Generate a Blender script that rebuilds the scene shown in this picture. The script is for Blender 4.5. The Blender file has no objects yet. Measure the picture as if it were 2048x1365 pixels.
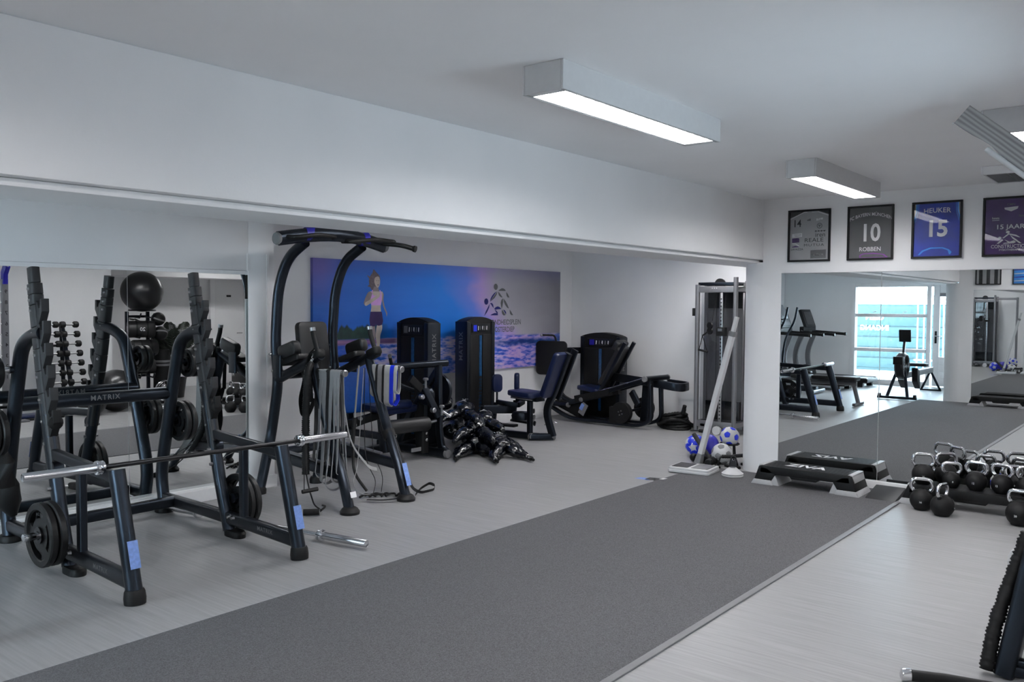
import bpy, bmesh, math, random
from mathutils import Vector, Matrix, noise as mnoise

SC = bpy.context.scene
COL = SC.collection
PI = math.pi
rnd = random.Random(7)

# ------------------------------------------------------------------ camera, world, sun, exposure
CAM_H = 1.62
_yaw, _pit, _rol = math.radians(38.968), math.radians(2.371), math.radians(0.385)
_F = Vector((math.cos(_pit) * math.cos(_yaw), math.cos(_pit) * math.sin(_yaw), -math.sin(_pit)))
_R0 = Vector((math.sin(_yaw), -math.cos(_yaw), 0))
_U0 = _R0.cross(_F)
_R = _R0 * math.cos(_rol) + _U0 * math.sin(_rol)
_U = -_R0 * math.sin(_rol) + _U0 * math.cos(_rol)
cd = bpy.data.cameras.new('camera')
cam = bpy.data.objects.new('camera', cd)
COL.objects.link(cam)
cam.matrix_world = Matrix(((_R.x, _U.x, -_F.x, 0), (_R.y, _U.y, -_F.y, 0), (_R.z, _U.z, -_F.z, CAM_H), (0, 0, 0, 1)))
cd.sensor_fit = 'HORIZONTAL'
cd.sensor_width = 36.0
cd.lens = 1723.4 * 36.0 / 2048.0
cd.clip_start = 0.05
cd.clip_end = 200
SC.camera = cam

SC.view_settings.view_transform = 'Standard'
SC.view_settings.look = 'None'
SC.view_settings.gamma = 1.0
SC.view_settings.use_curve_mapping = False
SC.view_settings.exposure = 0.0

W = bpy.data.worlds.new('daylight')
SC.world = W
W.use_nodes = True
_bg = W.node_tree.nodes['Background']
_bg.inputs['Color'].default_value = (0.66, 0.86, 1.0, 1)
_bg.inputs['Strength'].default_value = 28.0

LAMP_EMIT = 43.0
WIN_PORTAL = True
if WIN_PORTAL:
    # portal marks the window opening so that the sky light is sampled through it
    pd = bpy.data.lights.new('window_portal', 'AREA')
    pd.shape = 'RECTANGLE'
    pd.size = 3.2
    pd.size_y = 2.2
    pd.cycles.is_portal = True
    po = bpy.data.objects.new('window_portal', pd)
    COL.objects.link(po)
    po.location = (-3.22, 4.9, 1.1)
    po.rotation_euler = (PI / 2, 0, -PI / 2)
    pd2 = pd.copy()
    pd2.size, pd2.size_y = 0.75, 0.62
    po2 = bpy.data.objects.new('side_window_portal', pd2)
    COL.objects.link(po2)
    po2.location = (3.68, -0.46, 1.79)
    po2.rotation_euler = (PI / 2, 0, 0)

# ------------------------------------------------------------------ materials
def lin(c):
    o = []
    for v in c:
        v = v / 255.0
        o.append(v / 12.92 if v <= 0.04045 else ((v + 0.055) / 1.055) ** 2.4)
    return (o[0], o[1], o[2], 1.0)

def mat(name, rgb, rough=0.5, metal=0.0, spec=0.5, var=0.06, scale=30.0, bump=0.0, coat=0.0, bscale=None, bdist=0.002):
    m = bpy.data.materials.new(name)
    m.use_nodes = True
    nt = m.node_tree
    b = nt.nodes['Principled BSDF']
    b.inputs['Roughness'].default_value = rough
    b.inputs['Metallic'].default_value = metal
    b.inputs['Specular IOR Level'].default_value = spec
    b.inputs['Coat Weight'].default_value = coat
    b.inputs['Coat Roughness'].default_value = 0.08
    c = lin(rgb)
    tc = nt.nodes.new('ShaderNodeTexCoord')
    nz = nt.nodes.new('ShaderNodeTexNoise')
    nz.inputs['Scale'].default_value = scale
    nz.inputs['Detail'].default_value = 4
    nt.links.new(tc.outputs['Object'], nz.inputs['Vector'])
    rp = nt.nodes.new('ShaderNodeValToRGB')
    rp.color_ramp.elements[0].position = 0.3
    rp.color_ramp.elements[1].position = 0.7
    rp.color_ramp.elements[0].color = tuple(max(0, x * (1 - var)) for x in c[:3]) + (1,)
    rp.color_ramp.elements[1].color = tuple(min(1, x * (1 + var)) for x in c[:3]) + (1,)
    nt.links.new(nz.outputs['Fac'], rp.inputs['Fac'])
    nt.links.new(rp.outputs['Color'], b.inputs['Base Color'])
    if bump > 0:
        nz2 = nt.nodes.new('ShaderNodeTexNoise')
        nz2.inputs['Scale'].default_value = bscale or scale * 6
        nz2.inputs['Detail'].default_value = 3
        nt.links.new(tc.outputs['Object'], nz2.inputs['Vector'])
        bp = nt.nodes.new('ShaderNodeBump')
        bp.inputs['Strength'].default_value = bump
        bp.inputs['Distance'].default_value = bdist
        nt.links.new(nz2.outputs['Fac'], bp.inputs['Height'])
        nt.links.new(bp.outputs['Normal'], b.inputs['Normal'])
    return m

def emis(name, rgb, strength):
    m = bpy.data.materials.new(name)
    m.use_nodes = True
    nt = m.node_tree
    nt.nodes.clear()
    e = nt.nodes.new('ShaderNodeEmission')
    e.inputs['Color'].default_value = rgb + (1,)
    e.inputs['Strength'].default_value = strength
    o = nt.nodes.new('ShaderNodeOutputMaterial')
    nt.links.new(e.outputs[0], o.inputs['Surface'])
    return m

M = {}
M['wall'] = mat('painted_wall', (239, 239, 240), 0.75, var=0.02, scale=2.0, bump=0.12, bscale=90, bdist=0.003)
M['ceil'] = mat('painted_ceiling', (243, 243, 244), 0.85, var=0.02, scale=1.5, bump=0.1, bscale=120, bdist=0.002)
M['trim'] = mat('white_trim', (239, 239, 240), 0.5, var=0.02)
M['black'] = mat('black_powder_coat', (15, 15, 17), 0.32, spec=0.5, var=0.12, bump=0.08, bscale=500, bdist=0.0005)
M['blackmat'] = mat('black_matte_plastic', (14, 14, 15), 0.55, spec=0.35, var=0.15)
M['clad'] = mat('charcoal_cladding', (44, 44, 46), 0.5, spec=0.4, var=0.08, bump=0.1, bscale=400, bdist=0.0006)
M['rubber'] = mat('black_rubber', (14, 14, 15), 0.55, spec=0.35, var=0.15, bump=0.25, bscale=300, bdist=0.001)
M['plate'] = mat('rubber_plate', (18, 18, 19), 0.45, spec=0.4, var=0.12, bump=0.15, bscale=260, bdist=0.0008)
M['chrome'] = mat('polished_chrome', (225, 225, 228), 0.12, 1.0, var=0.02)
M['steel'] = mat('brushed_steel', (170, 170, 172), 0.28, 1.0, var=0.05)
M['darksteel'] = mat('dark_steel', (60, 60, 62), 0.3, 0.9, var=0.05)
M['pad'] = mat('black_vinyl_pad', (30, 30, 31), 0.45, var=0.08, bump=0.15, bscale=220, bdist=0.0008)
M['pad_navy_sheen'] = mat('vinyl_navy_and_painted_sheen', (18, 29, 64), 0.34, var=0.08, bump=0.1, bscale=220, bdist=0.0008)  # blue window reflection painted onto black pads; own colour of the balance board
M['pad_bright_sheen'] = mat('vinyl_pad_painted_sheen', (10, 70, 150), 0.36, var=0.12, bump=0.1, bscale=220, bdist=0.0008)  # brighter blue: window reflection painted onto the leg machine's black back pad
M['white'] = mat('white_print', (232, 232, 233), 0.6, var=0.02)
M['whitepl'] = mat('white_plastic', (205, 205, 206), 0.35, var=0.02)
M['greyp'] = mat('grey_print', (110, 110, 112), 0.6, var=0.02)
M['greypl'] = mat('grey_plastic', (122, 122, 124), 0.45, var=0.04)
M['greylt'] = mat('pale_grey_plastic', (178, 178, 180), 0.45, var=0.03)
M['slot'] = mat('slot_cover_painted_reflection', (34, 78, 120), 0.2, spec=0.6, var=0.2)  # blue reflection on the clear slot cover, put into its colour
M['silver'] = mat('silver_paint', (120, 120, 123), 0.38, 0.4, var=0.04)
M['barsteel'] = mat('satin_bar_steel', (205, 205, 208), 0.24, 1.0, var=0.03)
M['sticker'] = mat('pale_blue_sticker', (120, 150, 215), 0.4, var=0.15, scale=60)
M['bandgrey'] = mat('grey_latex', (138, 138, 139), 0.5, var=0.06)
M['bandlight'] = mat('pale_latex', (172, 172, 170), 0.55, var=0.06)
M['bandblack'] = mat('black_latex', (30, 30, 31), 0.5, var=0.08)
M['blue'] = mat('bright_blue', (20, 50, 215), 0.45, var=0.08)
M['bluedeep'] = mat('deep_blue', (28, 24, 150), 0.4, var=0.1)
M['wood'] = mat('grey_wood', (132, 130, 130), 0.6)
M['gloss'] = mat('glossy_black_vinyl', (4, 6, 14), 0.15, spec=0.7, coat=0.4, var=0.3, bump=0.7, bscale=13, bdist=0.03)
M['shade'] = mat('dark_void', (12, 12, 13), 0.8)
M['leaf'] = mat('palm_leaf', (34, 44, 34), 0.5, var=0.3)
M['teal'] = mat('teal_container', (22, 54, 58), 0.5, var=0.05)
M['brick'] = mat('grey_brick', (90, 95, 100), 0.8, var=0.2)
M['asphalt'] = mat('pale_paving', (225, 225, 223), 0.9, var=0.1, scale=3)
M['lamp'] = emis('lamp_diffuser', (1.0, 0.985, 1.0), LAMP_EMIT)

M['black'].node_tree.nodes['Principled BSDF'].inputs['Specular Tint'].default_value = (0.62, 0.77, 1.0, 1)  # highlights tinted blue to stand in for window light mirrored by the tubes

# mirror glass
def mk_mirror():
    m = bpy.data.materials.new('mirror_glass')
    m.use_nodes = True
    b = m.node_tree.nodes['Principled BSDF']
    b.inputs['Base Color'].default_value = (0.80, 0.82, 0.82, 1)
    b.inputs['Metallic'].default_value = 1.0
    b.inputs['Roughness'].default_value = 0.0
    return m
M['mirror'] = mk_mirror()

def mk_glass(name, tint=(1, 1, 1), ior=1.45):
    m = bpy.data.materials.new(name)
    m.use_nodes = True
    nt = m.node_tree
    nt.nodes.clear()
    t = nt.nodes.new('ShaderNodeBsdfTransparent')
    t.inputs['Color'].default_value = tint + (1,)
    g = nt.nodes.new('ShaderNodeBsdfGlossy')
    g.inputs['Roughness'].default_value = 0.02
    f = nt.nodes.new('ShaderNodeFresnel')
    f.inputs['IOR'].default_value = ior
    mx = nt.nodes.new('ShaderNodeMixShader')
    o = nt.nodes.new('ShaderNodeOutputMaterial')
    nt.links.new(f.outputs[0], mx.inputs[0])
    nt.links.new(t.outputs[0], mx.inputs[1])
    nt.links.new(g.outputs[0], mx.inputs[2])
    nt.links.new(mx.outputs[0], o.inputs['Surface'])
    return m
M['glass'] = mk_glass('clear_pane')
M['tint'] = mk_glass('smoked_pane', (0.86, 0.86, 0.87), 1.45)

def streak_floor():
    m = bpy.data.materials.new('vinyl_floor')
    m.use_nodes = True
    nt = m.node_tree
    b = nt.nodes['Principled BSDF']
    tc = nt.nodes.new('ShaderNodeTexCoord')
    mp = nt.nodes.new('ShaderNodeMapping')
    mp.inputs['Scale'].default_value = (55, 2.2, 1)
    nt.links.new(tc.outputs['Object'], mp.inputs['Vector'])
    n1 = nt.nodes.new('ShaderNodeTexNoise')
    n1.inputs['Scale'].default_value = 1.0
    n1.inputs['Detail'].default_value = 6
    nt.links.new(mp.outputs[0], n1.inputs['Vector'])
    rp = nt.nodes.new('ShaderNodeValToRGB')
    rp.color_ramp.elements[0].position = 0.32
    rp.color_ramp.elements[1].position = 0.68
    rp.color_ramp.elements[0].color = lin((144, 144, 144))
    rp.color_ramp.elements[1].color = lin((161, 161, 162))
    nt.links.new(n1.outputs['Fac'], rp.inputs['Fac'])
    nt.links.new(rp.outputs[0], b.inputs['Base Color'])
    b.inputs['Roughness'].default_value = 0.36
    b.inputs['Specular IOR Level'].default_value = 0.45
    bp = nt.nodes.new('ShaderNodeBump')
    bp.inputs['Strength'].default_value = 0.06
    bp.inputs['Distance'].default_value = 0.002
    nt.links.new(n1.outputs['Fac'], bp.inputs['Height'])
    nt.links.new(bp.outputs[0], b.inputs['Normal'])
    return m
M['floor'] = streak_floor()

def carpet_mat():
    m = mat('grey_carpet', (108, 108, 110), 0.95, spec=0.1, var=0.32, scale=170, bump=0.9, bscale=420, bdist=0.006)
    return m
M['carpet'] = carpet_mat()

def wood_mat():
    m = M['wood']
    nt = m.node_tree
    b = nt.nodes['Principled BSDF']
    tc = nt.nodes.new('ShaderNodeTexCoord')
    mp = nt.nodes.new('ShaderNodeMapping')
    mp.inputs['Scale'].default_value = (1, 1.2, 11)
    mr = nt.nodes.new('ShaderNodeMapping')
    mr.inputs['Rotation'].default_value = (-0.716, 0, 0)
    wv = nt.nodes.new('ShaderNodeTexWave')
    wv.inputs['Scale'].default_value = 1.4
    wv.bands_direction = 'Z'
    wv.inputs['Distortion'].default_value = 5.0
    wv.inputs['Detail'].default_value = 2
    rp = nt.nodes.new('ShaderNodeValToRGB')
    rp.color_ramp.elements[0].color = lin((128, 127, 128))
    rp.color_ramp.elements[1].color = lin((168, 167, 167))
    nt.links.new(tc.outputs['Object'], mr.inputs[0])
    nt.links.new(mr.outputs[0], mp.inputs[0])
    nt.links.new(mp.outputs[0], wv.inputs[0])
    nt.links.new(wv.outputs['Fac'], rp.inputs[0])
    nt.links.new(rp.outputs[0], b.inputs['Base Color'])
wood_mat()

# ------------------------------------------------------------------ mesh builder
def V(*a):
    return Vector(a[0]) if len(a) == 1 else Vector(a)

def fillet(pts, rad, n=6, closed=False):
    """Round the corners of a polyline; rad is one number or one per inner corner."""
    P = [Vector(p) for p in pts]
    out = []
    N = len(P)
    for i in range(N):
        if not closed and (i == 0 or i == N - 1):
            out.append(P[i])
            continue
        a, b, c = P[i - 1], P[i], P[(i + 1) % N]
        r = rad[i - 1] if isinstance(rad, (list, tuple)) else rad
        d1, d2 = (a - b), (c - b)
        l1, l2 = d1.length, d2.length
        if l1 < 1e-6 or l2 < 1e-6 or r <= 0:
            out.append(b)
            continue
        t = min(r, l1 * 0.49, l2 * 0.49)
        p1, p2 = b + d1 * (t / l1), b + d2 * (t / l2)
        for k in range(n + 1):
            s = k / n
            out.append(p1 * (1 - s) ** 2 + b * 2 * s * (1 - s) + p2 * s * s)
    return out

def rrect(w, h, r, n=4):
    """Rounded rectangle outline centred on the origin, counter-clockwise."""
    o = []
    r = min(r, w * 0.499, h * 0.499)
    for cx, cy, a0 in ((w / 2 - r, h / 2 - r, 0), (-w / 2 + r, h / 2 - r, 90), (-w / 2 + r, -h / 2 + r, 180), (w / 2 - r, -h / 2 + r, 270)):
        for k in range(n + 1):
            a = math.radians(a0 + 90 * k / n)
            o.append((cx + r * math.cos(a), cy + r * math.sin(a)))
    return o

OFF = {}

class MB:
    def __init__(s):
        s.v = []
        s.f = []

    def add(s, vs, fs):
        k = len(s.v)
        s.v += [Vector(p) for p in vs]
        s.f += [tuple(i + k for i in f) for f in fs]
        return s

    def box(s, x0, x1, y0, y1, z0, z1):
        return s.add([(x0, y0, z0), (x1, y0, z0), (x1, y1, z0), (x0, y1, z0), (x0, y0, z1), (x1, y0, z1), (x1, y1, z1), (x0, y1, z1)],
                     [(0, 3, 2, 1), (4, 5, 6, 7), (0, 1, 5, 4), (1, 2, 6, 5), (2, 3, 7, 6), (3, 0, 4, 7)])

    def cbox(s, c, size, m=None):
        """Box centred at c with the given size, turned by the 3x3 matrix m."""
        c = Vector(c)
        hx, hy, hz = size[0] / 2, size[1] / 2, size[2] / 2
        vs = []
        for sx, sy, sz in ((-1, -1, -1), (1, -1, -1), (1, 1, -1), (-1, 1, -1), (-1, -1, 1), (1, -1, 1), (1, 1, 1), (-1, 1, 1)):
            p = Vector((sx * hx, sy * hy, sz * hz))
            vs.append(c + (m @ p if m is not None else p))
        return s.add(vs, [(0, 3, 2, 1), (4, 5, 6, 7), (0, 1, 5, 4), (1, 2, 6, 5), (2, 3, 7, 6), (3, 0, 4, 7)])

    def rings(s, rings, closed_ends=True, loop=False):
        n = len(rings[0])
        vs = [p for r in rings for p in r]
        fs = []
        m = len(rings)
        for i in range(m if loop else m - 1):
            j = (i + 1) % m
            for k in range(n):
                l = (k + 1) % n
                fs.append((i * n + k, i * n + l, j * n + l, j * n + k))
        if closed_ends and not loop:
            fs.append(tuple(range(n - 1, -1, -1)))
            fs.append(tuple((m - 1) * n + k for k in range(n)))
        return s.add(vs, fs)

    def sweep(s, path, prof, up=(0, 0, 1), caps=True, loop=False, scale=None):
        """Carry the 2D profile along the path; profile x lies across (side), y along 'up'."""
        P = [Vector(p) for p in path]
        N = len(P)
        upv = Vector(up)
        R = []
        prev = None
        for i in range(N):
            if loop:
                t = (P[(i + 1) % N] - P[i - 1])
            else:
                t = (P[min(i + 1, N - 1)] - P[max(i - 1, 0)])
            if t.length < 1e-9:
                t = Vector((0, 0, 1))
            t.normalize()
            side = t.cross(upv)
            if side.length < 0.05:
                side = prev if prev is not None else t.orthogonal()
            side = (side - t * side.dot(t)).normalized()
            if prev is not None and side.dot(prev) < 0:
                side = -side
            prev = side
            u = side.cross(t).normalized()
            k = scale[i] if scale else 1.0
            R.append([P[i] + side * (x * k) + u * (y * k) for x, y in prof])
        return s.rings(R, caps, loop)

    def tube(s, path, r, n=12, up=(0, 0, 1), ry=None, caps=True, loop=False, scale=None):
        ry = ry or r
        prof = [(r * math.cos(2 * PI * k / n), ry * math.sin(2 * PI * k / n)) for k in range(n)]
        return s.sweep(path, prof, up, caps, loop, scale)

    def bar(s, path, w, h, r=0.008, up=(0, 0, 1), caps=True):
        return s.sweep(path, rrect(w, h, r, 3), up, caps)

    def cyl(s, a, b, r, n=16, r2=None):
        a, b = Vector(a), Vector(b)
        t = (b - a).normalized()
        x = t.orthogonal().normalized()
        y = t.cross(x)
        r2 = r if r2 is None else r2
        R = [[p + x * (q * math.cos(2 * PI * k / n)) + y * (q * math.sin(2 * PI * k / n)) for k in range(n)] for p, q in ((a, r), (b, r2))]
        return s.rings(R)

    def lathe(s, o, d, prof, n=24, closed=False):
        """prof: (radius, distance along d)."""
        o, d = Vector(o), Vector(d).normalized()
        x = d.orthogonal().normalized()
        y = d.cross(x)
        R = [[o + d * h + x * (q * math.cos(2 * PI * k / n)) + y * (q * math.sin(2 * PI * k / n)) for k in range(n)] for q, h in prof]
        return s.rings(R, not closed, closed)

    def sphere(s, c, r, n=20, m=12, sx=1, sy=1, sz=1):
        c = Vector(c)
        R = []
        for i in range(m + 1):
            a = PI * (i + 0.0) / m
            q = max(math.sin(a), 0.002)
            R.append([c + Vector((r * sx * q * math.cos(2 * PI * k / n), r * sy * q * math.sin(2 * PI * k / n), -r * sz * math.cos(a))) for k in range(n)])
        return s.rings(R)

    def prism(s, poly, o, ax, ay, th):
        """Extrude the 2D outline lying in the plane (o, ax, ay) by th along ax x ay, centred."""
        o, ax, ay = Vector(o), Vector(ax).normalized(), Vector(ay).normalized()
        nz = ax.cross(ay).normalized()
        A = [o + ax * x + ay * y - nz * (th / 2) for x, y in poly]
        B = [o + ax * x + ay * y + nz * (th / 2) for x, y in poly]
        return s.rings([A, B])

    def pad(s, c, ax, ay, w, h, th, r, puff=0.25):
        """Upholstered pad: rounded outline with softened faces."""
        c, ax, ay = Vector(c), Vector(ax).normalized(), Vector(ay).normalized()
        nz = ax.cross(ay).normalized()
        R = []
        e = th * puff
        for ins, d in ((e * 1.2, -th / 2), (e * 0.35, -th / 2 + e * 0.3), (0, -th / 2 + e), (0, th / 2 - e), (e * 0.35, th / 2 - e * 0.3), (e * 1.2, th / 2)):
            R.append([c + ax * x + ay * y + nz * d for x, y in rrect(w - 2 * ins, h - 2 * ins, max(r - ins, 0.004), 5)])
        return s.rings(R)

    def build(s, name, m, parent=None, bevel=0.0, seg=2, smooth=True, label=None, ang=38, local=False):
        bm = bmesh.new()
        off = Vector((0, 0, 0)) if (parent is None or local) else OFF.get(parent.name, Vector((0, 0, 0)))
        vs = [bm.verts.new(p - off) for p in s.v]
        for f in s.f:
            try:
                bm.faces.new([vs[i] for i in f])
            except ValueError:
                pass
        bmesh.ops.recalc_face_normals(bm, faces=bm.faces)
        if bevel > 0:
            es = [e for e in bm.edges if len(e.link_faces) == 2 and e.calc_face_angle(0) > math.radians(30)]
            bmesh.ops.bevel(bm, geom=es, offset=bevel, segments=seg, affect='EDGES', clamp_overlap=True, profile=0.6)
        lim = math.radians(ang)
        for f in bm.faces:
            f.smooth = smooth
        for e in bm.edges:
            if len(e.link_faces) == 2 and e.calc_face_angle(0) > lim:
                e.smooth = False
        me = bpy.data.meshes.new(name)
        bm.to_mesh(me)
        bm.free()
        ms = m if isinstance(m, (list, tuple)) else [m]
        for q in ms:
            me.materials.append(M[q] if isinstance(q, str) else q)
        o = bpy.data.objects.new(name, me)
        COL.objects.link(o)
        if parent is not None:
            o.parent = parent
            OFF[o.name] = off
        if label:
            o['label'] = label
        return o

def thing(name, label, cat, loc=(0, 0, 0), group=None, rz=0.0):
    o = bpy.data.objects.new(name, None)
    COL.objects.link(o)
    o.location = loc
    o.rotation_euler = (0, 0, rz)
    o.empty_display_size = 0.1
    o['label'] = label
    o['category'] = cat
    if group:
        o['group'] = group
    OFF[o.name] = Vector(loc)
    return o

def local_thing(name, label, cat, group=None):
    o = thing(name, label, cat, (0, 0, 0), group)
    return o

def tag(o, label, cat, group=None, kind=None):
    o['label'] = label
    o['category'] = cat
    if group:
        o['group'] = group
    if kind:
        o['kind'] = kind
    return o

def struct(o):
    o['kind'] = 'structure'
    return o

def recentre(o, loc):
    """Move a top-level mesh's origin to loc without moving its shape."""
    loc = Vector(loc)
    for v in o.data.vertices:
        v.co -= loc
    o.location = loc
    OFF[o.name] = loc
    return o

def warp(roots, fn):
    """Re-seat whole things: fn maps a world point to its measured place."""
    for r in roots:
        if r.type == 'MESH':
            base = r.location.copy()
            lst = [(r, base)]
        else:
            lst = []
        for c in kids(r):
            lst.append((c, r.location.copy()))
            for g in kids(c):
                lst.append((g, r.location.copy()))
        for o, off in lst:
            for v in o.data.vertices:
                v.co = fn(v.co + off) - off

CH = {}
def kids(o):
    return [c for c in bpy.data.objects if c.parent == o]

def copy_tree(root, loc, rz=0.0, label=None, rx=0.0, ry=0.0):
    if root.name not in CH:
        CH[root.name] = [(c, kids(c)) for c in kids(root)]
    r = root.copy()
    COL.objects.link(r)
    r.location = loc
    r.rotation_euler = (rx, ry, rz)
    if label:
        r['label'] = label
    for c, g in CH[root.name]:
        d = c.copy()
        COL.objects.link(d)
        d.parent = r
        for h in g:
            k = h.copy()
            COL.objects.link(k)
            k.parent = d
    return r

# lettering as thin meshes
_tcache = {}
def text_geo(txt, size, bold=0.0, align='CENTER', space=1.0):
    bold = min(bold, 0.013 if size < 0.1 else 0.03)
    key = (txt, round(size, 4), bold, align, space)
    if key in _tcache:
        return _tcache[key]
    cu = bpy.data.curves.new('lettering_curve', 'FONT')
    cu.body = txt
    cu.size = size
    cu.align_x = align
    cu.align_y = 'CENTER'
    cu.offset = bold * size
    cu.space_character = space
    cu.resolution_u = 3
    ob = bpy.data.objects.new('lettering_tmp', cu)
    COL.objects.link(ob)
    bpy.context.view_layer.update()
    dg = bpy.context.evaluated_depsgraph_get()
    me = bpy.data.meshes.new_from_object(ob.evaluated_get(dg))
    vs = [v.co.copy() for v in me.vertices]
    fs = [tuple(p.vertices) for p in me.polygons]
    bpy.data.objects.remove(ob)
    bpy.data.curves.remove(cu)
    bpy.data.meshes.remove(me)
    _tcache[key] = (vs, fs)
    return vs, fs

def lettering(mb, txt, size, o, xd, yd, bold=0.0, align='CENTER', sx=1.0, space=1.0, arch=0.0):
    """Append flat letters at o, reading along xd with yd up (a hair proud of the surface)."""
    vs, fs = text_geo(txt, size, bold, align, space)
    o, xd, yd = Vector(o), Vector(xd).normalized(), Vector(yd).normalized()
    mb.add([o + xd * (v.x * sx) + yd * (v.y - arch * v.x * v.x) for v in vs], fs)
    return mb

def flat(mb, poly, o, xd, yd):
    o, xd, yd = Vector(o), Vector(xd).normalized(), Vector(yd).normalized()
    mb.add([o + xd * x + yd * y for x, y in poly], [tuple(range(len(poly)))])
    return mb

# ------------------------------------------------------------------ the room
ZC = 2.647          # ceiling
XE = 7.99           # end wall with the framed shirts
XN = -0.35          # near wall behind the camera
YF = 3.36           # front face of the beam
YW = 6.405          # wall with the big mirror
YB = 7.50           # back wall of the annex
XA = 10.70          # far wall of the annex
XW = -3.10          # window wall
YR = -0.30          # wall beside the camera

f = MB().box(XW - 0.2, XA + 0.2, -3.2, YB + 0.2, -0.12, 0.0).build('floor', 'floor')
struct(f)
c = MB().box(XW - 0.2, XA + 0.2, -3.2, YB + 0.2, ZC, ZC + 0.12).build('ceiling', 'ceil')
struct(c)

cp = MB().box(XN + 0.02, XE - 0.02, 1.985, 3.937, 0.0, 0.008).build('floor_carpet_runner', 'carpet', bevel=0.003)
tag(cp, 'long dark grey carpet runner laid from wall to wall across the pale floor', 'carpet')
cp.name = 'carpet_runner'
st = MB().box(XN + 0.02, XE - 0.02, 1.945, 1.985, 0.0, 0.010).build('trim_1', 'greypl', bevel=0.004)
struct(st)

# beam with its small lower lip
bm_ = MB()
bm_.box(XN - 0.2, XA, YF, 3.86, 2.075, ZC)
bm_.box(XN - 0.2, XA, YF + 0.05, 3.86, 2.041, 2.075)
b_ = bm_.build('beam', 'wall', bevel=0.014)
b_.name = 'trim_2'
struct(b_)

MZ0, MZ1 = 0.075, 1.942
MY0, MY1 = 1.11, 3.175
# end wall: pier with a rounded corner under the beam, then the wall above and below the mirror
p = MB()
prof = [(XE, MY1), (XE, 3.36)]
for k in range(9):
    a = PI / 2 * k / 8
    prof.append((XE + 0.26 - 0.26 * math.cos(a), 3.36 + 0.26 * math.sin(a)))
prof += [(XE + 0.5, 3.62), (XE + 0.5, MY1)]
p.rings([[Vector((x, y, z)) for x, y in prof] for z in (0, 2.05)])
struct(p.build('wall_far_pier', 'wall'))
w = MB()
w.box(XE, XE + 0.5, MY1, 3.36, 2.05, ZC)
w.box(XE, XE + 0.5, 1.09, MY1, MZ1, ZC)
w.box(XE + 0.03, XE + 0.5, 1.09, MY1, 0, MZ1)
struct(w.build('wall_far', 'wall', smooth=False))
w = MB().box(XE - 0.012, XE + 0.03, 1.09, MY1, 0.0, MZ0)
struct(w.build('baseboard_far', 'trim', bevel=0.004))
# hall beyond the end wall
w = MB()
w.box(10.5, 10.7, -3.0, 3.36, 0, ZC)
w.box(XE + 0.5, 10.7, 1.09, 1.2, 0, ZC)
struct(w.build('wall_hall', 'wall', smooth=False))
# mirror panes on the end wall, seam at y = 2.31
def pane_x(x, y0, y1, z0, z1, th, name):
    return MB().box(min(x, x + th), max(x, x + th), y0, y1, z0, z1).build(name, 'mirror', smooth=False)
m1 = thing('wall_mirror', 'large two-pane wall mirror below the framed shirts', 'mirror', (XE, 2.2, MZ0))
for (a, b2) in ((2.268, MY1 - 0.002), (MY0, 2.262)):
    MB().box(XE + 0.004, XE + 0.03, a, b2, MZ0, MZ1 - 0.002).build('mirror_pane', 'mirror', m1, smooth=False)

# near wall behind the camera with the second mirror
w = MB()
w.box(XN - 0.2, XN, YR, 3.20, 1.935, ZC)
w.box(XN - 0.2, XN, 3.20, 3.36, 2.05, ZC)
w.box(XN - 0.2, XN, 3.13, 3.20, 0, 1.935)
w.box(XN - 0.2, XN - 0.03, YR, 3.13, 0, 1.935)
struct(w.build('wall_near', 'wall', smooth=False))
p = MB()
prof = [(XN, 3.20), (XN, 3.34)]
for k in range(9):
    a = PI / 2 * k / 8
    prof.append((XN - 0.26 + 0.26 * math.cos(a), 3.34 + 0.27 * math.sin(a)))
prof += [(XN - 0.5, 3.61), (XN - 0.5, 3.20)]
p.rings([[Vector((x, y, z)) for x, y in prof] for z in (0, 2.05)])
struct(p.build('wall_near_pier', 'wall'))
m2 = thing('wall_mirror', 'wall mirror facing the big end mirror, on the wall with the striped shirt', 'mirror', (XN, 1.6, 0.08))
MB().box(XN - 0.03, XN - 0.004, 0.1, 3.128, 0.08, 1.933).build('mirror_pane', 'mirror', m2, smooth=False)
struct(MB().box(XN - 0.03, XN + 0.012, YR, 3.13, 0, 0.08).build('baseboard_near', 'trim', bevel=0.004))
struct(MB().box(XN - 0.03, XN, YR, 0.1, 0.08, 1.935).build('wall_near_strip', 'wall'))

# wall beside the camera, and the recess further on
w = MB()
w.box(XN - 0.2, 3.3, YR - 0.15, YR, 0, ZC)
w.box(4.05, 6.45, YR - 0.15, YR, 0, ZC)
w.box(3.3, 4.05, YR - 0.15, YR, 0, 1.44)
w.box(3.3, 4.05, YR - 0.15, YR, 2.1, ZC)
w.box(6.30, 6.45, -2.6, YR - 0.15, 0, ZC)
w.box(6.30, 10.7, -2.85, -2.6, 0, ZC)
struct(w.build('wall_side', 'wall', smooth=False))
struct(MB().box(6.45, 10.5, -2.6, -1.75, 2.09, ZC).build('trim_3', 'wall', smooth=False))
struct(MB().box(XN, 6.45, YR, YR + 0.015, 0, 0.07).build('baseboard_side', 'trim', bevel=0.003))
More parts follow.
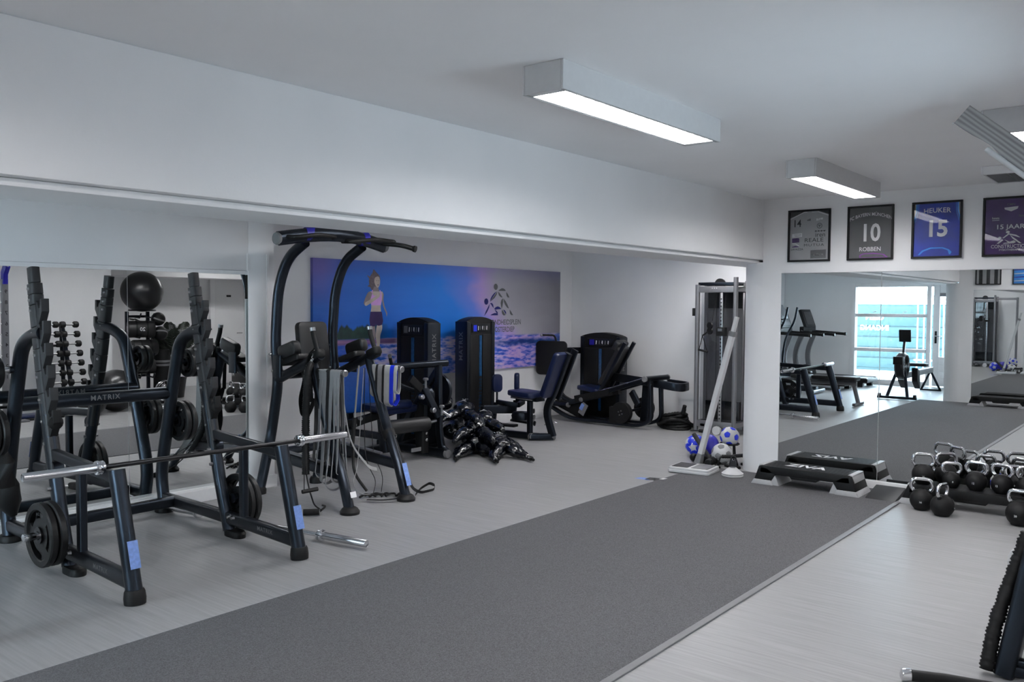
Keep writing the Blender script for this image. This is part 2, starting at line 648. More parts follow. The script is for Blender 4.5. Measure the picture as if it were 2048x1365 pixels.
# window beside the camera (outside the picture; its daylight falls on the beam and the lamps' flanks)
w2 = MB()
w2.box(3.3, 4.05, YR - 0.12, YR + 0.01, 1.44, 1.49).box(3.3, 4.05, YR - 0.12, YR + 0.01, 2.05, 2.1)
for x in (3.3, 4.0):
    w2.box(x, x + 0.05, YR - 0.12, YR + 0.01, 1.49, 2.05)
w2o = struct(w2.build('window_2', 'trim', bevel=0.004))
MB().box(3.35, 4.0, YR - 0.08, YR - 0.074, 1.49, 2.05).build('pane', 'glass', w2o, smooth=False)
d = struct(MB().box(9.62, 10.30, -2.6, -2.56, 0.01, 2.2).build('door_1', 'wall', bevel=0.004))
fr = MB()
fr.box(9.52, 9.62, -2.6, -2.53, 0, 2.3).box(10.30, 10.40, -2.6, -2.53, 0, 2.3).box(9.52, 10.4, -2.6, -2.53, 2.2, 2.3)
fr.build('door_frame', 'trim', d, bevel=0.004)
MB().box(9.9, 10.0, -2.562, -2.555, 1.75, 1.79).build('door_sign', 'blackmat', d)
MB().tube([(10.22, -2.56, 1.02), (10.22, -2.50, 1.02), (10.10, -2.50, 1.02)], 0.010, 8).build('door_handle', 'steel', d)

# the annex behind the beam: wall with the long mirror
LM0, LM1 = 0.105, 1.90
w = MB()
w.box(0.9, 4.325, YW, YW + 0.22, LM1, ZC)
w.box(0.9, 4.42, YW + 0.03, YW + 0.2, 0, LM1 - 0.001)
w.box(0.9, 4.325, YW, YW + 0.024, 0, LM0)
w.box(4.325, 4.585, YW, YW + 0.012, 0, ZC)
w.box(4.42, 4.584, YW + 0.012, 6.62, 0, ZC)
w.box(0.9, 1.0, YW + 0.21, YB, 0, ZC)
struct(w.build('wall_mirror_side', 'wall', bevel=0.004))
t = MB()
t.box(4.505, 4.53, YW - 0.006, YW, 0, 2.05)
t.box(4.312, 4.325, YW - 0.004, YW, LM1, 2.05)
struct(t.build('trim_4', 'trim'))
struct(MB().box(4.31, 4.60, YW - 0.016, 6.63, 0, 0.11).build('baseboard_post', 'trim', bevel=0.005))
struct(MB().box(0.9, 4.312, YW - 0.07, YW + 0.001, 0, 0.10).build('baseboard_mirror', 'trim', bevel=0.004))
m3 = thing('wall_mirror', 'long wall mirror behind the squat rack, two panes with a seam', 'mirror', (2.6, 6.43, LM0))
for (a, b2) in ((0.95, 3.272), (3.276, 4.41)):
    MB().box(a, b2, 6.43, 6.434, LM0, LM1).build('mirror_pane', 'mirror', m3, smooth=False)
MB().box(0.95, 4.325, 6.41, 6.43, LM1 - 0.032, LM1 - 0.002).build('top_strip', 'trim', m3)
MB().box(4.314, 4.325, 6.418, 6.428, LM1 - 0.24, LM1 - 0.036).build('gap_shade_strip', 'blackmat', m3)  # black strip standing in for the shadow gap at the mirror's edge

w = MB()
w.box(XW, XA, YB, YB + 0.2, 0, ZC)
struct(w.build('wall_back', 'wall', smooth=False))
struct(MB().box(XW, XA, YB - 0.018, YB, 0, 0.11).build('baseboard_back', 'trim', bevel=0.005))
w = MB().box(XA, XA + 0.2, 3.36, YB, 0, ZC)
struct(w.build('wall_annex_end', 'wall', smooth=False))
struct(MB().box(XA - 0.018, XA, 3.36, YB, 0, 0.10).build('baseboard_annex', 'trim', bevel=0.005))
w = MB().box(XE + 0.5, XA, 3.36, 3.5, 0, ZC).box(XW, XN - 0.45, 3.36, 3.5, 0, ZC)
struct(w.build('wall_front_annex', 'wall', smooth=False))

# window wall at the near end of the annex
def window_wall():
    w = MB()
    X0, X1 = XW - 0.2, XW
    w.box(X0, X1, 3.36, 3.50, 0, ZC)
    w.box(X0, X1, 3.50, 6.02, 2.14, ZC)
    w.box(X0, X1, 6.02, YB, 0, ZC)
    struct(w.build('wall_window', 'wall', smooth=False))
    wd = struct(MB().box(XW - 0.14, XW - 0.04, 4.44, 4.52, 0.02, 2.14).build('window_1', 'trim', bevel=0.004))
    fr = MB()
    fr.box(XW - 0.14, XW + 0.02, 5.93, 6.02, 0, 2.14).box(XW - 0.14, XW + 0.02, 4.40, 5.93, 2.06, 2.14)
    fr.box(XW - 0.14, XW + 0.03, 4.52, 5.93, 0.0, 0.10)
    fr.build('window_frame', 'trim', wd, bevel=0.004)
    for z in (0.73, 1.46):
        MB().box(XW - 0.12, XW + 0.015, 4.52, 5.93, z - 0.035, z + 0.035).build('transom', 'trim', wd, bevel=0.004)
    for (z0, z1) in ((0.10, 0.695), (0.765, 1.425), (1.495, 2.06)):
        MB().box(XW - 0.09, XW - 0.084, 4.52, 5.93, z0, z1).build('pane', 'glass', wd, smooth=False)
    for y in (4.95, 5.55):
        MB().tube([(XW + 0.015, y, 1.52), (XW + 0.04, y, 1.53), (XW + 0.04, y - 0.07, 1.55)], 0.008, 8).build('window_catch', 'steel', wd)
    dr = MB()
    dr.box(XW - 0.12, XW - 0.06, 3.52, 3.64, 0.02, 2.12).box(XW - 0.12, XW - 0.06, 4.28, 4.40, 0.02, 2.12)
    dr.box(XW - 0.12, XW - 0.06, 3.64, 4.28, 1.93, 2.12).box(XW - 0.12, XW - 0.06, 3.64, 4.28, 0.02, 0.62)
    d = struct(dr.build('door_2', 'trim', bevel=0.004))
    for k in range(4):
        MB().box(XW - 0.06, XW - 0.05, 3.66, 4.26, 0.06 + 0.135 * k, 0.18 + 0.135 * k).build('plank', 'trim', d, bevel=0.003)
    MB().box(XW - 0.092, XW - 0.086, 3.64, 4.28, 0.62, 1.93).build('pane', 'glass', d, smooth=False)
    MB().box(XW - 0.08, XW - 0.05, 3.64, 4.28, 1.86, 1.93).build('blind_roll', 'greypl', d, bevel=0.003)
    MB().box(XW - 0.06, XW - 0.045, 4.32, 4.36, 0.9, 1.15).build('lock_plate', 'darksteel', d, bevel=0.003)
    MB().tube([(XW - 0.045, 4.34, 1.05), (XW, 4.34, 1.05), (XW, 4.22, 1.05)], 0.01, 8).build('door_handle', 'steel', d)
window_wall()

# outside, seen through the window in the mirror
g = struct(MB().box(-16, XW - 0.2, -6, 16, -0.22, -0.06).build('ground_outside', 'asphalt'))
cb = MB().box(-8.4, -8.2, 4.9, 14, -0.06, 1.72)
cont = cb.build('container_wall', 'teal')
recentre(cont, (-8.3, 9, 0))
tag(cont, 'teal steel hoarding with a white notice, outside the window', 'hoarding')
for k in range(6):
    MB().box(-8.2, -8.17, 4.9, 14, 0.02 + 0.28 * k, 0.27 + 0.28 * k).build('panel', 'teal', cont, bevel=0.01)
tx = MB()
lettering(tx, 'GEEN', 0.19, (-8.165, 7.0, 1.36), (0, 1, 0), (0, 0, 1), bold=0.03)
lettering(tx, 'INGANG', 0.19, (-8.165, 7.0, 1.08), (0, 1, 0), (0, 0, 1), bold=0.03)
tx.build('lettering', 'white', cont)
fe = MB()
for z in (0.35, 1.9):
    fe.box(-6.62, -6.58, 3.6, 5.6, z - 0.02, z + 0.02)
for z in (1.85, 2.25):
    fe.box(-8.4, -8.36, 4.9, 13.0, z - 0.03, z + 0.03)
fe_o = fe.build('railing', 'trim')
recentre(fe_o, (-6.6, 4.6, 0))
tag(fe_o, 'white upright railing outside beside the teal hoarding', 'railing')
for k in range(14):
    MB().cyl((-6.6, 3.65 + 0.145 * k, -0.06), (-6.6, 3.65 + 0.145 * k, 2.0), 0.015, 8).build('baluster', 'trim', fe_o)
br = thing('brick_pier', 'grey brick pier outside at the window edge', 'pier', (-4.3, 6.65, -0.06))
MB().box(-4.44, -4.16, 6.46, 6.84, -0.06, 1.30).build('mortar_core', 'greypl', br)
for k in range(17):
    z = -0.05 + 0.08 * k
    for j in range(2):
        MB().box(-4.45, -4.15, 6.45 + 0.2 * j, 6.64 + 0.2 * j, z, z + 0.07).build('brick', 'brick', br, bevel=0.004, seg=1)
MB().box(-4.5, -4.1, 6.40, 6.90, 1.31, 1.38).build('coping', 'trim', br, bevel=0.01)

# ------------------------------------------------------------------ ceiling lamps
def lamp(x0, y0, label, on=True, L=1.48, Wd=0.215, H=0.125, name='ceiling_light'):
    t = thing(name, label, 'light', (x0 + L / 2, y0 + Wd / 2, ZC))
    x1, y1, zb = x0 + L, y0 + Wd, ZC - H
    h = MB()
    h.box(x0, x1, y0, y0 + 0.012, zb, ZC).box(x0, x1, y1 - 0.012, y1, zb, ZC)
    h.box(x0, x0 + 0.012, y0 + 0.012, y1 - 0.012, zb, ZC).box(x1 - 0.012, x1, y0 + 0.012, y1 - 0.012, zb, ZC)
    h.box(x0 + 0.006, x1 - 0.006, y0 + 0.006, y1 - 0.006, ZC - 0.03, ZC - 0.004)
    h.build('housing', 'whitepl' if on else 'trim', t, bevel=0.002, seg=1)
    r = MB()
    r.box(x0 + 0.012, x1 - 0.012, y0 + 0.012, y0 + 0.022, zb + 0.002, zb + 0.012)
    r.box(x0 + 0.012, x1 - 0.012, y1 - 0.022, y1 - 0.012, zb + 0.002, zb + 0.012)
    r.box(x0 + 0.012, x0 + 0.05, y0 + 0.012, y1 - 0.012, zb + 0.002, zb + 0.012)
    r.box(x1 - 0.05, x1 - 0.012, y0 + 0.012, y1 - 0.012, zb + 0.002, zb + 0.012)
    r.build('rim', 'whitepl', t)
    MB().box(x0 + 0.03, x1 - 0.03, y0 + 0.02, y1 - 0.02, zb + 0.014, zb + 0.020).build('diffuser', 'lamp' if on else 'greypl', t)
    n = 16
    lv = MB()
    for k in range(1, n):
        xx = x0 + 0.05 + (L - 0.1) * k / n
        lv.box(xx - 0.0015, xx + 0.0015, y0 + 0.022, y1 - 0.022, zb + 0.001, zb + 0.013)
    lv.box(x0 + 0.05, x1 - 0.05, (y0 + y1) / 2 - 0.002, (y0 + y1) / 2 + 0.002, zb + 0.001, zb + 0.013)
    lv.build('louvre', 'whitepl' if on else 'greypl', t)
    return t
lamp(2.94, 2.115, 'nearest lit long box lamp on the ceiling above the carpet runner')
lamp(5.93, 2.125, 'second lit box lamp, nearer the framed shirts above the carpet runner')
lamp(5.04, 0.74, 'lit box lamp behind the wooden board end')
lamp(7.02, 1.0, 'unlit louvred box lamp near the framed shirts', on=False, L=0.60, Wd=0.32, H=0.06)
# lamps of the same rows outside the picture
lamp(-0.33, 2.12, 'lit box lamp behind the camera over the carpet runner')
lamp(0.6, 0.74, 'lit box lamp above the camera beside the wall')
lamp(7.3, 5.4, 'lit box lamp of the annex above the weight machines')
lamp(4.3, 4.75, 'lit box lamp of the annex beyond the pull-up tower')
lamp(8.8, 4.6, 'lit box lamp of the annex near the pulley machine')
lamp(-1.9, 5.2, 'lit box lamp of the annex near the window')
lamp(8.3, -1.2, 'lit box lamp of the hall beyond the shirts wall')

# ------------------------------------------------------------------ squat rack
class Bolts:
    '''Collects bolt heads and builds each as an object of its own.'''
    def __init__(s):
        s.q = []
    def build(s, name, m, parent):
        for p, d, r, h in s.q:
            MB().cyl(p, p + d * h, r, 10, r * 0.7).build(name, m, parent)

def bolt(mb, p, d, r=0.011, h=0.008):
    p, d = Vector(p), Vector(d).normalized()
    mb.q.append((p, d, r, h))

def squat_rack():
    t = thing('squat_rack', 'black steel squat rack in front of the long wall mirror', 'rack', (2.83, 5.3, 0))
    XL, XR = 2.29, 3.37
    up0, up1 = Vector((0, 5.235, 0.03)), Vector((0, 5.668, 1.83))
    def upy(z):
        pts = [(0.03, 5.235), (0.387, 5.345), (0.75, 5.442), (1.18, 5.545), (1.83, 5.668)]
        for (a, ya), (b, yb) in zip(pts, pts[1:]):
            if z <= b:
                return ya + (yb - ya) * (z - a) / (b - a)
        return pts[-1][1]
    for X, sg in ((XL, -1), (XR, 1)):
        # front post, hollow oval tube
        fp = [(X, 4.455, 0.045), (X, 4.535, 0.33), (X, 4.64, 0.70)]
        MB().tube(fillet(fp, 0.1), 0.044, 20, up=(0, 1, 0), ry=0.048).build('front_post', 'black', t)
        MB().lathe((X, 4.452, 0), (0, 0.06, 1), [(0.056, 0), (0.058, 0.03), (0.054, 0.066), (0.048, 0.078)], 24).build('foot', 'rubber', t)
        s_ = MB().cbox((X, 4.4565, 0.265), (0.058, 0.0015, 0.15), Matrix.Rotation(-0.27, 3, 'X'))
        s_.build('warning_sticker', 'sticker', t, label='pale blue warning sticker')
        # upright with cladding
        MB().tube([(X, upy(z), z) for z in (0.03, 0.387, 0.75, 1.0)], 0.040, 18, up=(0, 1, 0), ry=0.046).build('upright', 'black', t)
        zz = [0.735, 0.86, 0.985, 1.125, 1.26, 1.395, 1.53, 1.665, 1.74, 1.80]
        zz = [0.60, 0.80, 0.93, 1.06, 1.195, 1.33, 1.465, 1.60, 1.665, 1.735]
        for k, (a, b) in enumerate(zip(zz, zz[1:])):
            g = 0.003
            sc = 0.9 if k == 0 else 1.0
            prof = rrect(0.070, 0.088, 0.018, 3)
            MB().sweep([(X, upy(a + g), a + g), (X, upy(b - g), b - g)], prof, up=(0, 1, 0)).build('cladding_block', 'clad', t)
            bo = Bolts()
            zc = b - 0.035
            bolt(bo, (X - 0.035, upy(zc) + 0.012, zc), (-1, 0, 0))
            bolt(bo, (X + 0.035, upy(zc) + 0.012, zc), (1, 0, 0))
            bo.build('bolt', 'steel', t)
        MB().sweep([(X, upy(1.738), 1.738), (X, upy(1.83), 1.835)], rrect(0.058, 0.072, 0.016, 3), up=(0, 1, 0)).build('top_cap', 'clad', t, bevel=0.004)
        # bar catches
        for k in range(6):
            z = 0.93 + 0.134 * k
            y = upy(z) - 0.040
            hk = [(0.0, -0.055), (0.0, 0.065), (-0.028, 0.05), (-0.040, 0.020), (-0.055, 0.020), (-0.058, 0.075), (-0.082, 0.078), (-0.084, 0.0), (-0.062, -0.04), (-0.02, -0.11), (0.0, -0.12)]
            MB().prism([(a, b) for a, b in hk], (X, y, z - 0.035), (0, 1, 0), (0, 0, 1), 0.046).build('bar_catch', 'clad' if k else 'blackmat', t, bevel=0.004)
        # adjuster knob low on the cladding
        kb = MB().lathe((X, upy(0.90) - 0.05, 0.895), (0, -1, 0), [(0.02, 0), (0.02, 0.02), (0.042, 0.025), (0.044, 0.05), (0.03, 0.06)], 14)
        kb.build('adjuster_knob', 'blackmat', t)
        # rear bent tube
        rp = [(X, 6.09, 0.05), (X, 6.135, 0.32), (X, 6.04, 0.70), (X, 5.935, 1.08), (X, 5.85, 1.35), (X, 5.68, 1.415), (X, 5.53, 1.43)]
        MB().tube(fillet(rp, [0.12, 0.15, 0.1, 0.13, 0.1], 6), 0.044, 18, up=(1, 0, 0)).build('rear_tube', 'black', t)
        MB().lathe((X, 6.09, 0), (0, 0, 1), [(0.07, 0), (0.072, 0.025), (0.06, 0.05)], 20).build('foot', 'rubber', t)
        # base rail, upright foot
        MB().bar([(X, 6.10, 0.125), (X, 5.05, 0.125), (X, 4.50, 0.115)], 0.06, 0.092, 0.02).build('base_rail', 'black', t)
        ft = [(0.07 * math.cos(a * PI / 12) + (0.05 if math.cos(a * PI / 12) > 0 else 0), 0.05 * math.sin(a * PI / 12)) for a in range(24)]
        MB().rings([[Vector((X + y_ * k, 5.19 - x_ * k, z)) for x_, y_ in ft] for z, k in ((0, 1.0), (0.03, 1.02), (0.045, 0.9))]).build('foot', 'rubber', t)
        # safety rail between upright and front post, with brace
        MB().bar([(X, upy(0.72) - 0.01, 0.705), (X, 4.63, 0.655)], 0.052, 0.062, 0.012).build('safety_rail', 'black', t)
        MB().bar([(X, 5.06, 0.64), (X, 5.06, 0.16)], 0.045, 0.06, 0.012, up=(0, 1, 0)).build('brace', 'black', t)
        lg = MB()
        lettering(lg, 'MATRIX', 0.042, (X - 0.0312, 4.78, 0.125), (0, -1, 0), (0, 0, 1), 0.015, space=1.15)
        lg.build('lettering', 'greyp', t, smooth=False)
        bo = Bolts()
        for (y, z) in ((upy(0.60), 0.60), (upy(0.50), 0.50), (5.17, 0.15), (5.12, 0.15)):
            bolt(bo, (X - 0.040, y, z), (-1, 0, 0), 0.014, 0.02)
            bolt(bo, (X + 0.040, y, z), (1, 0, 0), 0.014, 0.02)
        bo.build('bolt', 'steel', t)
        lg = MB()
        lg.lathe((X, upy(0.62) - 0.02, 0.62), (1, 0, 0), [(0.045, -0.03), (0.045, 0.03)], 18)
        lg.build('gusset', 'black', t)
        # storage pegs for plates, pointing outwards
        for (y, z, L, r) in ((5.24, 0.262, 0.21 if sg < 0 else 0.15, 0.024), (6.02, 0.775, 0.17, 0.024), (5.90, 1.19, 0.15, 0.016)):
            MB().cyl((X + sg * 0.03, y, z), (X + sg * (0.04 + L), y, z), r, 16).build('storage_peg', 'chrome', t)
            MB().cyl((X + sg * 0.03, y, z), (X + sg * 0.06, y, z), r * 1.5, 16).build('peg_collar', 'black', t)
    MB().tube([(XL, 5.985, 0.955), (XR, 5.985, 0.955)], 0.046, 20).build('cross_tube', 'black', t)
    MB().bar([(XL, 5.93, 0.125), (XR, 5.93, 0.125)], 0.06, 0.09, 0.02).build('base_cross_rail', 'black', t)
    lg = MB()
    lettering(lg, 'MATRIX', 0.05, (2.86, 5.9385, 0.962), (1, 0, 0), (0, 0.1, 1), 0.015, space=1.2)
    lettering(lg, 'MATRIX', 0.05, (2.86, 6.0315, 0.962), (-1, 0, 0), (0, -0.1, 1), 0.015, space=1.2)
    lg.build('lettering', 'greyp', t, smooth=False)


    return t
rack = squat_rack()

# weight plates: spoked rubber discs lying on their pegs (axis along x)
def plate_proto(r, label):
    t = local_thing('weight_plate', label, 'weight plate', 'rubber plates on the rack pegs')
    hw = 0.022
    n = 40
    body = MB()
    ro, ri = r, r * 0.80
    body.lathe((0, 0, 0), (1, 0, 0), [(ri, -hw), (ro - 0.008, -hw), (ro, -hw + 0.008), (ro, hw - 0.008), (ro - 0.008, hw), (ri, hw), (ri - 0.008, hw * 0.55), (ri - 0.008, -hw * 0.55)], n, closed=True)
    rim_ = body.build('rim', 'plate', t)
    web = MB()
    # web with three grip openings
    rw0, rw1 = 0.055, ri - 0.004
    for k in range(3):
        a0 = 2 * PI * k / 3 + 0.36
        a1 = 2 * PI * (k + 1) / 3 - 0.36
        # solid sector between openings
        b0 = 2 * PI * k / 3 - 0.36
        b1 = 2 * PI * k / 3 + 0.36
        sec = [(rw1 * math.cos(b0 + (b1 - b0) * i / 6), rw1 * math.sin(b0 + (b1 - b0) * i / 6)) for i in range(7)]
        sec += [(0.04 * math.cos(b1 - (b1 - b0) * i / 3), 0.04 * math.sin(b1 - (b1 - b0) * i / 3)) for i in range(4)]
        web.prism(sec, (0, 0, 0), (0, 1, 0), (0, 0, 1), hw * 0.9)
        rm = r * 0.52
        sec = [(rm * math.cos(a0 + (a1 - a0) * i / 8), rm * math.sin(a0 + (a1 - a0) * i / 8)) for i in range(9)]
        sec += [(0.03 * math.cos(a1), 0.03 * math.sin(a1)), (0.03 * math.cos(a0), 0.03 * math.sin(a0))]
        web.prism(sec, (0, 0, 0), (0, 1, 0), (0, 0, 1), hw * 0.9)
    web.build('web', 'plate', t)
    MB().lathe((0, 0, 0), (1, 0, 0), [(0.026, -hw), (0.05, -hw), (0.05, hw), (0.026, hw)], 24, closed=True).build('hub', 'darksteel', t)
    lt = MB()
    for sd in (-1, 1):
        for i, ch in enumerate('KG20'):
            a = PI / 2 + (0.30 - 0.2 * i)
            rr_ = r * 0.64
            lettering(lt, ch, r * 0.13, (sd * hw * 0.47, rr_ * math.cos(a) * -sd, rr_ * math.sin(a)), (0, -sd * math.sin(a), -math.cos(a) if sd > 0 else -math.cos(a)), (0, -sd * math.cos(a), math.sin(a)))
    lt.build('lettering', 'greyp', rim_, smooth=False)
    return t

PB = plate_proto(0.192, 'large black rubber plate, outermost on the low peg of the near rack side')
PM = plate_proto(0.155, 'medium black rubber plate, outermost on the middle peg of the near rack side')
PS = plate_proto(0.108, 'small black rubber plate, outer one on the highest peg of the near rack side')
PB.location = (2.140, 5.24, 0.262)
copy_tree(PB, (2.192, 5.24, 0.262), label='large black rubber plate, innermost on the low peg of the near rack side', rx=0.9)
copy_tree(PB, (3.445, 5.24, 0.238), label='large black rubber plate, inner one on the low peg beside the tower', rx=0.5)
copy_tree(PB, (3.495, 5.24, 0.236), label='large black rubber plate, outer one on the low peg beside the tower', rx=2.2)
PM.location = (2.155, 6.02, 0.78)
copy_tree(PM, (2.205, 6.02, 0.78), label='medium black rubber plate, inner one on the middle peg of the near rack side', rx=1.0)
copy_tree(PM, (3.445, 6.00, 0.735), label='medium black rubber plate, inner one on the middle peg of the far rack side', rx=0.4)
copy_tree(PM, (3.495, 6.00, 0.735), label='medium black rubber plate, outer one on the middle peg of the far rack side', rx=1.7)
PS.location = (2.15, 5.90, 1.176)
copy_tree(PS, (3.46, 5.90, 1.176), label='small black rubber plate, inner one on the highest peg of the far rack side', rx=1.3)
copy_tree(PS, (3.51, 5.90, 1.176), label='small black rubber plate, outer one on the highest peg of the far rack side', rx=0.2)

def barbell(label, a, b, grip='darksteel'):
    a, b = Vector(a), Vector(b)
    d = (b - a).normalized()
    L = (b - a).length
    t = thing('barbell', label, 'barbell', tuple((a + b) / 2))
    s = 0.415
    MB().cyl(a + d * (s - 0.02), b - d * (s - 0.02), 0.0145, 16).build('shaft', grip, t)
    for p, q in ((a, d), (b, -d)):
        sl = MB().lathe(p, q, [(0.018, 0.002), (0.022, 0), (0.025, 0.004), (0.025, s - 0.03)], 24).build('sleeve', 'barsteel', t)
        MB().lathe(p + q * (s - 0.04), q, [(0.026, 0), (0.038, 0.003), (0.040, 0.014), (0.028, 0.020), (0.028, 0.026), (0.038, 0.030), (0.037, 0.042), (0.020, 0.046)], 24).build('collar', 'chrome', sl)
    return t
barbell('chrome-ended barbell resting across the rack safety rails', (1.845, 4.735, 0.712), (3.985, 4.735, 0.698))
barbell('all-chrome barbell lying on the floor under the rack', (3.775, 4.275, 0.042), (3.46, 6.27, 0.042), 'chrome')

# mesh strap bag hanging on the near rear tube of the rack
bg = MB()
bg.tube([(2.26, 6.16, 0.72), (2.25, 6.17, 0.58), (2.26, 6.18, 0.42), (2.28, 6.17, 0.30), (2.30, 6.15, 0.20)], 0.085, 16, scale=[0.35, 0.85, 1.0, 0.9, 0.25])
bo_ = bg.build('strap_bundle', 'rubber')
for v in bo_.data.vertices:
    v.co.y -= 0.10
recentre(bo_, (2.26, 6.06, 0.7))
tag(bo_, 'bundled black mesh strap hanging on the near rear rack tube', 'strap')

def _k_rack(y):
    return 1.0 + 0.031 * max(0.0, min(1.15, (y - 4.5) / 1.6))
def _rackmap(p):
    k = _k_rack(p.y)
    return Vector((p.x * k, p.y * k, p.z + (k - 1) * (p.z - CAM_H) * max(0.0, min(1.0, p.z / 0.35))))
# the rack stands slightly askew to the wall: its rear is set a little further along and back
warp([rack, bo_], _rackmap)
for o in [q for q in bpy.data.objects if q.name.startswith('weight_plate')]:
    q = _rackmap(o.location)
    o.location = q

# ------------------------------------------------------------------ knee-raise and pull-up tower
def tower():
    t = thing('knee_raise_tower', 'tall black pull-up and knee raise tower hung with bands', 'exercise machine', (4.65, 5.7, 0))
    XL, XR = 4.35, 4.95
    for X in (XL, XR):
        rl = [(X - 0.03, 6.25, 0.03), (X, 6.13, 0.50), (X, 6.02, 0.98), (X, 6.065, 1.28), (X, 6.02, 1.75), (X, 5.89, 2.0), (X, 5.66, 2.115)]
        MB().tube(fillet(rl, [0.1, 0.15, 0.2, 0.14, 0.16], 7), 0.043, 18, up=(1, 0, 0)).build('rear_upright', 'black', t)
        MB().lathe((X - 0.03, 6.255, 0), (0, 0, 1), [(0.058, 0), (0.06, 0.035), (0.048, 0.06)], 20).build('foot', 'rubber', t)
        fl = [(X, 5.125, 0.03), (X, 5.20, 0.26), (X, 5.39, 0.68), (X, 5.58, 1.17)]
        MB().tube(fillet(fl, 0.1), 0.041, 18, up=(0, 1, 0)).build('front_leg', 'black', t)
        MB().lathe((X, 5.12, 0), (0, 0, 1), [(0.075, 0), (0.078, 0.02), (0.06, 0.045), (0.045, 0.055)], 24).build('foot', 'rubber', t)
        MB().bar([(X, 6.17, 0.36), (X, 5.24, 0.29)], 0.05, 0.085, 0.018).build('side_rail', 'black', t)
        MB().bar([(X - 0.0, 6.0, 0.405), (X, 5.42, 0.36)], 0.03, 0.018, 0.004).build('rail_strip', 'silver', t)
        sx = 1 if X > 4.6 else -1
        MB().tube([(X, 6.04, 0.985), (X, 5.60, 1.16), (X, 5.47, 1.215)], 0.041, 18).build('arm', 'black', t)
        MB().pad((X, 5.515, 1.215), (0, 1, -0.38), (1, 0, 0), 0.14, 0.09, 0.07, 0.03).build('arm_head', 'blackmat', t)
        g = [(X, 5.50, 1.24), (X, 5.555, 1.36), (X, 5.565, 1.41)]
        MB().tube(g, 0.020, 14).build('hand_grip', 'rubber', t)
        MB().cyl((X, 5.565, 1.405), (X, 5.57, 1.432), 0.023, 16).build('grip_cap', 'steel', t)
        # elbow pad and side bolster
        MB().pad((X, 5.80, 1.165), (0, 1, -0.3), (1, 0, 0), 0.25, 0.13, 0.05, 0.03).build('elbow_pad', 'pad', t, label='black padded arm rest')
        MB().pad((X + sx * 0.055, 5.80, 1.245), (0, 1, -0.3), (0, 0.3, 1), 0.24, 0.115, 0.07, 0.04).build('side_bolster', 'pad', t)
        MB().bar([(X + sx * 0.098, 5.90, 1.20), (X + sx * 0.098, 5.90, 1.02)], 0.02, 0.10, 0.008, up=(0, 1, 0)).build('pad_bracket', 'black', t)
        # storage horn
        MB().cyl((X, 5.56, 1.10), (X, 5.18, 1.085), 0.017, 16).build('storage_horn', 'chrome', t)
        MB().lathe((X, 5.185, 1.085), (0, -1, 0), [(0.017, 0), (0.027, 0.0), (0.027, 0.016), (0.02, 0.022)], 20).build('horn_cap', 'steel', t)
        bo = Bolts()
        for z, y in ((1.20, 6.065), (1.06, 6.035)):
            bolt(bo, (X - 0.043, y, z), (-1, 0, 0), 0.012, 0.016)
            bolt(bo, (X + 0.043, y, z), (1, 0, 0), 0.012, 0.016)
        bo.build('bolt', 'steel', t)
    s_ = MB().cbox((4.35, 5.078, 0.155), (0.055, 0.002, 0.045), Matrix.Rotation(-0.3, 3, 'X')).build('white_sticker', 'white', t, label='small white sticker')
    MB().cbox((4.95, 5.112, 0.22), (0.05, 0.002, 0.19), Matrix.Rotation(-0.33, 3, 'X')).build('warning_sticker', 'sticker', t, label='pale warning sticker')
    # back rest
    c = Vector((4.66, 5.955, 1.19))
    up = Vector((0, 0.14, 1)).normalized()
    o = []
    for x, y in ((-0.15, 0.28), (0.15, 0.28), (0.155, 0.0), (0.125, -0.17), (0.085, -0.285), (-0.085, -0.285), (-0.125, -0.17), (-0.155, 0.0)):
        o.append(Vector((x, y, 0)))
    oo = fillet(o, 0.045, 4, closed=True)
    nz = Vector((1, 0, 0)).cross(up)
    R = []
    for s, d in ((0.92, -0.035), (0.98, -0.028), (1, -0.015), (1, 0.015), (0.98, 0.028), (0.92, 0.035)):
        R.append([c + Vector((1, 0, 0)) * (p.x * s) + up * (p.y * s) + nz * d for p in oo])
    MB().rings(R).build('back_pad', 'pad', t, label='dark grey padded back rest')
    MB().bar([(4.66, 6.03, 0.95), (4.66, 6.06, 1.35)], 0.10, 0.03, 0.006, up=(0, 1, 0)).build('pad_frame', 'black', t)
    MB().tube([(4.35, 6.05, 1.02), (4.95, 6.05, 1.02)], 0.036, 16).build('cross_tube', 'black', t)
    MB().tube([(4.35, 6.12, 0.36), (4.95, 6.12, 0.36)], 0.036, 16).build('cross_tube', 'black', t)
    MB().tube([(4.35, 6.06, 1.25), (4.95, 6.06, 1.25)], 0.022, 12).build('cross_tube', 'black', t)
    # bowed pull-up beam
    path = [(4.06 + 1.10 * k / 12, 5.62 - 0.05 * math.sin(PI * k / 12), 2.125 + 0.062 * math.sin(PI * k / 12)) for k in range(13)]
    MB().sweep(path, [(0.036 * math.cos(2 * PI * k / 20), 0.056 * math.sin(2 * PI * k / 20)) for k in range(20)], up=(0, 0, 1)).build('pull_up_beam', 'black', t)
    for x0, x1, xa, xb in ((4.14, 4.54, 4.12, 4.55), (4.70, 5.14, 4.68, 5.20)):
        g = [(xa, 5.60, 2.14), (xa + 0.02, 5.49, 2.135), ((xa + xb) / 2, 5.46, 2.165), (xb - 0.02, 5.49, 2.16), (xb, 5.60, 2.16)]
        MB().tube(fillet(g, 0.05, 5), 0.018, 14).build('grip_bar', 'rubber', t)
    MB().tube(fillet([(5.12, 5.60, 2.15), (5.18, 5.42, 2.13), (5.24, 5.33, 2.10)], 0.06), 0.021, 14).build('end_grip', 'rubber', t)
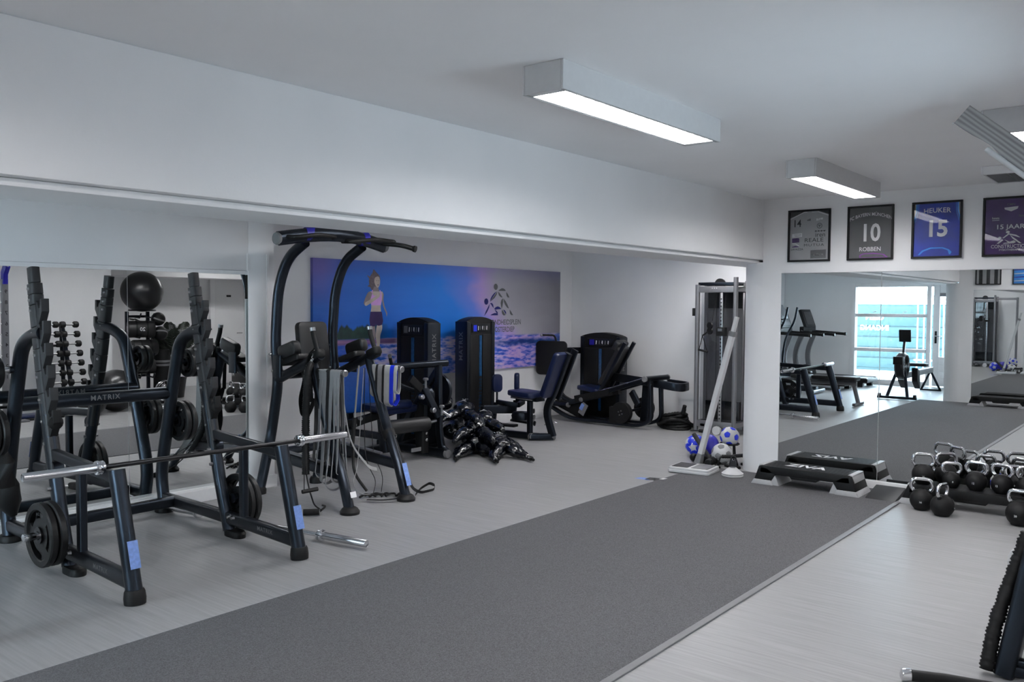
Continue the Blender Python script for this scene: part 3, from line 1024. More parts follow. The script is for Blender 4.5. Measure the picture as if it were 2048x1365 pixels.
    MB().lathe((5.24, 5.33, 2.10), (0.3, -0.7, -0.2), [(0.021, -0.01), (0.028, 0), (0.028, 0.02)], 16).build('grip_cap', 'blackmat', t)
    for x in (4.05, 5.17):
        MB().lathe((x, 5.62, 2.125), (-1 if x < 4.5 else 1, 0, 0), [(0.044, -0.02), (0.050, 0), (0.044, 0.012)], 20).build('beam_cap', 'greypl', t)
    lb = MB()
    for x in (4.34, 4.90):
        k = (x - 4.06) / 1.10
        yy = 5.62 - 0.05 * math.sin(PI * k)
        zz = 2.125 + 0.062 * math.sin(PI * k)
        for dx in (-0.05,):
            lb.sweep([(x - 0.05, yy, zz), (x + 0.05, yy, zz + 0.006)], [(0.0372 * math.cos(2 * PI * j / 20), 0.0572 * math.sin(2 * PI * j / 20)) for j in range(20)], caps=False)
    lb.build('grip_label', 'bluedeep', t, label='blue exercise label')
    lg = MB()
    lettering(lg, 'MATRIX', 0.07, (4.352, 6.002, 1.50), (0, 0, 1), (-1, 0, 0), 0.01, space=1.2)
    return t
T_FIRST = set(bpy.data.objects.keys())
tower()

# ------------------------------------------------------------------ bands and ropes hung on the tower
def band(label, x, y0, z0, zb, m, w=0.028, spread=0.05, twist=0.0, name='resistance_band', group='bands on the tower pegs', topw=0.017, yo=0.0):
    """A closed loop ribbon over a peg that runs along y at (x, z0)."""
    pts = []
    n = 10
    for k in range(n + 1):
        a = PI * k / n
        pts.append(Vector((x - (topw + 0.004) * math.cos(a), y0, z0 + (topw + 0.004) * math.sin(a))))
    H = z0 - zb - spread
    down = []
    for k in range(1, 13):
        s = k / 12
        down.append(Vector((x + topw + spread * math.sin(s * PI / 2) * (1 - 0.45 * math.sin(s * PI)), y0 + yo * s + 0.004 * math.sin(3 * s + y0 * 40), z0 - H * s)))
    bot = []
    for k in range(1, n):
        a = PI * k / n
        bot.append(Vector((x + (spread + topw) * math.cos(a), y0 + yo, zb + spread - spread * math.sin(a))))
    upp = [Vector((2 * x - p.x, y0 + (p.y - y0) * 0.7 + 0.003 * math.sin(0.5 * i), p.z)) for i, p in enumerate(down)][::-1]
    loop = pts + down + bot + upp
    prof = [(-w / 2, -0.0022), (w / 2, -0.0022), (w / 2, 0.0022), (-w / 2, 0.0022)]
    # ribbon lies with its width along y at the peg
    R = []
    N = len(loop)
    for i, p in enumerate(loop):
        tg = (loop[(i + 1) % N] - loop[i - 1]).normalized()
        wd = Vector((math.sin(twist * (z0 - p.z)), math.cos(twist * (z0 - p.z)), 0))
        wd = (wd - tg * wd.dot(tg)).normalized()
        nn = wd.cross(tg)
        R.append([p + wd * a + nn * b for a, b in prof])
    o = MB().rings(R, loop=True).build(name, m, smooth=True)
    recentre(o, (x, y0, z0))
    return tag(o, label, 'resistance band', group)

HX, HZ = 4.35, 1.087
band('broad black latex band, innermost on the near tower peg', HX, 5.48, HZ, 0.36, 'bandblack', 0.055, 0.045, 0.5)
band('grey latex band, second from the arm on the near tower peg', HX, 5.44, HZ, 0.24, 'bandgrey', 0.050, 0.062, 0.8)
band('broad grey latex band in the middle of the near tower peg', HX, 5.395, HZ, 0.20, 'bandgrey', 0.055, 0.045, 0.4)
band('black latex band between broad grey ones on the near tower peg', HX, 5.35, HZ, 0.34, 'bandblack', 0.050, 0.035, 0.9)
band('long grey latex band, lowest hanging on the near tower peg', HX, 5.305, HZ, 0.16, 'bandgrey', 0.045, 0.070, 0.7)
band('grey latex band just behind the outermost one', HX, 5.262, HZ, 0.23, 'bandgrey', 0.042, 0.050, 1.0)
band('slim grey latex band nearest the horn cap of the near peg', HX, 5.225, HZ, 0.29, 'bandgrey', 0.032, 0.034, 0.6)
# loose end strip swinging out to the side
sp = fillet([(4.36, 5.25, 1.10), (4.40, 5.24, 0.80), (4.44, 5.22, 0.52), (4.62, 5.20, 0.31), (4.70, 5.20, 0.285)], 0.25, 8)
o = MB().sweep(sp, [(-0.016, -0.002), (0.016, -0.002), (0.016, 0.002), (-0.016, 0.002)], up=(0.6, -0.8, 0.3)).build('resistance_band', 'bandgrey')
recentre(o, (4.36, 5.25, 1.1))
tag(o, 'grey open-ended latex strip curling outwards from the near tower peg', 'resistance band', 'bands on the tower pegs')

# fringed black sleeve rope
def fuzzy_rope(label, path, r, name='sleeved_cord', n_ring=90, jit=0.22, cat='cord'):
    pts = fillet(path, 0.15, 8)
    # resample
    L = [0]
    for a, b in zip(pts, pts[1:]):
        L.append(L[-1] + (b - a).length)
    R = []
    q = []
    for i in range(n_ring):
        s = L[-1] * i / (n_ring - 1)
        k = max(j for j in range(len(L)) if L[j] <= s + 1e-9)
        k = min(k, len(pts) - 2)
        u = (s - L[k]) / max(L[k + 1] - L[k], 1e-9)
        q.append(pts[k].lerp(pts[k + 1], u))
    sc = [1 + (0.10 if i % 2 else -0.10) + rnd.uniform(-jit, jit) * 0.45 for i in range(n_ring)]
    mb = MB().tube(q, r, 10, up=(0.3, 0.9, 0.1), scale=sc)
    o = mb.build(name, 'rubber', ang=180)
    recentre(o, tuple(path[0]))
    return tag(o, label, cat)
fuzzy_rope('thick black fringed exercise cord hanging down to the tower foot', [(4.30, 5.52, 1.15), (4.245, 5.50, 1.10), (4.225, 5.50, 0.7), (4.225, 5.50, 0.28)], 0.030, n_ring=110)
# its thin tail with two handles
hd = thing('exercise_handles', 'pair of black foam handles on thin cords at the tower foot', 'handle', (4.2, 5.45, 0.02))
MB().tube(fillet([(4.225, 5.50, 0.30), (4.22, 5.45, 0.16), (4.19, 5.35, 0.06), (4.21, 5.30, 0.03)], 0.05), 0.006, 8).build('cord', 'rubber', hd)
MB().tube([(4.11, 5.37, 0.19), (4.21, 5.50, 0.36)], 0.0035, 6).build('cord', 'rubber', hd)
MB().cyl((4.10, 5.38, 0.175), (4.23, 5.36, 0.18), 0.016, 14).build('grip', 'rubber', hd)
MB().cyl((4.07, 5.33, 0.03), (4.16, 5.25, 0.03), 0.024, 16).build('grip', 'rubber', hd)
MB().lathe((4.16, 5.25, 0.03), (0.75, -0.66, 0), [(0.012, 0), (0.022, 0), (0.022, 0.006), (0.012, 0.006)], 16, closed=True).build('end_ring', 'steel', hd)
MB().tube(fillet([(4.16, 5.25, 0.03), (4.20, 5.22, 0.07), (4.23, 5.30, 0.06)], 0.03), 0.008, 8).build('strap', 'rubber', hd)

# printed black strap loop over the near arm
st_ = thing('suspension_strap', 'black strap with white lettering looped over the near tower arm', 'strap', (4.33, 5.56, 1.2))
def ribbon(pts, w, up, th=0.003):
    return MB().sweep(pts, [(-w / 2, -th / 2), (w / 2, -th / 2), (w / 2, th / 2), (-w / 2, th / 2)], up=up)
lp = fillet([(4.385, 5.56, 0.85), (4.40, 5.555, 1.17), (4.36, 5.55, 1.26), (4.30, 5.55, 1.20), (4.26, 5.56, 1.0), (4.235, 5.58, 0.86), (4.255, 5.58, 0.745), (4.30, 5.58, 0.72), (4.34, 5.58, 0.78), (4.37, 5.57, 0.86)], 0.05, 5)
ribbon(lp, 0.038, (0.1, 1, 0.05)).build('webbing', 'rubber', st_)
ribbon(fillet([(4.36, 5.54, 1.26), (4.31, 5.535, 1.18), (4.29, 5.53, 1.0), (4.30, 5.53, 0.84)], 0.05, 5), 0.05, (0, 1, 0.1)).build('webbing', 'rubber', st_)
lw = MB()
lettering(lw, 'AEROBIS', 0.036, (4.302, 5.5075, 1.19), (0.45, 0, 1), (-1, 0, 0.45), 0.02)
lw.build('lettering', 'white', st_, smooth=False)

# right peg: folded short bands
def folded(label, y0, z1, m, w, x=4.95, dx=0.03, tip=0.0, name='resistance_band'):
    pts = fillet([(x - dx, y0, z1), (x - 0.024, y0, 1.06), (x - 0.015, y0, 1.112), (x + 0.015, y0, 1.112), (x + 0.024, y0, 1.06), (x + dx + tip, y0 + 0.01, z1 + 0.02), (x + dx * 0.2, y0, z1 - 0.03)], 0.02, 4, closed=True)
    pr = [(-w / 2, -0.0025), (w / 2, -0.0025), (w / 2, 0.0025), (-w / 2, 0.0025)]
    R = []
    N = len(pts)
    for i, p in enumerate(pts):
        tg = (pts[(i + 1) % N] - pts[i - 1]).normalized()
        wd = Vector((0, 1, 0.02))
        wd = (wd - tg * wd.dot(tg)).normalized()
        nn = wd.cross(tg)
        R.append([p + wd * a + nn * b for a, b in pr])
    o = MB().rings(R, loop=True).build(name, m)
    recentre(o, (x, y0, 1.1))
    return tag(o, label, 'resistance band', 'bands on the tower pegs')
folded('pale grey folded band, innermost on the far tower peg', 5.50, 0.86, 'bandlight', 0.055)
folded('thin black folded band between two pale ones on the far tower peg', 5.455, 0.84, 'bandblack', 0.022)
folded('mid grey folded band, third on the far tower peg', 5.415, 0.80, 'bandgrey', 0.05)
folded('second black folded band on the far tower peg', 5.375, 0.83, 'bandblack', 0.016)
folded('pale wide folded band beside the blue one', 5.325, 0.79, 'bandlight', 0.065)
folded('bright blue folded band on the far tower peg', 5.27, 0.80, 'blue', 0.042, tip=0.03)
folded('pale narrow folded band outermost on the far tower peg', 5.225, 0.90, 'bandlight', 0.035)

# thin cords tangled to the floor near the far peg
def cord(label, path, r=0.0035, m='rubber', name='cord', rad=0.12, cat='cord', group=None):
    o = MB().tube(fillet(path, rad, 7), r, 8).build(name, m)
    recentre(o, tuple(path[0]))
    return tag(o, label, cat, group)
cord('thin grey cord looping from the far tower peg nearly to the floor', [(4.87, 5.55, 1.08), (4.84, 5.56, 0.6), (4.80, 5.55, 0.25), (4.66, 5.45, 0.13), (4.74, 5.45, 0.03), (4.9, 5.4, 0.03)], 0.0035, 'bandgrey')
cord('thin black cord hanging straight beside the far tower leg', [(4.90, 5.57, 1.08), (4.88, 5.56, 0.7), (4.86, 5.52, 0.3), (4.93, 5.46, 0.12), (4.88, 5.44, 0.03)], 0.0035)
cord('second thin black cord swaying towards the far tower foot', [(4.93, 5.56, 1.08), (4.94, 5.55, 0.8), (4.93, 5.5, 0.35), (5.0, 5.45, 0.15), (4.95, 5.42, 0.03)], 0.003)
ch = thing('tube_band', 'grey tube band with black foam grip hanging behind the far tower leg', 'resistance band', (4.84, 5.6, 1.08))
MB().tube([(4.86, 5.60, 1.10), (4.82, 5.61, 0.66)], 0.008, 8).build('tube', 'bandgrey', ch)
MB().tube([(4.82, 5.61, 0.66), (4.80, 5.62, 0.42)], 0.019, 12).build('grip', 'rubber', ch)
MB().tube(fillet([(4.80, 5.60, 0.42), (4.79, 5.60, 0.2), (4.86, 5.50, 0.04)], 0.15), 0.012, 10).build('tail', 'rubber', ch)
pile = thing('cord_bundle', 'bundle of black cord ends and clips on the floor behind the far tower foot', 'cord', (4.93, 5.38, 0.02))
for k in range(9):
    a = rnd.uniform(0, PI)
    cx, cy = 4.80 + 0.035 * k, 5.45 - 0.022 * k
    MB().tube(fillet([(cx - 0.06 * math.cos(a), cy - 0.05 * math.sin(a), 0.012), (cx, cy, 0.02 + 0.02 * rnd.random()), (cx + 0.06 * math.cos(a), cy + 0.05 * math.sin(a), 0.012)], 0.04), 0.008 + 0.004 * rnd.random(), 8).build('cord_end', 'rubber', pile)
# ankle strap round the far leg
an = thing('ankle_strap', 'black strap wound round the far tower leg with a loop on the floor', 'strap', (4.95, 5.2, 0.2))
MB().tube([(4.95, 5.345, 0.56), (4.95, 5.31, 0.50)], 0.056, 16).build('cuff', 'rubber', an)
ribbon(fillet([(5.0, 5.32, 0.52), (5.04, 5.24, 0.28), (5.08, 5.18, 0.07), (5.14, 5.14, 0.03), (5.32, 5.15, 0.028), (5.37, 5.20, 0.05), (5.34, 5.23, 0.07), (5.22, 5.22, 0.045), (5.10, 5.16, 0.02)], 0.05, 5), 0.024, (0, 1, 0.3)).build('webbing', 'rubber', an)
ribbon(fillet([(4.93, 5.16, 0.05), (4.88, 5.12, 0.03), (4.78, 5.2, 0.02), (4.7, 5.32, 0.02)], 0.05, 5), 0.03, (0, 0, 1)).build('webbing', 'rubber', an)

def _towermap(p):
    s_ = max(0.0, min(1.0, p.z / 0.6))
    k = 1.0 + 0.034 * s_ * s_ * (3 - 2 * s_)
    return Vector((p.x * k, p.y * k, p.z + (k - 1) * (p.z - CAM_H)))
_done = set()
_tl = []
for o in bpy.data.objects:
    if o.name in T_FIRST or o.parent is not None:
        continue
    _tl.append(o)
warp(_tl, _towermap)

# ------------------------------------------------------------------ weight stack towers
def stack_tower(t, c, w, d, h, ax, face, txt_side=1, screen='blue'):
    """Shrouded stack: c is the floor centre, ax the unit vector along the wide front, face the outward front normal."""
    c, ax, fc = Vector(c), Vector(ax), Vector(face)
    up = Vector((0, 0, 1))
    # front arch profile: side posts and a curved top
    n = 10
    out = [(-w / 2, 0.03), (w / 2, 0.03), (w / 2, h - 0.055)]
    out += [(w / 2 - w * k / n, h - 0.055 + 0.055 * math.sin(PI * k / n) ** 0.8) for k in range(1, n)]
    out += [(-w / 2, h - 0.055)]
    def pr(poly, o, th, name, m, bev=0.006, label=None, par=None):
        mb = MB().prism(poly, o, ax, up, th)
        return mb.build(name, m, par or t, bevel=bev, label=label)
    pr(out, c, d - 0.03, 'stack_body', 'blackmat', 0.012)
    # side posts slightly proud
    for s in (-1, 1):
        q = c + ax * (s * (w / 2 - 0.03))
        pr([(-0.032, 0.0), (0.032, 0.0), (0.032, h - 0.062), (-0.032, h - 0.075 + 0.02)], q, d, 'side_post', 'black', 0.01)
    ff = c + fc * (d / 2 - 0.015)
    # front panels either side of the slot
    for s in (-1, 1):
        x0, x1 = s * 0.035, s * (w / 2 - 0.065)
        a, b = min(x0, x1), max(x0, x1)
        pr([(a, 0.12), (b, 0.12), (b, h - 0.22), (a, h - 0.22)], ff + fc * 0.004, 0.012, 'front_panel', 'blackmat', 0.003)
    pr([(-0.022, 0.14), (0.022, 0.14), (0.022, h - 0.23), (-0.022, h - 0.23)], ff + fc * 0.003, 0.006, 'slot_window', 'slot', 0)
    for k in range(14):
        z = 0.16 + 0.042 * k
        pr([(-0.028, z), (0.028, z), (0.028, z + 0.036), (-0.028, z + 0.036)], ff - fc * 0.002 + fc * 0.006, 0.004, 'weight_block', 'blackmat', 0)
    # placard
    pl_ = pr([(-w * 0.30, h - 0.19), (w * 0.30, h - 0.19), (w * 0.33, h - 0.085), (-w * 0.33, h - 0.085)], ff + fc * 0.006, 0.008, 'placard', 'darksteel', 0.002)
    pr([(-w * 0.27, h - 0.178), (-w * 0.15, h - 0.178), (-w * 0.15, h - 0.10), (-w * 0.27, h - 0.10)], ff + fc * 0.0115, 0.002, 'placard_print', screen, 0, par=pl_)
    for i in range(5):
        x = -w * 0.11 + w * 0.075 * i
        mm = 'greyp' if i % 2 else 'white'
        pr([(x, h - 0.165 + 0.01 * (i % 3)), (x + w * 0.022, h - 0.165), (x + w * 0.03, h - 0.115), (x + w * 0.008, h - 0.112)], ff + fc * 0.0115, 0.002, 'placard_print', mm, 0, par=pl_)
    # vertical lettering on one end face
    lt = MB()
    e = c + ax * (txt_side * (w / 2 + 0.003)) + up * (h - 0.36)
    xd = up if True else -up
    nrm = ax * txt_side
    yd = nrm.cross(xd)
    lettering(lt, 'MATRIX', 0.088, e, xd, yd, 0.012, space=1.15)
    lt.build('lettering', 'greyp', t, smooth=False)
    # base feet
    pr([(-w / 2 - 0.01, 0), (w / 2 + 0.01, 0), (w / 2 + 0.01, 0.04), (-w / 2 - 0.01, 0.04)], c, d + 0.02, 'base', 'black', 0.008)

# ------------------------------------------------------------------ seated leg curl machine, facing the room
def leg_curl():
    t = thing('leg_extension_machine', 'black leg extension machine with roller pad beside the tower', 'exercise machine', (6.4, 6.7, 0))
    stack_tower(t, (7.02, 7.06, 0), 0.50, 0.21, 1.475, (0, -1, 0), (-1, 0, 0), txt_side=1, screen='greyp')
    # side frame on the right: post, top tube and base rail
    fr = fillet([(6.62, 6.22, 0.055), (6.61, 6.30, 0.10), (6.60, 6.33, 0.30), (6.60, 6.34, 0.98)], 0.1)
    MB().bar(fr, 0.05, 0.085, 0.015, up=(0, 1, 0)).build('side_post', 'black', t)
    MB().tube([(6.02, 6.45, 0.985), (6.72, 6.33, 1.0)], 0.036, 16).build('top_tube', 'black', t)
    MB().tube(fillet([(6.02, 6.45, 0.985), (5.86, 6.47, 0.97), (5.80, 6.5, 0.90)], 0.06), 0.02, 12).build('top_arm', 'black', t)
    MB().bar([(6.60, 6.36, 0.92), (6.60, 6.75, 0.45), (6.60, 6.95, 0.10)], 0.05, 0.07, 0.012).build('diagonal_post', 'black', t)
    MB().bar([(6.58, 6.18, 0.055), (6.58, 7.25, 0.055)], 0.06, 0.09, 0.015).build('base_rail', 'black', t)
    MB().lathe((6.58, 6.185, 0.055), (0, -1, 0), [(0.045, -0.02), (0.047, 0), (0.042, 0.015)], 20).build('rail_cap', 'greypl', t)
    MB().bar([(5.90, 7.0, 0.05), (7.0, 7.0, 0.05)], 0.08, 0.08, 0.012).build('cross_rail', 'black', t)
    MB().bar([(5.86, 6.45, 0.30), (5.86, 7.25, 0.30)], 0.05, 0.07, 0.01).build('side_rail', 'black', t)
    MB().bar([(5.86, 7.2, 0.02), (5.84, 7.16, 0.4)], 0.06, 0.06, 0.01, up=(0, 1, 0)).build('rear_post', 'black', t)
    # column under the seat
    MB().bar([(6.22, 6.75, 0.05), (6.22, 6.80, 0.42)], 0.07, 0.10, 0.012, up=(0, 1, 0)).build('seat_column', 'black', t)
    # seat and carriage
    MB().pad((6.30, 6.78, 0.525), (1, 0, 0), (0, 1, 0.06), 0.50, 0.44, 0.075, 0.08).build('seat', 'pad_navy_sheen', t, label='black vinyl seat coloured with a blue reflection')
    MB().bar([(5.78, 6.80, 0.40), (6.55, 6.80, 0.50)], 0.09, 0.075, 0.012).build('seat_carriage', 'blackmat', t)
    MB().bar([(5.68, 6.86, 0.33), (6.35, 6.86, 0.46)], 0.06, 0.05, 0.01).build('slide_rail', 'black', t)
    for p in ((5.82, 6.70, 0.46), (5.76, 6.72, 0.40)):
        MB().cyl(p, (p[0] - 0.02, p[1] - 0.05, p[2]), 0.018, 12).build('adjuster_knob', 'silver', t)
    # back pad, tall, facing the camera side
    c = Vector((6.02, 7.02, 0.78))
    up = Vector((0.0, 0.16, 1)).normalized()
    MB().pad(c, (1, -0.15, 0), up, 0.46, 0.62, 0.08, 0.12).build('back_pad', 'pad_bright_sheen', t, label='black vinyl back rest coloured as a bright blue reflection')
    MB().bar([(6.02, 7.08, 0.35), (6.02, 7.14, 0.95)], 0.08, 0.05, 0.01, up=(0, 1, 0)).build('back_frame', 'black', t)
    # knee roller arm with handles
    MB().tube(fillet([(6.05, 6.43, 0.95), (6.10, 6.50, 0.82), (6.36, 6.48, 0.72)], 0.08), 0.024, 12).build('lever', 'black', t)
    for p, q in (((5.83, 6.50, 0.96), (5.80, 6.49, 1.06)), ((6.03, 6.45, 1.0), (5.97, 6.41, 1.09))):
        MB().cyl(p, q, 0.017, 12).build('hand_grip', 'rubber', t)
        qv = Vector(q)
        MB().cyl(qv, qv + (qv - Vector(p)).normalized() * 0.025, 0.019, 12).build('grip_cap', 'steel', t)
    MB().cyl((5.84, 6.36, 0.385), (6.40, 6.30, 0.385), 0.075, 24).build('roller_pad', 'pad', t, bevel=0.02, label='dark grey foam roller')
    MB().cyl((6.38, 6.30, 0.385), (6.52, 6.30, 0.40), 0.02, 12).build('roller_axle', 'steel', t)
    # thigh pad over the seat
    MB().cyl((5.98, 6.60, 0.56), (6.40, 6.57, 0.57), 0.05, 20).build('thigh_pad', 'pad_navy_sheen', t, bevel=0.015)
    # pivot disc and swing arm
    MB().lathe((6.50, 6.42, 0.66), (1, 0, 0), [(0.02, -0.03), (0.10, -0.03), (0.11, 0), (0.10, 0.03), (0.02, 0.03)], 26).build('pivot_disc', 'black', t)
    MB().bar([(6.40, 6.38, 0.78), (6.47, 6.33, 0.62), (6.54, 6.28, 0.44)], 0.075, 0.05, 0.012, up=(0, 1, 0)).build('swing_arm', 'black', t)
    MB().bar([(6.22, 6.38, 0.86), (6.36, 6.36, 0.74)], 0.085, 0.05, 0.01, up=(0, 1, 0)).build('index_arm', 'blackmat', t)
    for p in ((6.40, 6.33, 0.83), (6.55, 6.24, 0.54)):
        MB().lathe(p, (0, 0, 1), [(0.012, -0.08), (0.012, 0), (0.028, 0.004), (0.030, 0.02), (0.02, 0.03)], 14).build('pull_knob', 'silver', t)
    for p in ((6.36, 6.34, 0.66), (6.46, 6.27, 0.52)):
        MB().lathe(p, (0, -1, 0), [(0.028, -0.03), (0.028, 0.01), (0.02, 0.02)], 16).build('pivot_cap', 'steel', t)
    MB().cyl((6.56, 6.24, 0.50), (6.64, 6.20, 0.44), 0.014, 12).build('release_pin', 'chrome', t)
    # cable cam and lower linkage cover
    cam_ = MB().lathe((6.72, 6.45, 0.70), (1, 0, 0), [(0.02, -0.02), (0.18, -0.02), (0.185, 0), (0.18, 0.02), (0.02, 0.02)], 32)
    cam_.build('cable_cam', 'black', t)
    MB().bar([(6.44, 6.42, 0.06), (6.44, 6.42, 0.34)], 0.10, 0.12, 0.02, up=(0, 1, 0)).build('linkage_cover', 'blackmat', t)
    for z in (0.20, 0.27):
        MB().lathe((6.44, 6.355, z), (0, -1, 0), [(0.014, 0), (0.016, 0.006), (0.01, 0.012)], 12).build('bolt', 'steel', t)
    MB().box(6.20, 6.34, 6.335, 6.342, 0.10, 0.14).build('name_plate', 'greyp', t)
leg_curl()

# ------------------------------------------------------------------ hip machine with two knee pads, facing the back wall
def hip_machine():
    t = thing('hip_adductor_machine', 'black hip machine with blue-sheened seat and two upright knee pads', 'exercise machine', (8.2, 6.6, 0))
    stack_tower(t, (8.05, 7.10, 0), 0.52, 0.20, 1.475, (1, 0, 0), (0, -1, 0), txt_side=-1, screen='blue')
    X = 8.22
    # rear leg bent to the back rest
    rp = fillet([(X + 0.10, 6.09, 0.05), (X + 0.06, 6.17, 0.36), (X + 0.06, 6.05, 0.58), (X + 0.06, 5.84, 1.06)], [0.12, 0.15])
    MB().bar(rp, 0.055, 0.09, 0.014, up=(0, 1, 0)).build('rear_post', 'black', t)
    MB().bar([(X - 0.04, 6.33, 0.05), (X - 0.04, 6.33, 0.50)], 0.06, 0.06, 0.012, up=(0, 1, 0)).build('seat_post', 'black', t)
    MB().bar([(X - 0.10, 6.30, 0.045), (X + 0.12, 6.10, 0.045)], 0.07, 0.08, 0.02).build('base_tube', 'black', t)
    MB().bar([(X, 6.2, 0.045), (X - 0.08, 7.10, 0.045)], 0.08, 0.08, 0.02).build('base_tube', 'black', t)
    for p, dr in (((X + 0.13, 6.09, 0.047), (0.7, -0.7, 0)), ((X - 0.08, 6.27, 0.047), (-0.2, -1, 0))):
        MB().lathe(p, dr, [(0.040, -0.03), (0.044, 0), (0.036, 0.015)], 20).build('rail_cap', 'greypl', t)
    up = Vector((0, -0.42, 1)).normalized()
    MB().pad((X, 5.985, 0.80), (1, 0, 0), up, 0.30, 0.58, 0.075, 0.05).build('back_pad', 'pad_navy_sheen', t, label='black vinyl back rest with painted blue sheen')
    MB().bar([(X + 0.14, 6.06, 0.50), (X + 0.14, 5.80, 1.10)], 0.03, 0.09, 0.01, up=(0, 1, 0)).build('back_frame', 'black', t)
    MB().pad((X - 0.02, 6.40, 0.555), (1, 0, 0), (0, 1, 0.05), 0.33, 0.40, 0.065, 0.07).build('seat', 'pad_navy_sheen', t, label='black vinyl seat coloured with a blue reflection')
    MB().tube([(X - 0.13, 6.22, 0.50), (X - 0.13, 6.55, 0.51)], 0.016, 10).build('seat_tube', 'chrome', t)
    MB().box(X - 0.08, X + 0.08, 6.2, 6.5, 0.47, 0.52).build('seat_bracket', 'black', t)
    for s, px, py in ((-1, X - 0.10, 6.80), (1, X + 0.24, 6.76)):
        MB().pad((px, py, 0.66), (0.5 * s * -0.6 + 1, 0.45 * s, 0), (0, 0, 1), 0.135, 0.22, 0.06, 0.05).build('knee_pad', 'pad_navy_sheen', t, label='black upright knee pad with painted blue sheen')
        MB().cyl((px, py, 0.56), (px, py, 0.44), 0.013, 10).build('pad_stem', 'black', t)
        MB().bar(fillet([(px, py, 0.43), (px, py - 0.12, 0.42), (X, 6.55, 0.40)], 0.08), 0.05, 0.06, 0.01).build('leg_arm', 'black', t)
        MB().bar([(px + 0.06 * s, py + 0.1, 0.16), (px, 6.5, 0.16)], 0.11, 0.03, 0.01).build('foot_plate', 'blackmat', t)
        MB().bar([(px, py + 0.05, 0.16), (px, py + 0.02, 0.42)], 0.04, 0.05, 0.01, up=(0, 1, 0)).build('foot_stem', 'black', t)
    MB().bar([(X - 0.36, 6.80, 0.36), (X + 0.02, 6.62, 0.34)], 0.06, 0.10, 0.014).build('main_beam', 'black', t)
    MB().bar([(X - 0.36, 6.80, 0.05), (X - 0.36, 6.80, 0.40)], 0.06, 0.06, 0.014, up=(0, 1, 0)).build('front_post', 'black', t)
    MB().lathe((X, 6.50, 0.28), (0, 0, 1), [(0.02, -0.06), (0.11, -0.05), (0.12, 0), (0.10, 0.04), (0.02, 0.05)], 24).build('cam_drum', 'black', t)
    for k in range(4):
        MB().lathe((X - 0.02 + 0.03 * k, 6.28 + 0.03 * k, 0.20 + 0.07 * (k % 3)), (0.2, -1, 0), [(0.03, 0), (0.032, 0.008), (0.012, 0.015)], 14).build('pulley', 'silver' if k % 2 else 'darksteel', t)
    MB().tube(fillet([(X + 0.08, 6.20, 0.18), (X + 0.18, 6.15, 0.22), (X + 0.20, 6.1, 0.20)], 0.04), 0.006, 8).build('release_wire', 'steel', t)
    for p in ((X + 0.17, 6.02, 0.62), (X + 0.17, 6.10, 0.56), (X + 0.165, 5.96, 0.80), (X + 0.16, 5.83, 1.05)):
        MB().lathe(p, (0.5, -0.85, 0), [(0.014, -0.02), (0.014, 0), (0.008, 0.006)], 12).build('bolt', 'steel', t)
hip_machine()

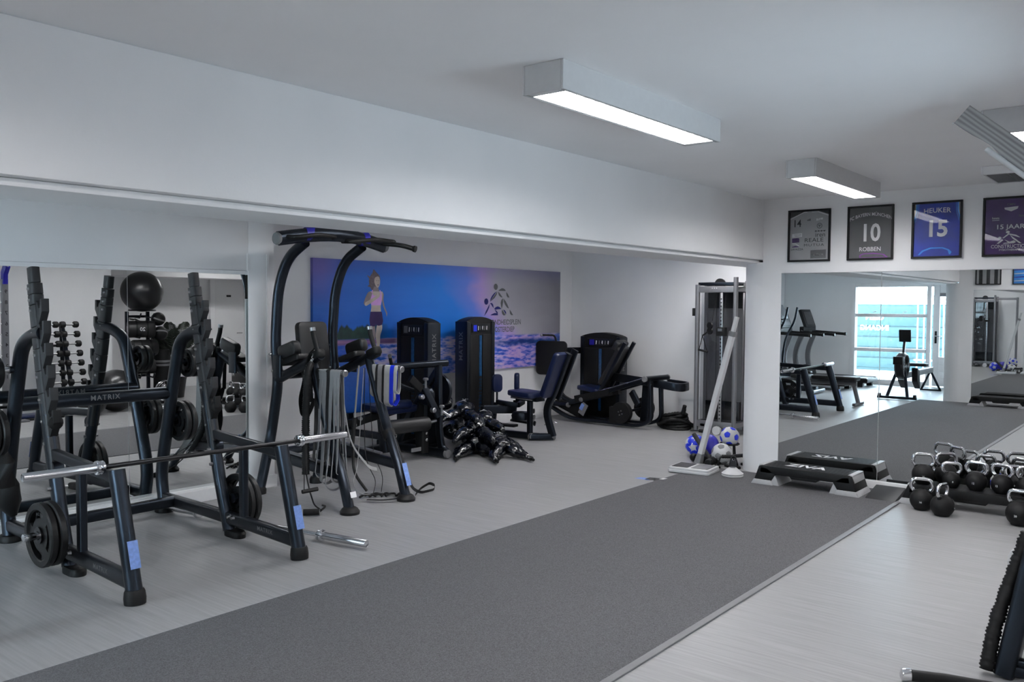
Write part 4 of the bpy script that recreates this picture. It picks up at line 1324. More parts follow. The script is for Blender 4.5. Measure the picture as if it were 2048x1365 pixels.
# ------------------------------------------------------------------ leg press by the annex end wall
def leg_press():
    t = thing('leg_press_machine', 'black leg press with sledge base beside the annex end wall', 'exercise machine', (9.95, 6.4, 0))
    stack_tower(t, (10.30, 6.66, 0), 0.66, 0.20, 1.245, (0, -1, 0), (-1, 0, 0), txt_side=1, screen='bluedeep')
    XN_, XF_ = 9.85, 10.12
    for X in (XN_, XF_):
        sl = fillet([(X, 5.64, 0.66), (X, 5.62, 0.12), (X, 5.80, 0.045), (X, 6.95, 0.05), (X, 7.30, 0.22)], [0.16, 0.1, 0.3], 7)
        MB().bar(sl, 0.045, 0.075, 0.014, up=(1, 0, 0)).build('sledge_rail', 'black', t)
    MB().tube([(9.74, 5.66, 0.675), (10.22, 5.60, 0.675)], 0.036, 18).build('rear_cross_tube', 'black', t)
    for x in (9.73, 10.235):
        MB().lathe((x, 5.66 if x < 10 else 5.60, 0.675), (-1 if x < 10 else 1, 0, 0), [(0.036, -0.02), (0.039, 0), (0.034, 0.012)], 20).build('tube_cap', 'greypl', t)
    # inclined guide rail
    MB().bar([(XN_ - 0.03, 5.70, 0.655), (XN_ - 0.03, 6.50, 0.40)], 0.03, 0.05, 0.008).build('guide_rail', 'black', t)
    MB().bar([(XN_ - 0.035, 5.74, 0.678), (XN_ - 0.035, 6.44, 0.455)], 0.014, 0.012, 0.004).build('guide_rod', 'chrome', t)
    MB().bar([(XF_, 5.70, 0.655), (XF_, 6.50, 0.40)], 0.03, 0.05, 0.008).build('guide_rail', 'black', t)
    MB().bar([(XN_, 6.95, 0.26), (XN_, 6.35, 0.42)], 0.07, 0.07, 0.01).build('lower_beam', 'black', t)
    MB().tube([(XN_ - 0.05, 7.22, 0.235), (XN_ + 0.02, 6.93, 0.235)], 0.032, 16).build('foot_tube', 'black', t)
    MB().lathe((XN_ - 0.03, 6.92, 0.235), (-0.3, -1, 0), [(0.034, -0.02), (0.037, 0), (0.03, 0.01)], 18).build('tube_cap', 'greypl', t)
    # carriage with seat and back rest
    MB().pad((9.98, 6.62, 0.475), (1, 0, 0), (0, 1, 0.10), 0.34, 0.36, 0.06, 0.06).build('seat', 'pad_navy_sheen', t, label='black vinyl seat coloured with a blue reflection')
    up = Vector((0, -0.62, 1)).normalized()
    MB().pad((9.98, 6.28, 0.80), (1, 0, 0), up, 0.30, 0.62, 0.07, 0.05).build('back_pad', 'pad', t)
    MB().bar([(9.98 - 0.13, 6.43, 0.44), (9.98 - 0.13, 6.03, 1.13)], 0.04, 0.05, 0.01, up=(0, 1, 0)).build('back_frame', 'black', t)
    MB().bar([(9.98 + 0.10, 6.43, 0.44), (9.98 + 0.10, 6.03, 1.13)], 0.04, 0.05, 0.01, up=(0, 1, 0)).build('back_frame', 'black', t)
    MB().pad((9.98, 6.19, 1.08), (1, 0, 0), up, 0.26, 0.16, 0.09, 0.04).build('head_pad', 'pad', t)
    MB().bar([(9.84, 6.80, 0.33), (9.84, 6.25, 0.46)], 0.10, 0.09, 0.01).build('carriage', 'blackmat', t)
    MB().bar([(10.08, 6.80, 0.33), (10.08, 6.25, 0.46)], 0.10, 0.09, 0.01).build('carriage', 'blackmat', t)
    # foot plate on its arm from the stack
    MB().pad((9.82, 7.22, 0.88), (0.28, -1, 0), (0, 0, 1), 0.46, 0.48, 0.05, 0.06).build('foot_plate', 'rubber', t, label='broad black foot plate')
    MB().bar([(10.28, 7.02, 0.98), (9.88, 7.14, 0.98)], 0.05, 0.09, 0.012).build('press_arm', 'black', t)
    MB().tube(fillet([(9.88, 7.18, 1.10), (9.86, 7.20, 1.20), (9.70, 7.30, 1.205)], 0.04), 0.014, 10).build('top_handle', 'rubber', t)
    MB().cyl((9.70, 7.30, 1.205), (9.68, 7.315, 1.205), 0.016, 12).build('grip_cap', 'steel', t)
    MB().bar(fillet([(9.95, 7.2, 0.70), (9.96, 7.18, 0.35), (9.95, 6.95, 0.26), (9.95, 6.7, 0.25)], 0.16, 6), 0.06, 0.07, 0.012, up=(1, 0, 0)).build('plate_arm', 'black', t)
    MB().prism([(6.8, 0.06), (7.24, 0.22), (7.2, 0.28), (6.75, 0.28)], (10.0, 0, 0), (0, 1, 0), (0, 0, 1), 0.22).build('side_plate', 'blackmat', t, bevel=0.006)
    # instruction card
    MB().cbox((9.80, 6.66, 0.20), (0.004, 0.10, 0.17), Matrix.Rotation(0.5, 3, 'X')).build('instruction_card', 'greyp', t)
    MB().cbox((9.797, 6.68, 0.23), (0.004, 0.055, 0.09), Matrix.Rotation(0.5, 3, 'X')).build('card_print', 'sticker', t)
    MB().lathe((9.80, 6.69, 0.33), (-1, 0, 0), [(0.012, -0.05), (0.03, 0), (0.03, 0.02), (0.02, 0.03)], 14).build('pull_knob', 'silver', t)
    # counterweight discs on an axle
    for x in (9.82, 10.20):
        dk = MB().lathe((x, 6.05 if x < 10 else 5.93, 0.20 if x < 10 else 0.24), (1, 0, 0), [(0.02, -0.04), (0.14, -0.04), (0.145, -0.03), (0.145, 0.03), (0.14, 0.04), (0.02, 0.04)], 30)
        dk.build('counter_wheel', 'blackmat', t)
    MB().cyl((9.80, 6.05, 0.20), (10.22, 5.93, 0.24), 0.018, 12).build('axle', 'black', t)
    MB().box(9.80, 9.86, 6.02, 6.24, 0.05, 0.27).build('wheel_guard', 'blackmat', t, bevel=0.008)
    for k in range(4):
        a = k * PI / 2 + 0.4
        MB().lathe((9.778, 6.05 + 0.03 * math.cos(a), 0.20 + 0.03 * math.sin(a)), (-1, 0, 0), [(0.010, 0), (0.008, 0.008)], 10).build('bolt', 'steel', t)
    for (y, z) in ((6.55, 0.05), (6.42, 0.05), (5.625, 0.60), (5.625, 0.42)):
        MB().lathe((XN_ - 0.024, y, z), (-1, 0, 0), [(0.012, 0), (0.010, 0.008)], 10).build('bolt', 'steel', t)
    # U-shaped rear handle frame
    uf = fillet([(10.02, 6.40, 0.66), (10.02, 5.64, 0.60), (10.05, 5.30, 0.56), (10.42, 5.36, 0.56), (10.42, 5.7, 0.58)], [0.05, 0.14, 0.14], 6)
    MB().bar(uf, 0.035, 0.11, 0.014).build('rear_frame', 'black', t)
    MB().bar([(10.15, 5.9, 0.05), (10.15, 5.86, 0.62)], 0.05, 0.12, 0.012, up=(0, 1, 0)).build('rear_post', 'black', t)
    MB().bar([(10.15, 6.1, 0.45), (10.1, 5.96, 0.28)], 0.05, 0.10, 0.012).build('link_arm', 'black', t)
leg_press()

# ------------------------------------------------------------------ coiled battle rope
def battle_rope():
    t = thing('battle_rope', 'heaped black battle rope on the floor behind the leg press', 'rope', (10.2, 5.45, 0))
    pts = []
    for k in range(260):
        a = k * 0.19
        lay = k / 260
        r = 0.20 - 0.10 * lay + 0.03 * math.sin(k * 0.37)
        pts.append(Vector((10.24 + r * math.cos(a) * 0.95, 5.50 + r * math.sin(a) * 1.15, 0.022 + 0.17 * lay ** 1.1 + 0.02 * math.sin(k * 0.23))))
    pts += [Vector((10.20, 5.34, 0.20)), Vector((10.13, 5.30, 0.24)), Vector((10.12, 5.28, 0.28))]
    # twisted strand profile by alternating radius
    MB().tube(pts, 0.023, 8, up=(0.1, 0.2, 1), scale=[1.0 + (0.14 if i % 2 else -0.14) for i in range(len(pts))]).build('rope', 'rubber', t, ang=180)
    MB().tube([(10.12, 5.31, 0.22), (10.10, 5.27, 0.33)], 0.026, 12).build('rope_end', 'blackmat', t)
    p2 = fillet([(10.05, 5.62, 0.06), (10.02, 5.45, 0.15), (10.12, 5.30, 0.13), (10.28, 5.22, 0.05), (10.4, 5.30, 0.03), (10.30, 5.45, 0.04)], 0.12, 8)
    MB().tube(p2, 0.023, 8, scale=[1.0 + (0.14 if i % 2 else -0.14) for i in range(len(p2))]).build('rope', 'rubber', t, ang=180)
battle_rope()

# ------------------------------------------------------------------ pulley machine between annex and pier
def pulley_machine():
    t = thing('pulley_machine', 'silver framed pulley machine with smoked panels beside the pier', 'exercise machine', (10.3, 4.85, 0))
    X0, X1 = 10.12, 10.46
    Y0, Y1 = 4.60, 5.12
    for (x, y, h) in ((X0, Y1, 1.90), (X0, Y0, 1.99), (X1, Y1, 1.90), (X1, Y0, 1.95), (X1 + 0.02, Y1 + 0.05, 1.9)):
        MB().sweep([(x, y, 0.03), (x, y, h)], rrect(0.055, 0.055, 0.02, 3), up=(0, 1, 0)).build('upright', 'silver', t)
    for z in (0.12, 1.84):
        for x in (X0, X1):
            MB().box(x - 0.02, x + 0.02, Y0, Y1, z - 0.04, z + 0.04).build('cross_rail', 'silver', t, bevel=0.006)
        for y in (Y0, Y1):
            MB().box(X0, X1, y - 0.02, y + 0.02, z - 0.03, z + 0.03).build('side_rail', 'silver', t, bevel=0.006)
    MB().box(X0 + 0.01, X1, Y0, Y1, 1.89, 1.93).build('top_bar', 'black', t, bevel=0.005)
    MB().lathe((X0 + 0.10, 4.86, 1.91), (1, 0, 0), [(0.01, -0.015), (0.07, -0.015), (0.06, 0), (0.07, 0.015), (0.01, 0.015)], 24).build('top_wheel', 'blackmat', t)
    # smoked panel behind and dark boxes top and bottom
    MB().box(X1 - 0.06, X1 - 0.055, Y0 + 0.03, Y1 - 0.03, 0.16, 1.80).build('rear_panel', 'greypl', t)
    MB().box(X1 - 0.10, X1 - 0.07, Y0 + 0.03, Y1 - 0.03, 1.60, 1.80).build('upper_box', 'blackmat', t)
    MB().box(X1 - 0.14, X1 - 0.07, Y0 + 0.03, Y1 - 0.03, 0.16, 0.40).build('weight_box', 'darksteel', t, bevel=0.004)
    MB().box(X0 + 0.05, X0 + 0.054, Y0 + 0.03, Y1 - 0.03, 0.16, 1.80).build('front_panel', 'tint', t)
    # perforated guide column
    MB().box(X0 + 0.0, X0 + 0.035, 4.775, 4.815, 0.14, 1.80).build('guide_column', 'steel', t, bevel=0.003)
    MB().box(X0 - 0.01, X0 + 0.04, 4.74, 4.86, 1.80, 1.815).build('column_cap', 'whitepl', t)
    ho = MB()
    for k in range(34):
        ho.cyl((X0 - 0.0015, 4.795, 0.2 + 0.046 * k), (X0 + 0.001, 4.795, 0.2 + 0.046 * k), 0.010, 10)
    ho.build('pin_holes', 'shade', t)
    cg = MB().box(X0 - 0.03, X0 + 0.05, 4.73, 4.85, 1.25, 1.36)
    cg.build('slide_carriage', 'blackmat', t, bevel=0.008)
    MB().box(X0 - 0.036, X0 - 0.03, 4.76, 4.82, 1.31, 1.345).build('carriage_tab', 'steel', t)
    for z in (1.33, 1.40):
        MB().lathe((X0 - 0.03, 4.93, z - 0.02), (-1, 0.3, 0), [(0.008, -0.012), (0.042, -0.012), (0.032, 0), (0.042, 0.012), (0.008, 0.012)], 20).build('pulley', 'blackmat', t)
    MB().tube([(X0 - 0.02, 4.90, 1.44), (X0 + 0.06, 4.88, 1.84)], 0.004, 6).build('cable', 'blackmat', t)
    MB().tube([(X0 + 0.03, 4.87, 1.80), (X0 + 0.03, 4.87, 0.15)], 0.003, 6).build('cable', 'blackmat', t)
    hd_ = fillet([(X0 - 0.03, 4.96, 1.30), (X0 - 0.03, 5.03, 1.25)], 0.02)
    MB().tube(hd_, 0.010, 8).build('clip', 'blackmat', t)
    for y in (5.075, 4.965):
        MB().tube([(X0 - 0.03, 5.03, 1.25), (X0 - 0.03, y, 1.07 if y > 5 else 1.05)], 0.005, 6).build('handle_strap', 'blackmat', t)
    MB().cyl((X0 - 0.03, 5.085, 1.07), (X0 - 0.03, 4.955, 1.045), 0.014, 12).build('handle_grip', 'rubber', t)
    for y in (4.94, 4.97, 5.0):
        MB().lathe((X0 - 0.02, y - 0.09, 1.855), (-1, 0, 0), [(0.006, 0), (0.006, 0.004)], 8).build('bolt', 'whitepl', t)
    # rollers at the foot
    MB().lathe((X0 - 0.06, 4.80, 0.055), (1, 0, 0), [(0.01, -0.02), (0.055, -0.02), (0.055, 0.02), (0.01, 0.02)], 20).build('floor_wheel', 'whitepl', t)
    MB().cyl((X0 - 0.10, 5.02, 0.035), (X0 - 0.10, 4.91, 0.035), 0.022, 14).build('foot_roller', 'rubber', t)
    MB().box(X0 - 0.02, X0 + 0.02, 4.99, 5.05, 0.03, 0.12).build('foot_bracket', 'silver', t)
    MB().bar([(X0 - 0.04, 5.06, 0.03), (X0 - 0.02, 5.18, 0.012)], 0.03, 0.01, 0.003).build('foot_pedal', 'blackmat', t)
    MB().box(X0 - 0.03, X0 + 0.0, Y1 + 0.03, Y1 + 0.06, 1.50, 1.60).build('side_box', 'blackmat', t, bevel=0.004)
    # twin column of the same machine, seen only in the mirrors
    MB().sweep([(X0 + 0.25, 4.10, 0.03), (X0 + 0.25, 4.10, 1.93)], rrect(0.055, 0.055, 0.02, 3), up=(0, 1, 0)).build('upright', 'silver', t)
    MB().box(X0 + 0.22, X0 + 0.28, 4.10, Y0, 1.86, 1.92).build('link_bar', 'silver', t, bevel=0.005)
    return t
pulley_machine()

# ------------------------------------------------------------------ heap of shiny weighted harness bags
def bag(label, p0, p1, r, num=None, arms=True, tilt=0.0, squash=0.8):
    """One sagging vinyl body bag: a thick torso with two tapering arms."""
    p0, p1 = Vector(p0), Vector(p1)
    d = p1 - p0
    L = d.length
    dn = d.normalized()
    side = dn.cross(Vector((0, 0, 1))).normalized()
    up = side.cross(dn).normalized()
    t = thing('weighted_bag', label, 'sandbag', tuple((p0 + p1) / 2), 'shiny black weighted bags in a heap')
    n = 16
    path = [p0 + d * (k / n) + up * (0.03 * math.sin(PI * k / n)) for k in range(n + 1)]
    sc = [0.35 + 0.65 * math.sin(PI * min(1, (k / n) * 0.9 + 0.08)) ** 0.5 + 0.07 * math.sin(k * 2.3 + p0.x * 9) for k in range(n + 1)]
    sc[0] = 0.25
    sc[-1] = 0.3
    mb = MB().tube(path, r, 18, up=(0, 0, 1), ry=r * squash, scale=sc)
    mb.build('torso', 'gloss', t, ang=180)
    if arms:
        for s in (-1, 1):
            a0 = p0 + side * (s * r * 0.45) - up * 0.0
            a1 = a0 + side * (s * r * 0.9) - dn * r * 0.9 - up * r * 0.3
            a2 = a1 + side * (s * r * 0.2) - dn * r * 1.6
            a1.z = max(a1.z, 0.045)
            a2.z = max(a2.z - 0.02, 0.035)
            pa = fillet([a0, a1, a2], r, 7)
            m_ = len(pa)
            MB().tube(pa, r * 0.60, 14, ry=r * 0.48, scale=[1.0 - 0.60 * (k / (m_ - 1)) ** 1.6 + 0.06 * math.sin(k * 2.1) for k in range(m_)]).build('arm', 'gloss', t, ang=180)
            MB().tube([pa[-2], a2, a2 - dn * 0.07], 0.016, 10).build('grip', 'rubber', t)
    # lacing
    for k in range(6):
        c = p0.lerp(p1, 0.32 + 0.055 * k) + up * (r * squash * 0.99 + 0.03)
        MB().tube([c - side * r * 0.38 - up * 0.012, c + up * 0.004, c + side * r * 0.30 - up * 0.01], 0.004, 6).build('lace', 'steel', t)
    if num:
        lt = MB()
        lettering(lt, num, 0.085, p0.lerp(p1, 0.68) + up * (r * squash * 1.02 + 0.036), side, dn, 0.03)
        lt.build('lettering', 'white', t, smooth=False)
    return t
bag('shiny black bag lying foremost on the open floor, arms towards the camera', (7.02, 5.78, 0.09), (7.22, 6.10, 0.10), 0.125, '10')
bag('shiny black bag at the low corner of the heap near the leg machine', (6.93, 6.10, 0.10), (7.24, 6.40, 0.12), 0.14, None)
bag('shiny black bag in the middle of the heap, sagging over the low ones', (6.98, 6.16, 0.26), (7.38, 6.50, 0.28), 0.13, None)
bag('shiny black bag under the hip machine side of the heap', (7.30, 6.10, 0.10), (7.62, 6.48, 0.12), 0.14, '8')
bag('shiny black bag upper right in the heap by the hip machine', (7.28, 6.28, 0.30), (7.66, 6.62, 0.27), 0.125, None)
bag('shiny black bag topmost of the heap, numbered 10', (7.06, 6.42, 0.42), (7.46, 6.72, 0.40), 0.12, '10')
bag('shiny black bag highest against the leg machine, blue strap', (6.96, 6.58, 0.50), (7.16, 6.84, 0.52), 0.10, '10', arms=False)
bag('shiny black bag at the back of the heap near the stack', (7.2, 6.72, 0.14), (7.6, 6.95, 0.16), 0.14, None, arms=False)

# ------------------------------------------------------------------ corner clutter by the pier
def leaning_pole():
    t = thing('leaning_pole', 'long white metal pole leaning on the pier, grey foot', 'pole', (8.06, 3.97, 0))
    a, b = Vector((8.02, 4.00, 0.10)), Vector((8.10, 3.665, 1.52))
    d = (b - a).normalized()
    MB().sweep([a, a + d * 1.30], rrect(0.068, 0.05, 0.006, 2), up=(0, 1, 0)).build('tube', 'whitepl', t)
    MB().sweep([a + d * 1.24, a + d * 1.46], rrect(0.05, 0.036, 0.006, 2), up=(0, 1, 0)).build('inner_tube', 'whitepl', t)
    MB().sweep([a + d * 1.26, a + d * 1.31], rrect(0.078, 0.06, 0.006, 2), up=(0, 1, 0)).build('collar', 'greypl', t)
    MB().sweep([a - d * 0.09, a + d * 0.02], rrect(0.072, 0.055, 0.008, 2), up=(0, 1, 0), scale=[1.3, 1.0]).build('foot', 'greypl', t)
    for s in (0.30, 0.86):
        p = a + d * s + Vector((-0.02, -0.01, 0))
        MB().lathe(p, (-1, -0.3, -0.1), [(0.014, -0.02), (0.014, 0.004), (0.008, 0.008)], 14).build('bolt', 'darksteel', t)
leaning_pole()

def ball_patch(t, c, r, dark, light, seed=0, big=1.0):
    """Ball with raised pentagon panels on a light shell."""
    c = Vector(c)
    sh_ = MB().sphere(c, r, 28, 16).build('shell', light, t, ang=180)
    g = (1 + 5 ** 0.5) / 2
    vs = [Vector(v).normalized() for v in ((0, 1, g), (0, -1, g), (0, 1, -g), (0, -1, -g), (1, g, 0), (-1, g, 0), (1, -g, 0), (-1, -g, 0), (g, 0, 1), (g, 0, -1), (-g, 0, 1), (-g, 0, -1))]
    rot = Matrix.Rotation(seed, 3, 'X') @ Matrix.Rotation(seed * 1.7 + 0.4, 3, 'Z')
    for v in vs:
        v = rot @ v
        x = v.orthogonal().normalized()
        y = v.cross(x)
        R = []
        for q, h in ((0.02, 1.012), (0.2, 1.010), (0.36, 1.004), (0.38, 0.97)):
            ring = []
            for k in range(10):
                a = 2 * PI * k / 10
                qq = q * big * (1.0 if k % 2 == 0 else (0.88 if big == 1.0 else 0.55))
                p = v + (x * math.cos(a) + y * math.sin(a)) * qq
                ring.append(c + p.normalized() * r * h)
            R.append(ring)
        MB().rings(R).build('panel', dark, sh_, ang=180)
def ball(label, c, r, dark, light, seed, nm='football', big=1.0):
    t = thing(nm, label, 'ball', c)
    ball_patch(t, c, r, dark, light, seed, big)
    return t
ball('blue and white ball on the floor beside the leaning pole foot', (8.50, 4.30, 0.115), 0.112, 'whitepl', 'blue', 0.5, big=1.45)
ball('white football with grey patches in front of the pier', (8.22, 3.86, 0.108), 0.106, 'greypl', 'whitepl', 1.1)
ball('white, grey and blue ball stacked behind the grey-patched football', (8.40, 3.86, 0.265), 0.10, 'blue', 'whitepl', 2.0)
# ring stand under the upper ball
rs = MB().lathe((8.40, 3.86, 0.19), (0, 0, 1), [(0.095, -0.01), (0.105, 0), (0.095, 0.01), (0.085, 0)], 28, closed=True).build('ball_ring', 'blackmat')
recentre(rs, (8.40, 3.86, 0.19))
tag(rs, 'black ring holder under the blue, white and grey ball', 'ball holder')
for k in range(3):
    a = 2 * PI * k / 3
    MB().cyl((8.40 + 0.09 * math.cos(a), 3.86 + 0.09 * math.sin(a), 0.18), (8.40 + 0.11 * math.cos(a), 3.86 + 0.11 * math.sin(a), 0.0), 0.008, 8).build('leg', 'blackmat', rs)
# deep blue disc cushion leaning
bc = MB().lathe((8.40, 4.10, 0.135), (-0.9, 0.15, 0.25), [(0.01, -0.05), (0.09, -0.048), (0.125, -0.02), (0.13, 0.0), (0.125, 0.02), (0.09, 0.048), (0.01, 0.05)], 30).build('balance_cushion', 'bluedeep')
recentre(bc, (8.36, 4.12, 0.15))
tag(bc, 'deep blue round cushion standing behind the white pole', 'cushion')
# foam roller leaning across
rl = MB().tube([(8.30, 4.22, 0.265), (8.20, 3.98, 0.04)], 0.024, 16).build('massage_stick', 'clad')
recentre(rl, (8.25, 4.1, 0.1))
tag(rl, 'dark grey stick lying aslant over the blue cushion', 'stick')
# small black dumbbells
def dumbbell_proto(label, L=0.20, r=0.042, group='small black dumbbells by the pier'):
    t = local_thing('dumbbell', label, 'dumbbell', group)
    MB().cyl((-L / 2 + 0.03, 0, 0), (L / 2 - 0.03, 0, 0), 0.014, 12).build('grip', 'steel', t)
    for s in (-1, 1):
        MB().lathe((s * (L / 2 - 0.035), 0, 0), (s, 0, 0), [(0.02, -0.035), (r * 0.9, -0.03), (r, -0.02), (r, 0.022), (r * 0.8, 0.035)], 6 if False else 14).build('head', 'rubber', t)
    return t
d1 = dumbbell_proto('small black dumbbell on the floor just before the pole foot')
d1.location = (8.14, 4.08, 0.043)
d1.rotation_euler = (0, 0, 1.2)
copy_tree(d1, (8.05, 3.90, 0.043), 0.2, 'small black dumbbell on the floor behind the scale, middle one')
copy_tree(d1, (8.20, 3.93, 0.043), 0.9, 'small black dumbbell tucked behind the other two near the grey football')
# push-up stands
def pushup(label, c, rz):
    t = local_thing('push_up_stand', label, 'push-up stand', 'pair of push-up stands')
    MB().tube(fillet([(-0.10, 0, 0.02), (-0.075, 0, 0.115), (0.075, 0, 0.115), (0.10, 0, 0.02)], 0.03, 5), 0.010, 12).build('frame', 'blackmat', t)
    MB().tube([(-0.06 + 0.012 * k, 0, 0.115) for k in range(11)], 0.018, 14, scale=[1 + 0.12 * (k % 2) for k in range(11)]).build('grip', 'rubber', t)
    for s in (-1, 1):
        MB().bar([(s * 0.10, -0.07, 0.014), (s * 0.10, 0.07, 0.014)], 0.03, 0.026, 0.008).build('foot', 'rubber', t)
    t.location = c
    t.rotation_euler = (0, 0, rz)
pushup('black push-up stand with ribbed grip in front of the grey football', (8.06, 3.72, 0), -0.9)
pushup('second black push-up stand behind the first, nearer the pier', (8.17, 3.66, 0), -0.5)
# hand gripper with ring standing by the pier
hg = MB()
hg.lathe((7.93, 3.60, 0.125), (-1, -0.2, 0), [(0.020, -0.006), (0.030, -0.006), (0.030, 0.006), (0.020, 0.006)], 22, closed=True)
hg.prism([(-0.03, 0), (0.03, 0), (0.026, 0.10), (-0.026, 0.10)], (7.93, 3.60, 0.0), (0.2, -1, 0), (0, 0, 1), 0.02)
o = hg.build('door_anchor', 'clad')
recentre(o, (7.93, 3.60, 0))
tag(o, 'dark upright tag with a ring hole leaning at the pier edge', 'holder')

# step scale: white platform with two grey treads
def scale_():
    t = thing('body_scale', 'white platform with two dark grey foot treads at the carpet edge', 'scale', (7.73, 3.88, 0), rz=0.0)
    cx, cy = 7.64, 3.88
    a = Vector((0.70, 0.30, 0)).normalized()
    ax = Vector((0.10, -0.99, 0)).normalized()
    ay = Vector((0.99, 0.10, 0)).normalized()
    o = Vector((cx, cy, 0))
    MB().pad(o + Vector((0, 0, 0.022)), ax, ay, 0.42, 0.33, 0.030, 0.03).build('lower_shell', 'whitepl', t)
    MB().pad(o + Vector((0, 0, 0.045)), ax, ay, 0.41, 0.32, 0.028, 0.03).build('upper_shell', 'whitepl', t)
    for s in (-1, 1):
        MB().pad(o + ax * (s * 0.098) + Vector((0, 0, 0.060)), ax, ay, 0.165, 0.25, 0.004, 0.008).build('tread', 'greypl' if s > 0 else 'clad', t, label='dark grey tread')
scale_()

# stack of flat white marker cones
for k in range(2):
    z0 = 0.012 + 0.018 * k
    c_ = MB().lathe((7.66, 3.485, z0), (0, 0, 1), [(0.100, 0), (0.102, 0.008), (0.096, 0.012), (0.035, 0.062), (0.03, 0.062), (0.090, 0.008)], 32, closed=True)
    o = c_.build('marker_cone', 'whitepl')
    recentre(o, (7.66, 3.485, z0))
    tag(o, ('lower' if k == 0 else 'upper') + ' white marker cone of the flat stack before the pier', 'cone', 'white marker cones')

# leaflet on the floor
lf = thing('leaflet', 'small folded leaflet lying on the pale floor near the carpet', 'paper', (7.05, 4.07, 0))
MB().add([(6.98, 4.16, 0.002), (6.99, 4.02, 0.002), (7.08, 3.99, 0.002), (7.07, 4.14, 0.002)], [(0, 1, 2, 3)]).build('cover', 'sticker', lf)
MB().add([(7.01, 4.06, 0.004), (7.02, 3.94, 0.004), (7.12, 3.92, 0.010), (7.10, 4.06, 0.006)], [(0, 1, 2, 3)]).build('page', 'clad', lf)
MB().add([(7.06, 3.94, 0.011), (7.07, 3.90, 0.011), (7.14, 3.89, 0.011), (7.13, 3.93, 0.011)], [(0, 1, 2, 3)]).build('page_corner', 'white', lf)

# ------------------------------------------------------------------ aerobic steps
def aerobic_step(name, label, cx, y0, y1, h=0.20, w=0.33, text='ZIVA', strip=True):
    t = thing(name, label, 'step', (cx, (y0 + y1) / 2, 0))
    yc = (y0 + y1) / 2
    L = abs(y1 - y0)
    # body: low arch section
    prof = [(-L / 2 + 0.03, 0.045), (-L / 2 + 0.07, h - 0.015), (-L / 2 + 0.10, h), (L / 2 - 0.10, h), (L / 2 - 0.07, h - 0.015), (L / 2 - 0.03, 0.045),
            (L / 2 - 0.19, 0.045), (L / 2 - 0.225, h - 0.075), (0.13, h - 0.075), (0.11, h - 0.095), (-0.11, h - 0.095), (-0.13, h - 0.075), (-L / 2 + 0.225, h - 0.075), (-L / 2 + 0.19, 0.045)]
    # built as separate convex pieces
    b = MB()
    b.prism([(-L / 2 + 0.075, h - 0.075), (L / 2 - 0.075, h - 0.075), (L / 2 - 0.085, h), (-L / 2 + 0.085, h)], (cx, yc, 0), (0, 1, 0), (0, 0, 1), w)
    b.build('deck', 'blackmat', t, bevel=0.012)
    MB().prism([(-0.11, h - 0.095), (0.11, h - 0.095), (0.13, h - 0.07), (-0.13, h - 0.07)], (cx, yc, 0), (0, 1, 0), (0, 0, 1), w * 0.98).build('under_lip', 'blackmat', t, bevel=0.003)
    for s in (-1, 1):
        MB().prism([(s * (L / 2 - 0.03), 0.045), (s * (L / 2 - 0.075), h - 0.004), (s * (L / 2 - 0.16), h - 0.02), (s * (L / 2 - 0.23), h - 0.07), (s * (L / 2 - 0.19), 0.045)], (cx, yc, 0), (0, 1, 0), (0, 0, 1), w).build('end_block', 'blackmat', t, bevel=0.008)
        MB().prism([(s * (L / 2 - 0.0), 0.0), (s * (L / 2 - 0.03), 0.05), (s * (L / 2 - 0.19), 0.05), (s * (L / 2 - 0.21), 0.0)], (cx, yc, 0), (0, 1, 0), (0, 0, 1), w + 0.02).build('riser', 'greylt', t, bevel=0.006, label='pale grey riser foot')
        MB().prism([(s * (L / 2 - 0.185), 0.0), (s * (L / 2 - 0.185), 0.085), (s * (L / 2 - 0.225), h - 0.08), (s * (L / 2 - 0.265), 0.0)], (cx, yc, 0), (0, 1, 0), (0, 0, 1), w - 0.02).build('riser_wall', 'greylt', t, bevel=0.004)
        if strip:
            MB().prism([(s * (L / 2 - 0.078), h + 0.002), (s * (L / 2 - 0.066), h - 0.01), (s * (L / 2 - 0.052), h - 0.065), (s * (L / 2 - 0.062), h - 0.065)], (cx + 0.01, yc, 0), (0, 1, 0), (0, 0, 1), w - 0.05).build('end_strip', 'greylt', t, bevel=0.002)
            MB().box(cx - w / 2 + 0.03, cx + w / 2 - 0.012, yc + s * (L / 2 - 0.088) - 0.022, yc + s * (L / 2 - 0.088) + 0.022, h - 0.028, h + 0.003).build('end_strip', 'greylt', t, bevel=0.004)
    for k in range(11):
        x = cx - w / 2 + 0.03 + (w - 0.06) * k / 10
        MB().box(x - 0.005, x + 0.005, yc - L / 2 + 0.14, yc + L / 2 - 0.14, h - 0.001, h + 0.0025).build('tread_rib', 'clad', t)
    if text:
        lt = MB()
        lettering(lt, text, 0.17, (cx, yc + 0.03, h + 0.0035), (0, -1, 0), (1, 0, 0), 0.035, sx=0.95)
        lt.build('lettering', 'white', t, smooth=False)
    return t
aerobic_step('aerobic_step', 'black step bench with grey risers on the carpet at the mirror', 7.66, 3.23, 2.26, h=0.18)
aerobic_step('aerobic_step', 'black step bench carrying the row of kettlebells', 7.70, 1.97, 0.89, h=0.165, w=0.30, text=None)
aerobic_step('aerobic_step', 'low dark step bench below the striped shirt by the small mirror', -0.02, 3.10, 2.10, h=0.17, w=0.30, text=None, strip=False)

